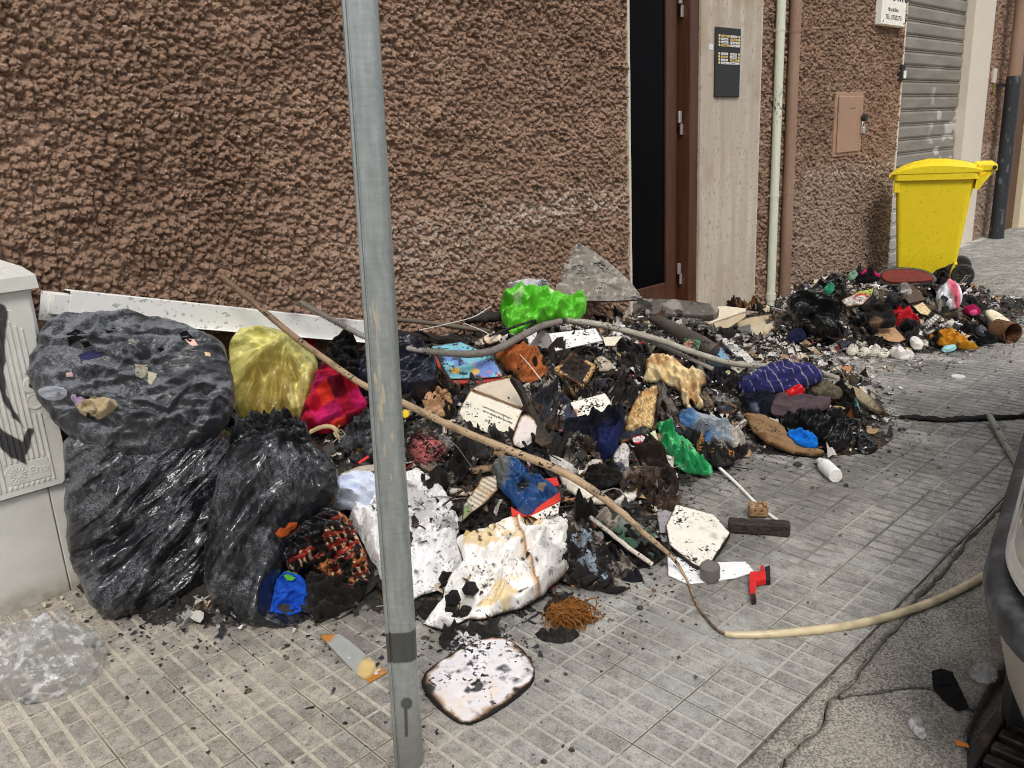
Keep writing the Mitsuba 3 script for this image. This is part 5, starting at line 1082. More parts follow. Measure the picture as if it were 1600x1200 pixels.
# ------------------------------------------------------------------ middle of the heap
BL = S(120, 185, 200)
def storybook(x):
    C = paint(BL, (S(110, 140, 205), spots(13, .52, 4)), (S(205, 120, 140), spots(26, .64, 5)), (S(225, 190, 90), lambda x: np.maximum(blobm(.35, .22, .07, .08)(x), blobm(.62, .2, .06, .07)(x))), (S(40, 60, 70), spots(34, .64, 8)))(x); return C
t = thing('picture_book', 'light blue illustrated book with a red edge on the heap right of the steel post', 'book')
board('cover', [(674, 541), (720, 534), (745, 545), (770, 556), (786, 588), (755, 591), (702, 592)], BL, 'sooty_paper', parent=t, at=gz(728, 568, .53), tilt=38, thick=.004, smooth=True, g=.005, fn=storybook, burn=dict(edge=.006, soot=.08)); board('pages', [(677, 550), (702, 594), (786, 590), (786, 596), (700, 600), (684, 572)], S(175, 60, 50), 'sooty_paper', parent=t, at=gz(728, 574, .512), tilt=38, thick=.02)
OR = S(168, 96, 54)
patch('orange_cloth', [(770, 556), (790, 545), (815, 536), (845, 548), (857, 570), (856, 600), (838, 618), (815, 598), (785, 580)], OR, 'sooty_cloth', lift=.05, tilt=40, puff=.06, pw=.06, wr=.020, ws=.06, ang=.9, aniso=2.8, sharp=1.5, oct_=4, rounds=1, jag=.004, burn=dict(edge=.02, soot=.06), label='orange brown stuffed cloth bag in the middle of the heap', cat='cloth bag')
patch('white_dish', [(752, 530), (760, 522), (778, 520), (786, 526), (780, 534), (762, 541)], S(225, 208, 185), 'sooty_paper', lift=.06, tilt=35, puff=.012, rounds=2, burn=dict(edge=.012), label='small scorched oval dish above the blue picture book', cat='dish')
t = thing('white_tray', 'white metal tray with a bent grey side below the green bag', 'tray')
board('face', [(858, 521), (930, 513), (941, 532), (868, 548)], S(232, 230, 228), 'sooty_paper', parent=t, at=gz(900, 530, .50), tilt=38, thick=.008); board('side', [(845, 517), (858, 521), (868, 548), (826, 541), (838, 525)], S(140, 136, 134), 'sooty_paper', parent=t, at=gz(850, 533, .49), tilt=50, roll=-20, thick=.008); board('flap', [(818, 514), (840, 516), (836, 532), (826, 540), (820, 528)], S(225, 222, 220), 'sooty_paper', parent=t, at=gz(828, 527, .49), tilt=45, thick=.006)
board('torn_card', [(942, 527), (972, 525), (960, 540), (946, 540)], S(222, 214, 195), at=gz(957, 532, .47), tilt=35, thick=.004, label='small cream torn card right of the white tray', cat='card')
t = thing('square_wooden_box', 'square burnt wooden frame filled with ash', 'wooden tray')
fc = gz(899, 578, .46); fp = [(895, 550), (931, 571), (911, 604), (865, 577)]; wd = paint(S(185, 148, 100), (S(70, 42, 24), spots(16, .55, 3)), (S(20, 17, 15), spots(11, .62, 9)))
for a, b in ((0, 1), (1, 2), (2, 3), (3, 0)):
    p, q_ = np.array(fp[a], float), np.array(fp[b], float); ctr = np.mean(fp, 0); k_ = .22
    board('rail', [p + (q_ - p) * .02, q_ - (q_ - p) * .02, q_ + (ctr - q_) * k_ - (q_ - p) * .02, p + (ctr - p) * k_ + (q_ - p) * .02], S(185, 148, 100), 'sooty_paper', parent=t, at=fc, tilt=30, thick=.025, fn=wd, g=.006)
board('backing', [(895, 556), (925, 572), (909, 598), (871, 577)], S(50, 38, 34), 'charred', parent=t, at=fc - [0, 0, .006], tilt=30, thick=.008, smooth=True, wr=.012, ws=.03, g=.006)
patch('stone_chunk', [(928, 562), (942, 558), (958, 568), (955, 578), (938, 580), (928, 574)], S(178, 165, 150), 'sooty_paper', lift=.05, puff=.02, wr=.006, ws=.03, rounds=1, label='pale stone chunk beside the square wooden frame', cat='stone')
t = thing('drawer_box', 'big charred white drawer box with slots tipped over in the middle of the heap', 'drawer')
CW = S(226, 220, 204)
board('back_panel', [(742, 602), (800, 588), (815, 605), (838, 650), (845, 670), (818, 660), (815, 640), (736, 610)], S(205, 192, 172), 'sooty_paper', parent=t, at=gz(790, 625, .40), tilt=42, thick=.014, smooth=True, burn=dict(edge=.02, soot=.10), g=.006)
board('tray', [(735, 610), (817, 641), (808, 662), (797, 693), (712, 655), (722, 632)], CW, 'sooty_paper', parent=t, at=gz(768, 652, .385), tilt=40, thick=.016, smooth=True, g=.005, burn=dict(edge=.008, soot=.06), fn=paint(CW, (S(30, 27, 25), lambda x: ((np.abs(x['uv'][:, 0] - .62) < .22) & ((np.abs(x['uv'][:, 1] - .58 + .55 * (x['uv'][:, 0] - .6)) < .012) | (np.abs(x['uv'][:, 1] - .50 + .55 * (x['uv'][:, 0] - .6)) < .012))) * .9)))
board('rim', [(735, 606), (818, 638), (818, 643), (734, 612)], S(120, 92, 62), 'sooty_paper', parent=t, at=gz(776, 624, .405), tilt=40, thick=.025); board('rim', [(735, 608), (738, 612), (715, 656), (710, 656)], S(150, 125, 92), 'sooty_paper', parent=t, at=gz(724, 633, .40), tilt=40, thick=.025)
board('charred_side', [(800, 588), (812, 595), (846, 660), (866, 690), (855, 700), (840, 672), (815, 612)], S(55, 48, 43), 'charred', parent=t, at=gz(832, 645, .40), tilt=35, roll=25, thick=.03)
board('underside', [(700, 662), (748, 680), (740, 704), (696, 688)], S(120, 108, 86), 'sooty_paper', parent=t, at=gz(722, 683, .32), tilt=45, thick=.012, burn=dict(edge=.02, soot=.2))
t = thing('burnt_book', 'half burnt white book standing against the charred drawer box', 'book')
board('pages', [(815, 645), (833, 648), (842, 672), (836, 688), (818, 702), (798, 694), (806, 665)], S(215, 205, 202), 'sooty_paper', parent=t, at=gz(820, 675, .37), tilt=45, thick=.03, smooth=True, rounds=1, jag=.004, burn=dict(edge=.014, soot=.15), g=.0048); board('cover', [(838, 668), (862, 692), (846, 697), (836, 690)], S(70, 56, 46), 'charred', parent=t, at=gz(848, 686, .36), tilt=40, thick=.01)
board('white_plate', [(890, 629), (945, 614), (954, 626), (961, 643), (938, 650), (905, 659)], S(232, 228, 218), 'sooty_paper', at=gz(925, 638, .36), tilt=38, thick=.012, smooth=True, bend=.15, burn=dict(edge=.006, tan=.1), label='white ash speckled board in the centre of the heap', cat='board')
patch('dark_jacket', [(880, 660), (915, 655), (955, 640), (972, 630), (978, 650), (970, 690), (950, 718), (925, 722), (890, 712), (870, 690)], S(24, 26, 36), 'sooty_cloth', lift=.05, tilt=40, puff=.05, wr=.028, ws=.07, ang=1.1, aniso=1.8, rounds=1, jag=.006, oct_=4, fn=paint(S(24, 26, 36), (S(30, 40, 85), lambda x: blobm(.8, .2, .28, .35)(x) * .8)), label='charred navy jacket below the white speckled board', cat='jacket')
CRM = S(222, 203, 160)
patch('cream_cloth', [(1008, 575), (1010, 560), (1030, 553), (1055, 560), (1072, 580), (1090, 575), (1105, 590), (1106, 604), (1094, 612), (1102, 640), (1090, 642), (1075, 620), (1085, 645), (1070, 638), (1060, 608), (1030, 600), (1015, 598), (1002, 600)], CRM, 'cloth', lift=.08, tilt=45, puff=.045, pw=.05, wr=.022, ws=.06, ang=1.9, aniso=2.4, rounds=1, oct_=4, burn=dict(edge=.018, tan=.42, brown=(.26, .13, .05)), label='scorched cream cloth hanging over the right part of the heap', cat='cloth')
def grid_fn(x):
    a = np.abs(((x['q'][:, 0] * .8 + x['q'][:, 1] * .6) * 55) % 1 - .5) < .09; b = np.abs(((x['q'][:, 1] * .8 - x['q'][:, 0] * .6) * 55) % 1 - .5) < .09
    return (a | b) * .6
patch('scorched_pillowcase', [(970, 672), (985, 640), (1000, 612), (1022, 604), (1032, 600), (1026, 630), (1022, 668), (1005, 678), (985, 682)], S(216, 190, 140), 'cloth', lift=.06, tilt=45, puff=.04, wr=.016, ws=.05, ang=1.1, aniso=2.2, rounds=1, fn=paint(S(216, 190, 140), (S(110, 70, 36), grid_fn)), burn=dict(edge=.022, tan=.35), label='scorched cream check pillowcase beside the grey cone', cat='pillowcase')
patch('grey_cone', [(1034, 604), (1046, 618), (1062, 645), (1040, 658), (1026, 656), (1024, 630)], S(92, 86, 80), 'sooty_paper', lift=.06, tilt=45, puff=.04, wr=.004, ws=.05, label='grey pointed pad between cream cloths', cat='pad')
GB = S(40, 150, 88)
patch('green_shopping_bag', [(1024, 662), (1040, 660), (1052, 672), (1060, 690), (1078, 690), (1092, 712), (1110, 725), (1115, 740), (1098, 742), (1070, 738), (1050, 722), (1042, 706), (1030, 700), (1034, 682)], GB, 'plastic', lift=.03, tilt=32, puff=.045, pw=.05, wr=.026, ws=.05, ang=2.3, aniso=2.0, sharp=1.9, oct_=4, rounds=1, jag=.003, fn=paint(GB, (S(90, 190, 130), spots(16, .60, 2))), label='emerald green plastic shopping bag at the front of the heap', cat='plastic bag')
patch('denim_cloth', [(1056, 650), (1080, 645), (1110, 650), (1140, 665), (1162, 685), (1166, 692), (1150, 700), (1128, 705), (1120, 712), (1108, 712), (1098, 690), (1080, 668), (1062, 668)], S(150, 160, 170), 'sooty_cloth', lift=.07, tilt=35, puff=.05, wr=.022, ws=.06, ang=2.7, aniso=2.2, rounds=1, oct_=4, fn=paint(S(150, 158, 166), (S(85, 125, 170), lambda x: np.maximum(blobm(.1, .8, .2, .35)(x), blobm(.42, .12, .22, .3)(x))), (S(185, 180, 172), spots(12, .58, 4))), label='pale blue and grey denim cloth over the green shopping bag', cat='cloth')
patch('charred_cloth', [(1066, 672), (1098, 690), (1118, 712), (1150, 702), (1170, 695), (1168, 712), (1135, 722), (1105, 722), (1080, 705)], S(30, 27, 26), 'charred', lift=.02, tilt=25, puff=.04, wr=.03, ws=.04, rounds=1, jag=.008, fn=paint(S(30, 27, 26), (S(190, 130, 80), spots(22, .63, 3))), label='charred bundle under the pale denim cloth', cat='cloth')
t = thing('brown_suitcase', 'open brown suitcase of soft leather at the front right of the heap', 'suitcase')
patch('shell', [(1162, 645), (1175, 648), (1205, 655), (1225, 668), (1240, 690), (1262, 700), (1290, 704), (1288, 713), (1262, 714), (1225, 706), (1190, 690), (1170, 668)], S(140, 112, 84), 'sooty_cloth', t, lift=.035, tilt=30, puff=.035, wr=.008, ws=.08, ang=2.6, aniso=3, rounds=1, burn=dict(edge=.014, soot=.05))
patch('blue_lining', [(1226, 672), (1255, 670), (1275, 678), (1280, 698), (1262, 700), (1243, 692)], S(20, 110, 205), 'cloth', lift=.06, tilt=32, puff=.02, wr=.012, ws=.05, rounds=1, label='bright blue cloth inside the brown suitcase', cat='cloth')
NB = S(46, 48, 98)
def pin(x): return ((np.abs(((x['q'][:, 0] * .90 + x['q'][:, 1] * .42 + .02 * nfbm(np.c_[x['q'] * 9, 0 * x['q'][:, :1]], 2, 2)) * 24) % 1 - .5) < .05) & (nnoise(np.c_[x['q'] * 60, 0 * x['q'][:, :1]], 5) > .3)) * .65
patch('striped_bundle', [(1152, 598), (1165, 588), (1200, 578), (1240, 569), (1268, 570), (1282, 580), (1288, 592), (1275, 600), (1250, 604), (1215, 614), (1175, 616), (1156, 610)], NB, 'cloth', lift=.07, tilt=35, puff=.07, pw=.07, wr=.016, ws=.09, ang=.6, aniso=1.6, rounds=2, g=.0045, fn=paint(NB, (S(190, 175, 185), pin)), label='navy blue striped cloth bundle on top of the right part of the heap', cat='cloth bundle')
patch('red_pouch', [(1224, 612), (1240, 606), (1255, 605), (1260, 611), (1248, 620), (1230, 621)], S(200, 26, 34), 'plastic', lift=.12, tilt=35, puff=.02, wr=.012, ws=.03, rounds=1, label='bright red plastic pouch under the striped bundle', cat='pouch')
patch('khaki_shirt', [(1262, 604), (1285, 596), (1305, 600), (1318, 615), (1310, 625), (1282, 620), (1270, 615)], S(104, 96, 82), 'cloth', lift=.08, tilt=35, puff=.03, wr=.018, ws=.05, rounds=1, label='khaki shirt right of the striped bundle', cat='shirt')
patch('purple_trousers', [(1208, 622), (1216, 614), (1260, 618), (1296, 620), (1300, 630), (1290, 642), (1250, 645), (1212, 650), (1203, 642)], S(84, 70, 76), 'cloth', lift=.10, tilt=32, puff=.03, wr=.012, ws=.09, ang=.1, aniso=2.5, rounds=1, label='folded dull purple trousers below the red pouch', cat='trousers')
patch('black_jacket', [(1215, 650), (1240, 645), (1290, 640), (1318, 646), (1332, 670), (1330, 695), (1305, 706), (1282, 698), (1275, 678), (1250, 668), (1222, 668)], S(22, 22, 24), 'plastic', lift=.055, tilt=34, puff=.05, wr=.022, ws=.06, ang=.7, aniso=2.2, rounds=1, oct_=4, label='black padded jacket beside the brown suitcase', cat='jacket')
patch('dark_blue_cloth', [(1158, 615), (1180, 616), (1215, 616), (1208, 640), (1205, 655), (1180, 645), (1165, 632)], S(26, 27, 40), 'cloth', lift=.05, tilt=35, puff=.03, wr=.018, ws=.06, rounds=1, label='dark navy cloth under the striped bundle', cat='cloth')
patch('charred_cloth', [(1300, 608), (1320, 606), (1335, 616), (1345, 640), (1338, 655), (1315, 648), (1300, 640)], S(34, 30, 28), 'charred', lift=.05, tilt=35, puff=.04, wr=.03, ws=.04, rounds=1, jag=.01, fn=paint(S(34, 30, 28), (S(110, 170, 180), spots(22, .66, 4)), (S(150, 90, 50), spots(20, .66, 8))), label='burnt mixed rags at the right end of the heap', cat='cloth')
patch('melted_lump', [(1322, 656), (1335, 652), (1345, 660), (1342, 675), (1328, 680), (1320, 668)], S(30, 31, 34), 'plastic', lift=.03, tilt=35, puff=.03, wr=.01, ws=.04, rounds=1, label='melted black lump right of the black jacket', cat='lump')
patch('black_shoe', [(1336, 682), (1350, 676), (1365, 690), (1374, 698), (1362, 710), (1345, 713), (1336, 702)], S(26, 26, 28), 'plastic', lift=.02, tilt=28, puff=.03, wr=.01, ws=.04, rounds=1, label='flattened black shoe on the pavement at the right end of the heap', cat='shoe')
patch('grey_shoe', [(1168, 628), (1185, 630), (1192, 642), (1185, 650), (1172, 645)], S(60, 66, 82), 'plastic', lift=.05, tilt=35, puff=.03, rounds=1, label='blue grey shoe left of the purple trousers', cat='shoe')
t = thing('spray_can', 'small white bottle lying on the pavement', 'bottle')
ca, cb_ = gz(1283, 722, .032), gz(1306, 744, .032); ax = unit(cb_ - ca); Lc = np.linalg.norm(cb_ - ca)
m = lathe([(0, 0), (.014, 0), (.016, .012), (.03, .03), (.033, .05), (.033, Lc - .01), (.030, Lc), (.0, Lc)], ca, ax, 24); add('body', m, B('sooty_paper'), t, smooth=35, color=vcol(m, S(232, 232, 228)))
m = lathe([(.012, -.02), (.015, -.02), (.015, .0), (.0, .0)], ca, ax, 16); add('cap', m, B('plastic'), t, color=vcol(m, S(220, 220, 215)))
def book(name, txt_label, cat_, poly, col, z, thick, tilt, fn=None, roll=0, burn=None, pages=S(205, 195, 175)):
    t = thing(name, txt_label, cat_); board('cover', poly, col, 'sooty_paper', parent=t, at=gz(*np.mean(poly, 0), z), tilt=tilt, roll=roll, thick=.004, fn=fn, burn=burn, smooth=True)
    c = np.mean(poly, 0); board('pages', [tuple(c + (np.array(p) - c) * .97 + [0, 1]) for p in poly], pages, 'sooty_paper', parent=t, at=gz(*c, z) - [0, 0, .0055], tilt=tilt, roll=roll, thick=thick, burn=burn); return t
bt = book('dark_box', 'dark green box lettered ope, under the end of the pale hose', 'box', [(1102, 560), (1112, 557), (1165, 590), (1155, 602), (1145, 598), (1110, 576)], S(24, 40, 44), .26, .03, 40)
Pw, Ex = gz(1133, 581, .285), unit(gz(1152, 593, .262) - gz(1133, 581, .285)); Nn = unit(np.array([-.5, -.55, .7])); Nn = unit(Nn - Ex * (Nn @ Ex)); Up = np.cross(Nn, Ex)
m = meshkit.text_mesh('ope', .026, .002, True); v = m.vertices; m.vertices = Pw + v[:, :1] * Ex + v[:, 1:2] * Up + v[:, 2:] * Nn; add('lettering', m, B('paper'), bt, color=vcol(m, S(210, 205, 150)))
board('blue_white_box', [(1115, 548), (1125, 545), (1165, 585), (1170, 595), (1158, 590)], S(140, 170, 190), 'sooty_paper', at=gz(1140, 568, .24), tilt=40, thick=.015, fn=paint(S(205, 212, 214), (S(110, 160, 195), blobm(.2, .8, .3, .35))), label='light blue and white flat box above the dark green box', cat='box')
patch('white_wrapper', [(1125, 530), (1135, 528), (1160, 545), (1178, 562), (1172, 568), (1155, 560), (1140, 546)], S(214, 212, 210), 'sooty_paper', lift=.06, tilt=40, wr=.012, ws=.04, thick=.01, rounds=1, burn=dict(soot=.12), label='torn white wrapper above the pale hose, right of the grey roll', cat='wrapper')
book('green_edged_book', 'green edged book with a pink cover next to the grey roll', 'book', [(1070, 528), (1095, 532), (1090, 545), (1082, 550), (1066, 542)], S(60, 120, 80), .37, .02, 40, fn=paint(S(60, 125, 85), (S(165, 110, 95), blobm(.4, .5, .3, .3))))
patch('tan_board', [(1180, 583), (1200, 577), (1236, 574), (1218, 580), (1195, 586), (1175, 590)], S(190, 165, 135), 'sooty_paper', lift=.09, tilt=25, thick=.012, label='tan cardboard strip behind the striped bundle', cat='cardboard')
# burnt timber and lumps
def timber(name, lab, a, b, za, zb, w, h, col, cat_='wood', bs='charred'):
    p, q_ = gz(*a, za), gz(*b, zb); ex = unit(q_ - p); ey = unit(np.cross([0, 0, 1], ex)); ez = np.cross(ex, ey); m = obox((p + q_) / 2, ex, ey, ez, np.linalg.norm(q_ - p), w, h, .006); m = m.subdivide().subdivide().subdivide(); m.vertices = m.vertices + .010 * (np.stack([nfbm(m.vertices * 24 + o, 3, 7) for o in (0, 9, 18)], 1) - .5)
    C = np.tile(np.asarray(col), (len(m.vertices), 1)) * (.6 + .8 * nfbm(m.vertices * 40, 3, 2))[:, None]
    return add(name, m, B(bs), smooth=35 if False else False, color=np.clip(C, .004, .9), label=lab, cat=cat_)
timber('burnt_log', 'flat burnt log on the pavement right of the white burnt board', (1138, 820), (1234, 826), .028, .028, .06, .048, S(60, 52, 46))
timber('wood_block', 'small half burnt wood block resting on the white rod', (1170, 796), (1200, 796), .035, .035, .05, .05, S(165, 130, 95), bs='sooty_paper')
timber('burnt_plank', 'charred brown plank sticking out of the front of the heap', (992, 690), (1046, 762), .14, .03, .09, .04, S(84, 62, 48))
patch('charred_leather', [(985, 688), (1010, 690), (1030, 700), (1050, 730), (1066, 768), (1040, 772), (1020, 745), (998, 720)], S(48, 38, 33), 'charred', lift=.03, tilt=30, puff=.04, wr=.03, ws=.05, rounds=1, jag=.008, label='charred leather scrap left of the green shopping bag', cat='leather')
patch('burnt_pot', [(915, 735), (935, 725), (965, 730), (975, 745), (960, 760), (930, 762), (915, 750)], S(20, 18, 17), 'charred', lift=.04, tilt=25, puff=.03, wr=.014, ws=.025, rounds=2, label='round charred mass with a pale rim near the middle of the heap', cat='burnt mass')
patch('white_rag', [(952, 722), (965, 700), (975, 690), (985, 700), (982, 722), (985, 745), (968, 740)], S(216, 212, 212), 'sooty_cloth', lift=.05, tilt=40, puff=.02, wr=.018, ws=.04, ang=1.4, aniso=2.5, rounds=1, burn=dict(soot=.15), label='white soot flecked rag beside the navy jacket', cat='rag')
patch('red_white_wrapper', [(986, 684), (1000, 678), (1010, 684), (1006, 690), (992, 694)], S(215, 210, 210), 'paper', lift=.06, tilt=35, thick=.008, wr=.008, ws=.03, rounds=1, fn=paint(S(220, 214, 214), (S(195, 30, 50), spots(38, .52, 3))), label='small red and white wrapper left of the green shopping bag', cat='wrapper')
board('green_white_card', [(1008, 680), (1024, 672), (1028, 688), (1014, 696)], S(196, 205, 170), 'paper', lift=.06, tilt=40, thick=.005, label='pale green card beside the green shopping bag', cat='card')
# ------------------------------------------------------------------ front of the heap
WH = S(236, 235, 236)
patch('white_sheet', [(548, 808), (560, 785), (585, 760), (625, 738), (660, 735), (690, 755), (706, 785), (716, 810), (712, 850), (722, 880), (700, 905), (680, 925), (640, 938), (605, 925), (585, 890), (570, 850)], WH, 'sooty_cloth', drape=.85, at=gz(640, 840, .17), lift=.016, tilt=40, thick=.006, puff=.012, pw=.03, wr=.042, ws=.15, ang=1.25, aniso=3.0, sharp=1.9, oct_=4, rounds=0, jag=.012, g=.005, burn=dict(soot=.03, sc=34), fn=paint(WH, (S(150, 148, 150), lambda x: .6 * spots(7, .55, 12, .16)(x))), label='white bed sheet behind the steel post, sprinkled with soot', cat='bed sheet')
patch('white_sheet', [(655, 975), (690, 940), (700, 905), (722, 878), (715, 845), (735, 830), (780, 815), (815, 800), (850, 805), (885, 800), (894, 830), (892, 868), (880, 905), (850, 930), (815, 950), (760, 965), (690, 984)], S(238, 235, 230), 'sooty_cloth', drape=.9, at=gz(790, 890, .11), lift=.012, tilt=32, thick=.006, puff=.008, pw=.03, wr=.048, ws=.16, ang=1.0, aniso=3.2, sharp=1.9, oct_=4, rounds=0, g=.005, jag=.014,
      burn=dict(edge=.006, soot=.045, sc=34), fn=paint(S(238, 236, 233), (S(205, 160, 95), lambda x: .8 * (1 - np.abs(x['uv'][:, 0] - .70 + .22 * (x['uv'][:, 1] - .5)) / .03)), (S(225, 205, 165), spots(9, .60, 3)), (S(140, 138, 138), lambda x: .65 * spots(7, .54, 12, .16)(x)), (S(110, 60, 28), lambda x: .9 * (1 - np.abs(x['uv'][:, 0] - .71 + .22 * (x['uv'][:, 1] - .5)) / .010))), label='large white sheet with brown scorch marks at the front of the heap', cat='bed sheet')
patch('blue_pillow', [(512, 782), (520, 752), (540, 738), (575, 735), (598, 748), (590, 775), (575, 795), (545, 798), (525, 795)], S(212, 220, 238), 'cloth', at=gz(555, 770, .27), tilt=50, puff=.05, wr=.018, ws=.06, rounds=1, burn=dict(soot=.03), label='pale blue crumpled pillow between the front bag and the steel post', cat='pillow')
patch('burnt_cards', [(530, 740), (560, 728), (605, 722), (608, 732), (570, 740), (540, 750)], S(180, 170, 155), 'sooty_paper', at=gz(570, 735, .33), tilt=30, thick=.02, wr=.006, ws=.04, burn=dict(edge=.01, soot=.2), label='stack of burnt cards above the pale blue pillow', cat='cards')
pipe('red_marker', [(560, 724, ('z', .40)), (576, 713, ('z', .42))], .006, S(205, 30, 30), 'plastic', label='red marker pen on the burnt cards', cat='pen')
patch('pink_pulp', [(635, 690), (655, 680), (680, 682), (700, 700), (695, 722), (660, 728), (635, 720)], S(190, 110, 110), 'charred', lift=.03, tilt=35, puff=.03, wr=.02, ws=.025, rounds=1, jag=.01, fn=paint(S(60, 40, 38), (S(205, 120, 118), blobm(.55, .4, .35, .35))), label='pink burnt pulp right of the steel post', cat='pulp')
patch('scorched_papers', [(655, 615), (680, 602), (705, 612), (712, 640), (690, 655), (665, 648)], S(190, 150, 115), 'sooty_paper', lift=.03, tilt=40, puff=.02, thick=.02, wr=.02, ws=.05, rounds=1, jag=.006, burn=dict(edge=.02, soot=.22, tan=.4), label='wad of scorched paper right of the dark stuffed bag', cat='paper')
patch('yellow_scrap', [(628, 640), (638, 640), (640, 650), (630, 654)], S(220, 185, 50), 'cloth', lift=.06, tilt=40, thick=.006, rounds=1, label='small yellow scrap beside the steel post', cat='scrap')
book('burnt_magazine', 'half burnt open magazine with a green corner below the drawer box', 'magazine', [(752, 745), (775, 742), (778, 765), (760, 785), (738, 800), (722, 815), (724, 790), (738, 770)], S(196, 178, 150), .245, .02, 40, burn=dict(edge=.016, soot=.1, tan=.3), fn=paint(S(200, 188, 165), (S(110, 150, 75), blobm(.12, .12, .2, .2)), (S(130, 124, 116), stripes(55, .35, 1.0))))
patch('burnt_magazine', [(720, 812), (745, 795), (785, 785), (800, 800), (775, 818), (740, 830), (722, 832)], S(34, 30, 28), 'charred', lift=.02, tilt=30, thick=.03, wr=.02, ws=.05, rounds=1, jag=.006, label='charred black magazine at the edge of the white sheet', cat='magazine')
PB = S(30, 68, 120)
patch('blue_toy_bag', [(766, 730), (780, 714), (800, 712), (822, 728), (850, 745), (874, 768), (868, 778), (842, 790), (828, 806), (812, 800), (795, 778), (775, 755)], PB, 'plastic', lift=.10, tilt=38, puff=.035, pw=.05, wr=.014, ws=.05, ang=2.2, rounds=1, fn=paint(PB, (S(90, 95, 92), blobm(.12, .8, .16, .35)), (S(22, 22, 22), lambda x: np.maximum(blobm(.47, .42, .10, .09)(x), blobm(.62, .72, .09, .10)(x))), (S(150, 140, 120), blobm(.75, .42, .06, .06))), label='dark blue plastic bag with burnt holes on a red box', cat='plastic bag')
t = thing('red_box', 'red and white box under the blue plastic bag', 'box')
board('red_side', [(798, 792), (815, 802), (840, 792), (875, 768), (876, 782), (830, 806), (800, 806)], S(205, 52, 38), 'paper', parent=t, at=gz(838, 792, .20), tilt=55, thick=.03); board('white_side', [(830, 806), (875, 784), (872, 802), (842, 812)], S(226, 220, 214), 'sooty_paper', parent=t, at=gz(855, 800, .185), tilt=60, thick=.02); board('red_lid', [(850, 748), (870, 746), (874, 758), (862, 760)], S(205, 48, 42), 'paper', parent=t, at=gz(864, 753, .25), tilt=40, thick=.01)
patch('white_bag', [(872, 740), (890, 745), (930, 765), (952, 778), (956, 788), (925, 790), (905, 778), (880, 765)], S(228, 220, 206), 'paper', lift=.05, tilt=35, puff=.03, wr=.008, ws=.06, rounds=1, fn=paint(S(228, 220, 206), (S(40, 140, 150), blobm(.80, .40, .05, .10)), (S(60, 150, 110), blobm(.86, .30, .05, .10))), burn=dict(soot=.02, edge=.006), label='cream plastic bag with a teal print under the long conduit', cat='plastic bag')
patch('sooty_papers', [(835, 712), (860, 708), (890, 722), (908, 740), (895, 748), (870, 738), (845, 728)], S(190, 186, 182), 'sooty_paper', lift=.05, tilt=35, thick=.02, wr=.012, ws=.04, rounds=1, jag=.005, burn=dict(soot=.3), label='soot flecked papers above the cream plastic bag', cat='paper')
t = thing('green_board', 'sooty green board with a white edge at the front of the heap', 'board')
board('panel', [(920, 805), (950, 800), (985, 808), (1024, 835), (1024, 862), (1020, 872), (975, 850), (940, 828)], S(62, 92, 74), 'sooty_paper', parent=t, at=gz(975, 838, .08), tilt=25, thick=.012, smooth=True, fn=paint(S(62, 92, 74), (S(110, 115, 112), blobm(.75, .85, .3, .25)), (S(40, 44, 42), spots(16, .57, 4))), burn=dict(soot=.08)); pipe('white_edge', [(922, 808, .10), (950, 830, .085), (985, 858, .06), (1020, 882, .03)], .009, S(200, 190, 180), 'sooty_paper', t, noise_amp=.003)
t = thing('burnt_notebook', 'white ash covered notebook lying on a white sheet of card on the pavement', 'notebook')
board('cover', [(1056, 789), (1116, 804), (1141, 833), (1106, 886), (1088, 887), (1046, 852), (1040, 822)], S(232, 228, 218), 'sooty_paper', parent=t, at=gz(1090, 838, .055), tilt=10, thick=.02, smooth=True, jag=.003, g=.005, burn=dict(edge=.006, soot=.04), bend=.1); board('spine', [(1026, 800), (1040, 796), (1050, 800), (1046, 835), (1052, 858), (1070, 872), (1060, 872), (1034, 850)], S(150, 146, 152), 'sooty_paper', parent=t, at=gz(1042, 832, .045), tilt=14, thick=.02, smooth=True, burn=dict(soot=.2))
board('white_card', [(1043, 868), (1070, 872), (1120, 878), (1166, 877), (1178, 893), (1150, 902), (1110, 908), (1075, 912), (1044, 898)], S(238, 240, 244), 'sooty_paper', at=gz(1110, 892, .012), tilt=3, thick=.006, smooth=True, rounds=0, burn=dict(soot=.01), label='white card sheet on the pavement under the tin', cat='card')
t = thing('tin_can', 'short sooty tin lying beside the burnt notebook', 'tin')
tc = gz(1109, 902, .012); m = lathe([(0, 0), (.034, 0), (.036, .004), (.036, .046), (.034, .050), (.033, .047), (.030, .0465), (.022, .0485), (.010, .0465), (0, .047)], tc, (-.1, -.05, 1), 30); add('body', m, B('sooty_paper'), t, smooth=35, color=vcol(m, S(110, 106, 102)))
t = thing('red_clamp', 'red plastic clamp with a black jaw on the pavement', 'clamp')
board('arm', [(1172, 893), (1196, 892), (1197, 905), (1182, 908), (1179, 932), (1173, 934), (1171, 912)], S(205, 32, 36), 'plastic', parent=t, at=gz(1180, 908, .028), tilt=8, thick=.022); board('jaw', [(1195, 886), (1203, 883), (1204, 906), (1196, 907)], S(25, 25, 25), 'plastic', parent=t, at=gz(1199, 896, .03), tilt=8, thick=.028); board('foot', [(1173, 928), (1180, 927), (1182, 935), (1175, 936)], S(40, 25, 25), 'plastic', parent=t, at=gz(1177, 932, .03), tilt=8, thick=.026); board('tip', [(1188, 884), (1193, 883), (1195, 893), (1190, 893)], S(190, 30, 34), 'plastic', parent=t, at=gz(1191, 888, .03), tilt=8, thick=.024)
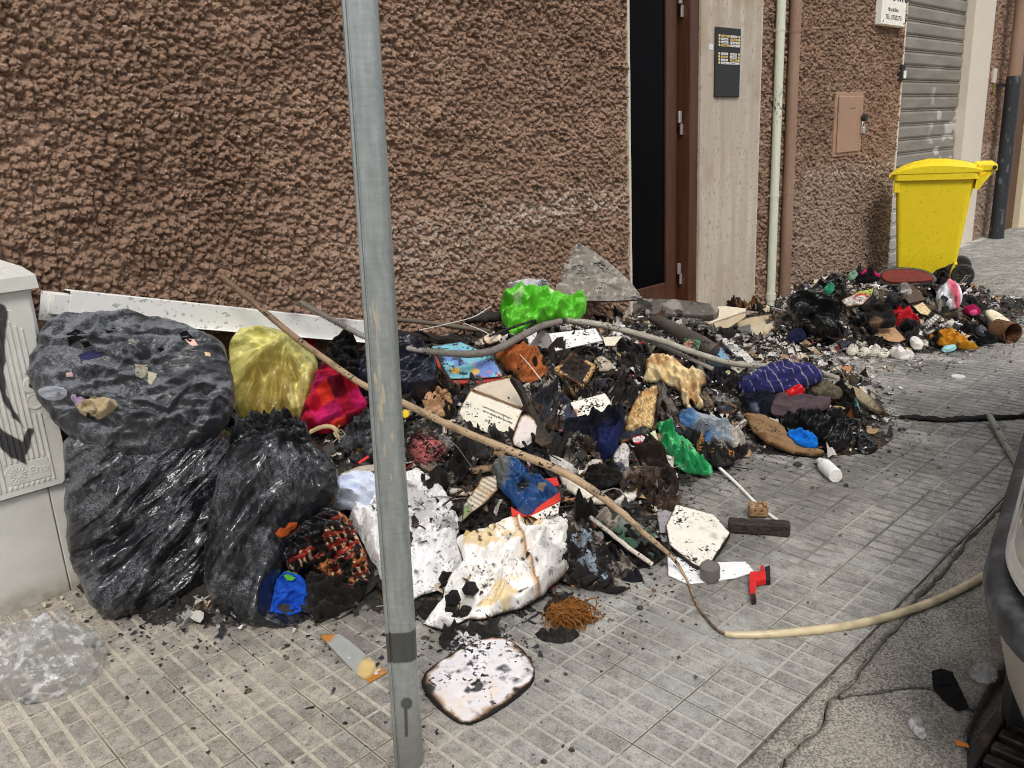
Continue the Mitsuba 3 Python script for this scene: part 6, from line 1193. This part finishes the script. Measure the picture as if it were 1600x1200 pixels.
patch('charred_magazines', [(880, 850), (892, 830), (915, 835), (940, 850), (958, 868), (970, 888), (960, 905), (930, 915), (900, 920), (885, 900)], S(80, 78, 78), 'charred', lift=.03, tilt=28, puff=.03, thick=.02, wr=.03, ws=.04, rounds=1, jag=.008, fn=paint(S(40, 38, 37), (S(150, 165, 180), spots(20, .57, 3)), (S(120, 110, 104), spots(28, .58, 9))), label='pile of charred magazines right of the white sheet', cat='magazines')
t = thing('brown_wig', 'singed brown bundle of fibres like a mop head on the pavement', 'mop head')
r = np.random.default_rng(31); ms = []
c0 = gz(885, 962, .02)
for k in range(420):
    p0 = c0 + np.array([r.normal(0, .024), r.normal(0, .020), r.uniform(.008, .035)]); dd = R[0] * r.normal(.35, .6) + np.array([-.25, -.35, 0]) * r.normal(.7, .5); p2 = p0 + dd * .042; p2[2] = r.uniform(.003, .012); p1 = (p0 + p2) / 2 + np.array([r.normal(0, .014), r.normal(0, .014), r.uniform(.012, .035)])
    ms.append(tube(spline([p0, p1, p2], 3), [.003, .0036, .0022] + [.002] * 4 if False else .0023, 5))
m = cat(*ms); add('fibres', m, B('cloth'), t, smooth=True, color=np.clip(np.tile(S(128, 84, 42), (len(m.vertices), 1)) * (.3 + 1.5 * nfbm(m.vertices * 60, 2, 3))[:, None], .01, .8), kind='stuff')
patch('burnt_core', [(846, 955), (860, 940), (890, 935), (915, 945), (918, 965), (890, 970), (860, 968)], S(50, 34, 22), 'charred', t, lift=.01, tilt=10, puff=.02, wr=.01, ws=.02, rounds=2)
patch('burnt_scrap', [(835, 988), (855, 990), (880, 992), (905, 985), (908, 995), (885, 1006), (860, 1006), (840, 998)], S(26, 23, 22), 'charred', lift=.004, tilt=3, thick=.006, puff=.012, wr=.012, ws=.03, rounds=1, jag=.012, label='curled black scrap on the pavement below the mop head', cat='scrap')
t = thing('burnt_board', 'white panel with burnt brown edges lying flat on the pavement in front', 'board')
board('panel', [(655, 1058), (690, 1030), (740, 1002), (778, 992), (812, 1008), (836, 1040), (834, 1060), (805, 1088), (760, 1120), (725, 1132), (700, 1118), (668, 1085)], S(222, 220, 224), 'sooty_paper', parent=t, at=gz(745, 1062, .024), tilt=4, thick=.02, smooth=True, rounds=1, g=.0045, fn=paint(S(225, 222, 226), (S(222, 200, 172), lambda x: .55 * blobm(.42, .28, .26, .2)(x) * np.clip(spots(20, .42, 4, .25)(x), 0, 1))), burn=dict(edge=.030, soot=.16, sc=24))
patch('charred_paper', [(680, 1000), (700, 985), (740, 978), (790, 990), (800, 1000), (770, 1000), (740, 1010), (700, 1020)], S(120, 116, 114), 'charred', lift=.006, tilt=5, puff=.01, wr=.016, ws=.03, rounds=1, jag=.012, fn=paint(S(36, 34, 33), (S(205, 203, 206), spots(18, .54, 3))), label='charred paper between the white sheet and the burnt board', cat='paper')
for i_, (x, y, w) in enumerate([(698, 905, 14), (705, 935, 16), (735, 920, 14), (670, 955, 20), (700, 960, 18), (728, 958, 13)]):
    patch('charred_lump', [(x - w, y), (x - w * .4, y - w * .9), (x + w * .6, y - w * .8), (x + w, y + w * .1), (x + w * .3, y + w * .7), (x - w * .6, y + w * .6)], S(24, 22, 20), 'charred', lift=.05 if y < 940 else .02, tilt=30, puff=.010, wr=.010, ws=.03, rounds=0, jag=.007, group='charred lumps on the white sheets', label='black charred lump ' + ('on the white sheets beside the steel post', 'on the lower edge between the two white sheets', 'on the left part of the scorch marked sheet', 'nearest the steel post below the white sheets', 'at the lower left tip of the scorch marked sheet', 'below the scorch marked sheet, right of two others')[i_], cat='burnt lump')
patch('metal_plate', [(500, 992), (530, 990), (545, 1000), (560, 1012), (580, 1030), (604, 1048), (606, 1052), (578, 1069), (560, 1056), (530, 1025)], S(150, 152, 150), 'paper', lift=.012, tilt=6, thick=.005, smooth=True, fn=paint(S(152, 154, 152), (S(170, 115, 50), lambda x: np.maximum(blobm(.85, .05, .2, .25)(x), blobm(.05, .95, .14, .16)(x))), (S(225, 222, 212), spots(26, .6, 4)), (S(200, 175, 120), blobm(.72, .3, .1, .2))), burn=dict(soot=.02), label='rusty grey metal plate on the pavement left of the steel post', cat='metal plate')
board('black_rag', [(1456, 1048), (1470, 1044), (1488, 1050), (1502, 1078), (1514, 1106), (1496, 1112), (1474, 1095), (1458, 1075)], S(12, 13, 16), 'cloth', at=gz(1485, 1078, .004), tilt=2, thick=.006, smooth=True, rounds=0, jagk=.4, wr=.006, ws=.06, label='black rag on the concrete next to the drain', cat='rag')
patch('plastic_scrap', [(1418, 1122), (1432, 1114), (1440, 1125), (1450, 1148), (1440, 1154), (1425, 1142)], S(220, 220, 222), 'clear_film', at=gz(1434, 1135, .012), tilt=5, puff=.012, wr=.018, ws=.03, sharp=2.2, rounds=1, label='small clear plastic scrap left of the drain', cat='plastic scrap')
patch('plastic_scrap', [(1510, 1050), (1530, 1035), (1556, 1040), (1560, 1062), (1540, 1068), (1520, 1060)], S(200, 200, 205), 'clear_film', at=gz(1538, 1052, .012), tilt=5, puff=.012, wr=.018, ws=.03, sharp=2.2, rounds=1, label='torn clear plastic under the car bumper', cat='plastic scrap')
board('orange_scrap', [(1490, 1156), (1512, 1162), (1514, 1168), (1494, 1164)], S(205, 120, 45), 'paper', at=gz(1502, 1162, .004), tilt=2, thick=.006, label='orange scrap beside the drain bars', cat='scrap')
t = thing('jar_lid', 'white round lid on the pavement in front of the second heap', 'lid'); m = lathe([(0, .008), (.036, .008), (.040, .005), (.041, 0), (0, 0)], gz(1497, 589, .003), n=24); add('disc', m, B('paper'), t, color=vcol(m, S(225, 222, 218)))
t = thing('washer', 'small brown washer on the pavement at the lower left', 'washer'); m = lathe([(.005, .003), (.0075, .005), (.0105, .003), (.0105, 0), (.005, 0), (.005, .003)], gz(388, 1080, .004), n=20); add('ring', m, B('metal'), t, color=vcol(m, S(95, 80, 68)))
for i_, (x, y, s_) in enumerate([(1246, 727, 10), (1100, 1172, 0)][:1] + [(1000, 950, 7), (850, 1190, 7), (893, 1172, 7), (1130, 895, 6)]):
    patch('pebble', [(x - s_, y), (x, y - s_ * .7), (x + s_, y), (x + s_ * .2, y + s_ * .6)], S(70, 66, 62), 'charred', lift=.006, tilt=8, puff=.008, rounds=2, g=.004, label='small dark pebble ' + ('between the white bottle and the green shopping bag', 'on the pavement right of the mop head', 'at the bottom of the photo right of the post', 'on the open pavement below the mop head', 'on the pavement left of the red clamp')[i_], cat='pebble', group='dark pebbles on the pavement')

# ------------------------------------------------------------------ second heap
patch('melted_bin_bag', [(1228, 470), (1245, 462), (1275, 450), (1300, 430), (1322, 440), (1320, 470), (1300, 500), (1320, 525), (1290, 532), (1262, 525), (1240, 500), (1232, 485)], S(18, 18, 19), 'plastic', at=gz(1278, 490, .24), tilt=50, puff=.10, wr=.028, ws=.12, sharp=1.6, oct_=3, rounds=1, jag=.012, g=.008, label='melted black plastic at the left of the second heap', cat='melted plastic')
patch('green_rag', [(1285, 452), (1295, 443), (1305, 445), (1302, 456), (1292, 462)], S(40, 150, 110), 'plastic', at=gz(1295, 452, .46), tilt=50, puff=.03, wr=.02, ws=.05, rounds=1, label='small teal green rag on the melted black plastic', cat='rag')
patch('magazine', [(1312, 470), (1340, 456), (1366, 450), (1362, 462), (1348, 476), (1325, 482)], S(205, 205, 190), 'sooty_paper', at=gz(1340, 466, .44), tilt=50, thick=.015, wr=.01, ws=.1, fn=paint(S(205, 200, 195), (S(175, 190, 90), blobm(.75, .85, .3, .3)), (S(190, 40, 50), lambda x: blobm(.58, .52, .20, .22)(x) * (blobm(.58, .45, .12, .12)(x) < 0))), burn=dict(edge=.02, soot=.05), label='green and white magazine with a red emblem on the second heap', cat='magazine')
patch('pink_black_cloth', [(1335, 434), (1350, 426), (1374, 426), (1378, 436), (1360, 442), (1340, 442)], S(30, 24, 28), 'cloth', at=gz(1357, 434, .50), tilt=40, puff=.03, wr=.02, ws=.05, rounds=1, fn=paint(S(28, 24, 28), (S(205, 40, 110), lambda x: np.maximum(blobm(.32, .75, .14, .22)(x), blobm(.88, .7, .10, .35)(x)))), label='black cloth with pink trim on top of the second heap', cat='cloth')
patch('green_white_scrap', [(1322, 432), (1330, 424), (1342, 426), (1340, 436), (1326, 438)], S(130, 165, 140), 'cloth', at=gz(1332, 431, .50), tilt=45, puff=.02, wr=.01, ws=.04, rounds=1, label='pale green scrap on top of the second heap', cat='scrap')
t = thing('scooter_deck', 'dark red oval board with grey rim leaning on the yellow bin', 'board')
board('deck', [(1375, 424), (1400, 420), (1432, 421), (1452, 427), (1462, 436), (1440, 439), (1400, 441), (1380, 438)], S(112, 44, 34), 'sooty_paper', parent=t, at=gz(1418, 431, .42), tilt=22, thick=.02, smooth=True, rounds=1, g=.01); board('rim', [(1370, 423), (1400, 417), (1436, 419), (1458, 427), (1466, 438), (1440, 443), (1400, 446), (1378, 442)], S(75, 76, 76), 'plastic', parent=t, at=gz(1418, 431, .42) - [0, 0, .022], tilt=22, thick=.02, smooth=True, rounds=1, g=.01)
patch('charred_cloth', [(1452, 432), (1465, 420), (1480, 416), (1494, 407), (1486, 420), (1482, 440), (1470, 446), (1456, 442)], S(36, 32, 29), 'charred', at=gz(1470, 430, .40), tilt=60, puff=.04, wr=.03, ws=.06, rounds=1, jag=.008, g=.008, label='charred rag sticking up against the wheel of the yellow bin', cat='cloth')
patch('brown_carton', [(1415, 446), (1425, 443), (1442, 462), (1448, 468), (1420, 474), (1410, 462)], S(84, 68, 56), 'sooty_paper', at=gz(1430, 458, .32), tilt=45, thick=.02, label='brown carton in the middle of the second heap', cat='carton')
patch('silver_part', [(1400, 448), (1415, 446), (1426, 452), (1424, 462), (1408, 460)], S(190, 188, 184), 'metal', at=gz(1412, 454, .40), tilt=45, puff=.03, wr=.02, ws=.05, rounds=1, label='silver metal part on the brown carton', cat='metal part')
patch('white_plastic_bag', [(1460, 470), (1465, 452), (1480, 436), (1492, 440), (1504, 455), (1502, 478), (1490, 484), (1470, 484)], S(215, 218, 226), 'paper', at=gz(1482, 465, .24), tilt=50, puff=.05, wr=.02, ws=.08, ang=1.4, rounds=1, g=.008, fn=paint(S(215, 218, 226), (S(220, 110, 130), lambda x: blobm(.72, .55, .14, .8)(x)), (S(150, 95, 55), lambda x: .8 * (1 - np.abs(x['uv'][:, 0] - .55) / .04))), label='white and pink plastic bag in front of the bin wheel', cat='plastic bag')
board('cream_block', [(1425, 478), (1442, 472), (1456, 486), (1450, 494), (1438, 490)], S(218, 195, 150), 'sooty_paper', at=gz(1440, 484, .24), tilt=40, thick=.03, burn=dict(edge=.01), label='cream scorched block left of the white and pink bag', cat='block')
patch('red_black_cloth', [(1395, 475), (1410, 470), (1425, 490), (1440, 500), (1432, 520), (1405, 520), (1392, 500)], S(22, 20, 22), 'charred', at=gz(1415, 498, .20), tilt=45, puff=.05, wr=.03, ws=.06, rounds=1, jag=.008, g=.008, fn=paint(S(22, 20, 22), (S(190, 28, 40), spots(9, .58, 2)), (S(190, 28, 40), blobm(.25, .55, .16, .12))), label='black cloth with red patches in the second heap', cat='cloth')
t = thing('keyboard', 'grey keyboard standing on its edge in the second heap', 'keyboard')
kb = [(1430, 517), (1462, 490), (1471, 494), (1434, 527)]; ko = gz(1450, 507, .13)
board('case', kb, S(120, 116, 110), 'sooty_paper', parent=t, at=ko, tilt=45, thick=.025)
for k in range(9):
    for j in range(2):
        a_ = np.array(kb, float); s0, s1 = .05 + k * .104, .05 + k * .104 + .072; w0, w1 = .12 + j * .42, .12 + j * .42 + .32
        def at_(s_, w_): return tuple((a_[0] + (a_[1] - a_[0]) * s_) * (1 - w_) + (a_[3] + (a_[2] - a_[3]) * s_) * w_)
        dv = rays(1450, 507); c_ = unit([-dv[0], -dv[1], 0]); n_ = np.array([0, 0, 1]) * math.cos(math.radians(45)) + c_ * math.sin(math.radians(45))
        board('key', [at_(s0, w0), at_(s1, w0), at_(s1, w1), at_(s0, w1)], S(205, 203, 196), 'paper', parent=t, at=ko + n_ * .009, tilt=45, thick=.008, g=.02)
t = thing('burnt_radio', 'burnt dark box with a scorched tan lid at the front of the second heap', 'box')
board('lid', [(1362, 513), (1398, 511), (1416, 530), (1405, 535), (1390, 534), (1368, 524)], S(188, 150, 112), 'sooty_paper', parent=t, at=gz(1388, 522, .12), tilt=20, thick=.008, burn=dict(edge=.012), g=.008, smooth=True); board('body', [(1360, 516), (1370, 527), (1392, 537), (1418, 534), (1418, 545), (1388, 548), (1364, 535)], S(40, 38, 37), 'charred', parent=t, at=gz(1388, 535, .06), tilt=60, thick=.10)
patch('white_papers', [(1320, 522), (1350, 521), (1368, 530), (1366, 538), (1340, 540), (1325, 532)], S(210, 206, 192), 'sooty_paper', at=gz(1345, 531, .07), tilt=25, thick=.02, wr=.012, ws=.06, rounds=1, g=.008, label='sheaf of white papers left of the burnt box', cat='paper')
for i_, (x, y) in enumerate([(1332, 548), (1350, 551), (1368, 550), (1380, 553)]):
    patch('foam_lump', [(x - 11, y), (x - 5, y - 8), (x + 8, y - 7), (x + 11, y + 2), (x + 2, y + 7), (x - 7, y + 6)], S(212, 208, 196), 'sooty_paper', lift=.03, tilt=30, puff=.03, wr=.012, ws=.04, rounds=1, g=.008, label=('first', 'second', 'third', 'fourth')[i_] + ' pale foam lump from the left at the near edge of the second heap', cat='foam', group='pale foam lumps')
patch('white_plastic', [(1385, 548), (1400, 545), (1425, 548), (1430, 556), (1418, 565), (1398, 560)], S(222, 218, 216), 'plastic', lift=.03, tilt=30, puff=.03, wr=.018, ws=.05, rounds=1, g=.008, label='crumpled white plastic at the near edge of the second heap', cat='plastic')
patch('white_plastic', [(1420, 528), (1432, 524), (1445, 536), (1438, 548), (1424, 544)], S(220, 216, 210), 'sooty_paper', lift=.05, tilt=40, puff=.02, wr=.014, ws=.04, rounds=1, g=.008, label='torn white packet right of the burnt box', cat='packet')
MU = S(190, 130, 38)
patch('mustard_cloth', [(1448, 524), (1465, 518), (1492, 516), (1500, 526), (1525, 540), (1530, 544), (1510, 546), (1482, 540), (1462, 538)], MU, 'cloth', lift=.05, tilt=35, puff=.04, wr=.025, ws=.06, rounds=1, g=.008, fn=paint(MU, (S(24, 24, 34), blobm(.15, .65, .16, .14)), (S(20, 20, 22), spots(8, .60, 3))), label='mustard and black cloth at the right of the second heap', cat='cloth')
patch('blue_pouch', [(1470, 545), (1478, 540), (1494, 539), (1495, 546), (1482, 550), (1472, 550)], S(150, 205, 212), 'plastic', lift=.03, tilt=30, puff=.025, wr=.006, ws=.04, rounds=1, g=.008, label='pale blue pouch in front of the mustard cloth', cat='pouch')
patch('black_cloth', [(1495, 512), (1515, 508), (1540, 520), (1562, 530), (1556, 536), (1530, 536), (1508, 528)], S(24, 24, 26), 'cloth', lift=.05, tilt=35, puff=.04, wr=.025, ws=.06, rounds=1, g=.008, label='black cloth between the mustard cloth and the rusty can', cat='cloth')
patch('black_cloth', [(1505, 466), (1515, 460), (1527, 468), (1530, 476), (1540, 474), (1538, 486), (1520, 490), (1508, 478)], S(20, 20, 21), 'charred', at=gz(1520, 476, .14), tilt=45, puff=.04, wr=.025, ws=.05, rounds=1, jag=.006, g=.008, label='charred black rag right of the white and pink bag', cat='cloth')
patch('baseball_hat', [(1503, 482), (1515, 476), (1528, 478), (1534, 488), (1525, 494), (1508, 490)], S(150, 22, 70), 'cloth', at=gz(1518, 485, .16), tilt=40, puff=.035, wr=.008, ws=.05, rounds=1, g=.008, fn=paint(S(140, 20, 66), (S(225, 90, 140), blobm(.5, .2, .2, .16))), label='dark pink cap on the right of the second heap', cat='hat')
patch('cream_carton', [(1537, 487), (1548, 483), (1560, 488), (1575, 498), (1583, 506), (1572, 512), (1556, 508), (1545, 498)], S(222, 212, 184), 'paper', at=gz(1560, 498, .08), tilt=35, thick=.03, puff=.02, rounds=1, g=.008, fn=paint(S(224, 214, 188), (S(150, 50, 40), spots(16, .62, 5))), label='cream carton with red marks at the right end of the second heap', cat='carton')
patch('dark_shoe', [(1520, 512), (1532, 508), (1545, 516), (1540, 526), (1526, 524)], S(58, 60, 68), 'plastic', lift=.09, tilt=35, puff=.03, rounds=2, g=.008, label='dark grey shoe beside the rusty can', cat='shoe')
t = thing('rusty_can', 'open rusty can lying at the right end of the second heap', 'can')
ca, cb_ = gz(1556, 514, .075), gz(1583, 521, .075); ax = unit(cb_ - ca); Lc = np.linalg.norm(cb_ - ca)
m = lathe([(0, 0), (.072, 0), (.075, .006), (.075, Lc - .006), (.077, Lc), (.071, Lc), (.071, .01), (0, .01)], ca, ax, 28); add('body', m, B('charred'), t, smooth=35, color=np.clip(np.tile(S(120, 84, 58), (len(m.vertices), 1)) * (.4 + nfbm(m.vertices * 25, 3, 4))[:, None], .01, .8))
pipe('burnt_wire', [(1350, 490, ('z', .34)), (1352, 502, ('z', .24)), (1335, 518, ('z', .16)), (1310, 530, ('z', .10)), (1290, 525, ('z', .12))], .006, S(70, 52, 42), 'charred', label='bare bent wire looping over the second heap', cat='wire')
patch('yellow_rag', [(1238, 482), (1246, 480), (1256, 500), (1250, 508), (1244, 498)], S(190, 130, 50), 'cloth', at=gz(1247, 494, .18), tilt=55, puff=.01, wr=.01, ws=.04, rounds=1, label='yellow rag at the left edge of the second heap', cat='rag')
patch('navy_cloth', [(1225, 530), (1240, 512), (1256, 514), (1262, 530), (1240, 536)], S(32, 34, 62), 'cloth', lift=.05, tilt=45, puff=.03, wr=.015, ws=.06, rounds=1, g=.008, label='navy cloth at the left foot of the second heap', cat='cloth')
patch('fabric_dome', [(1345, 492), (1365, 474), (1390, 478), (1402, 500), (1398, 512), (1360, 512), (1348, 508)], S(40, 38, 38), 'sooty_cloth', at=gz(1375, 495, .24), tilt=50, puff=.07, wr=.02, ws=.08, rounds=1, g=.008, fn=paint(S(38, 36, 36), (S(120, 100, 80), blobm(.4, .2, .18, .14))), label='dark rounded cloth bundle in the middle of the second heap', cat='cloth bundle')

LM = {'orange brown cloth bag': (815, 580), 'white speckled board': (925, 638), 'charred drawer box': (768, 650), 'dark blue plastic bag': (818, 760), 'scorched cream cloth': (1055, 590), 'emerald green bag': (1070, 705), 'light blue picture book': (728, 568), 'square burnt frame': (899, 578), 'white tray': (895, 532),
      'denim cloth': (1115, 680), 'striped bundle': (1220, 592), 'grey roll': (1070, 525), 'green board': (975, 840), 'half burnt magazine': (750, 775), 'navy jacket': (925, 690), 'pink burnt pulp': (668, 705), 'dark stuffed bag': (640, 580), 'cream check pillowcase': (1005, 640), 'red box': (840, 792), 'white sheet with scorch marks': (800, 880), 'cream plastic bag': (915, 768), 'charred leather scrap': (1025, 730), 'burnt book': (820, 672), 'scorched paper wad': (685, 630)}
used_lb = set()
LM2 = {'melted black plastic': (1278, 490), 'green and white magazine': (1340, 466), 'brown carton': (1430, 458), 'red patched cloth': (1415, 498), 'keyboard': (1450, 507), 'burnt tan lidded box': (1388, 528), 'white and pink bag': (1482, 462), 'mustard cloth': (1490, 530), 'rusty can': (1570, 517), 'dark pink cap': (1518, 485), 'rounded cloth bundle': (1375, 495), 'sheaf of white papers': (1345, 531), 'cream carton': (1560, 498), 'red oval board': (1418, 431)}
def where(kind, x, y, LM=LM):
    for nm, (a, b) in sorted(LM.items(), key=lambda e: math.hypot(x - e[1][0], y - e[1][1])):
        side = ('left of' if x < a else 'right of') if abs(x - a) > abs(y - b) * 1.2 else ('above' if y < b else 'below'); lb_ = f'{kind} {side} the {nm}'
        if lb_ not in used_lb: used_lb.add(lb_); return lb_
    return kind


# half burnt papers, card, rags and lumps of ash of middle size, packed over both heaps
KIND = [('burnt_paper', 'sooty_paper', dict(edge=.012, soot=.25, sc=16), 'half burnt white paper', 'paper'), ('burnt_card', 'sooty_paper', dict(edge=.02, soot=.22, sc=14), 'half burnt brown card', 'card'),
        ('charred_rag', 'charred', None, 'crumpled charred rag', 'rag'), ('ash_lump', 'charred', dict(soot=.30), 'grey lump of ash', 'ash lump'), ('scorched_cloth', 'sooty_cloth', dict(edge=.014, soot=.15), 'scorched piece of cloth', 'cloth')]
COLS = [[S(214, 210, 204), S(190, 184, 176), S(205, 196, 180)], [S(165, 134, 98), S(140, 116, 92)], [S(34, 31, 30), S(48, 41, 37), S(30, 32, 42), S(72, 56, 45), S(40, 37, 36)], [S(120, 116, 112), S(92, 88, 84), S(140, 132, 124)], [S(120, 108, 96), S(78, 84, 100), S(150, 140, 130), S(96, 78, 66), S(60, 62, 72)]]
r = np.random.default_rng(12)
def pack(region, n_try, dmin, scale, word, seed_):
    rg = shapely.Polygon(region); x0, y0, x1, y1 = rg.bounds; got = []
    for _ in range(n_try):
        x, y = r.uniform(x0, x1), r.uniform(y0, y1); ps = scale * (0.62 + 0.62 * (y - 480) / 400)
        if not rg.contains(shapely.Point(x, y)) or any(math.hypot(x - a, (y - b) * 1.35) < dmin * ps for a, b in got): continue
        got.append((x, y)); kd = int(r.choice(5, p=[.20, .10, .40, .13, .17])); nm, bs, bn, lb_, ct = KIND[kd]; col = COLS[kd][r.integers(len(COLS[kd]))]; sc_ = (1, .9, 1.5, .75, 1.25)[kd] * ps
        w, h_, a_ = r.uniform(15, 28) * sc_, r.uniform(9, 16) * sc_, r.uniform(-.7, .9); n_ = 4 if kd < 2 and r.random() < .6 else 7
        th = np.arange(n_) * 2 * math.pi / n_ + .6 + r.uniform(-.2, .2, n_); px_, py_ = w * np.cos(th) * r.uniform(.75, 1.2, n_), h_ * np.sin(th) * r.uniform(.75, 1.2, n_)
        poly = np.c_[x + px_ * math.cos(a_) - py_ * math.sin(a_), y + px_ * math.sin(a_) + py_ * math.cos(a_)]
        fn = paint(col, (S(150, 142, 134), lambda q_: .8 * spots(18, .60, len(got), .08)(q_)), (S(20, 18, 17), spots(11, .60, len(got) + 3, .08))) if kd in (2, 4) else None
        patch(nm, poly, col, bs, lift=.014, tilt=28 + r.uniform(-20, 28), roll=r.uniform(-26, 26), thick=.008, puff=(.003, .003, .018, .03, .016)[kd], wr=(.014, .007, .034, .02, .03)[kd], ws=(.05, .06, .055, .04, .06)[kd], ang=r.uniform(0, 3), aniso=2.2, jag=(.006, .005, .013, .008, .011)[kd], rounds=0 if kd < 2 else 1, fn=fn, burn=bn,
              label=where(lb_, x, y, LM if word is None else LM2), cat=ct, group=f'{lb_} pieces ' + ('in the large heap' if word is None else word))
pack([(600, 560), (660, 535), (780, 525), (900, 500), (1000, 490), (1090, 520), (1150, 560), (1160, 620), (1180, 690), (1090, 730), (1060, 770), (1010, 870), (940, 920), (880, 900), (890, 810), (740, 800), (715, 780), (640, 720), (620, 640)], 2600, 31, 1.05, None, 1)
pack([(1230, 500), (1300, 440), (1380, 440), (1450, 445), (1500, 470), (1570, 500), (1560, 525), (1440, 545), (1300, 545), (1240, 530)], 900, 44, .85, 'in the second heap', 2)
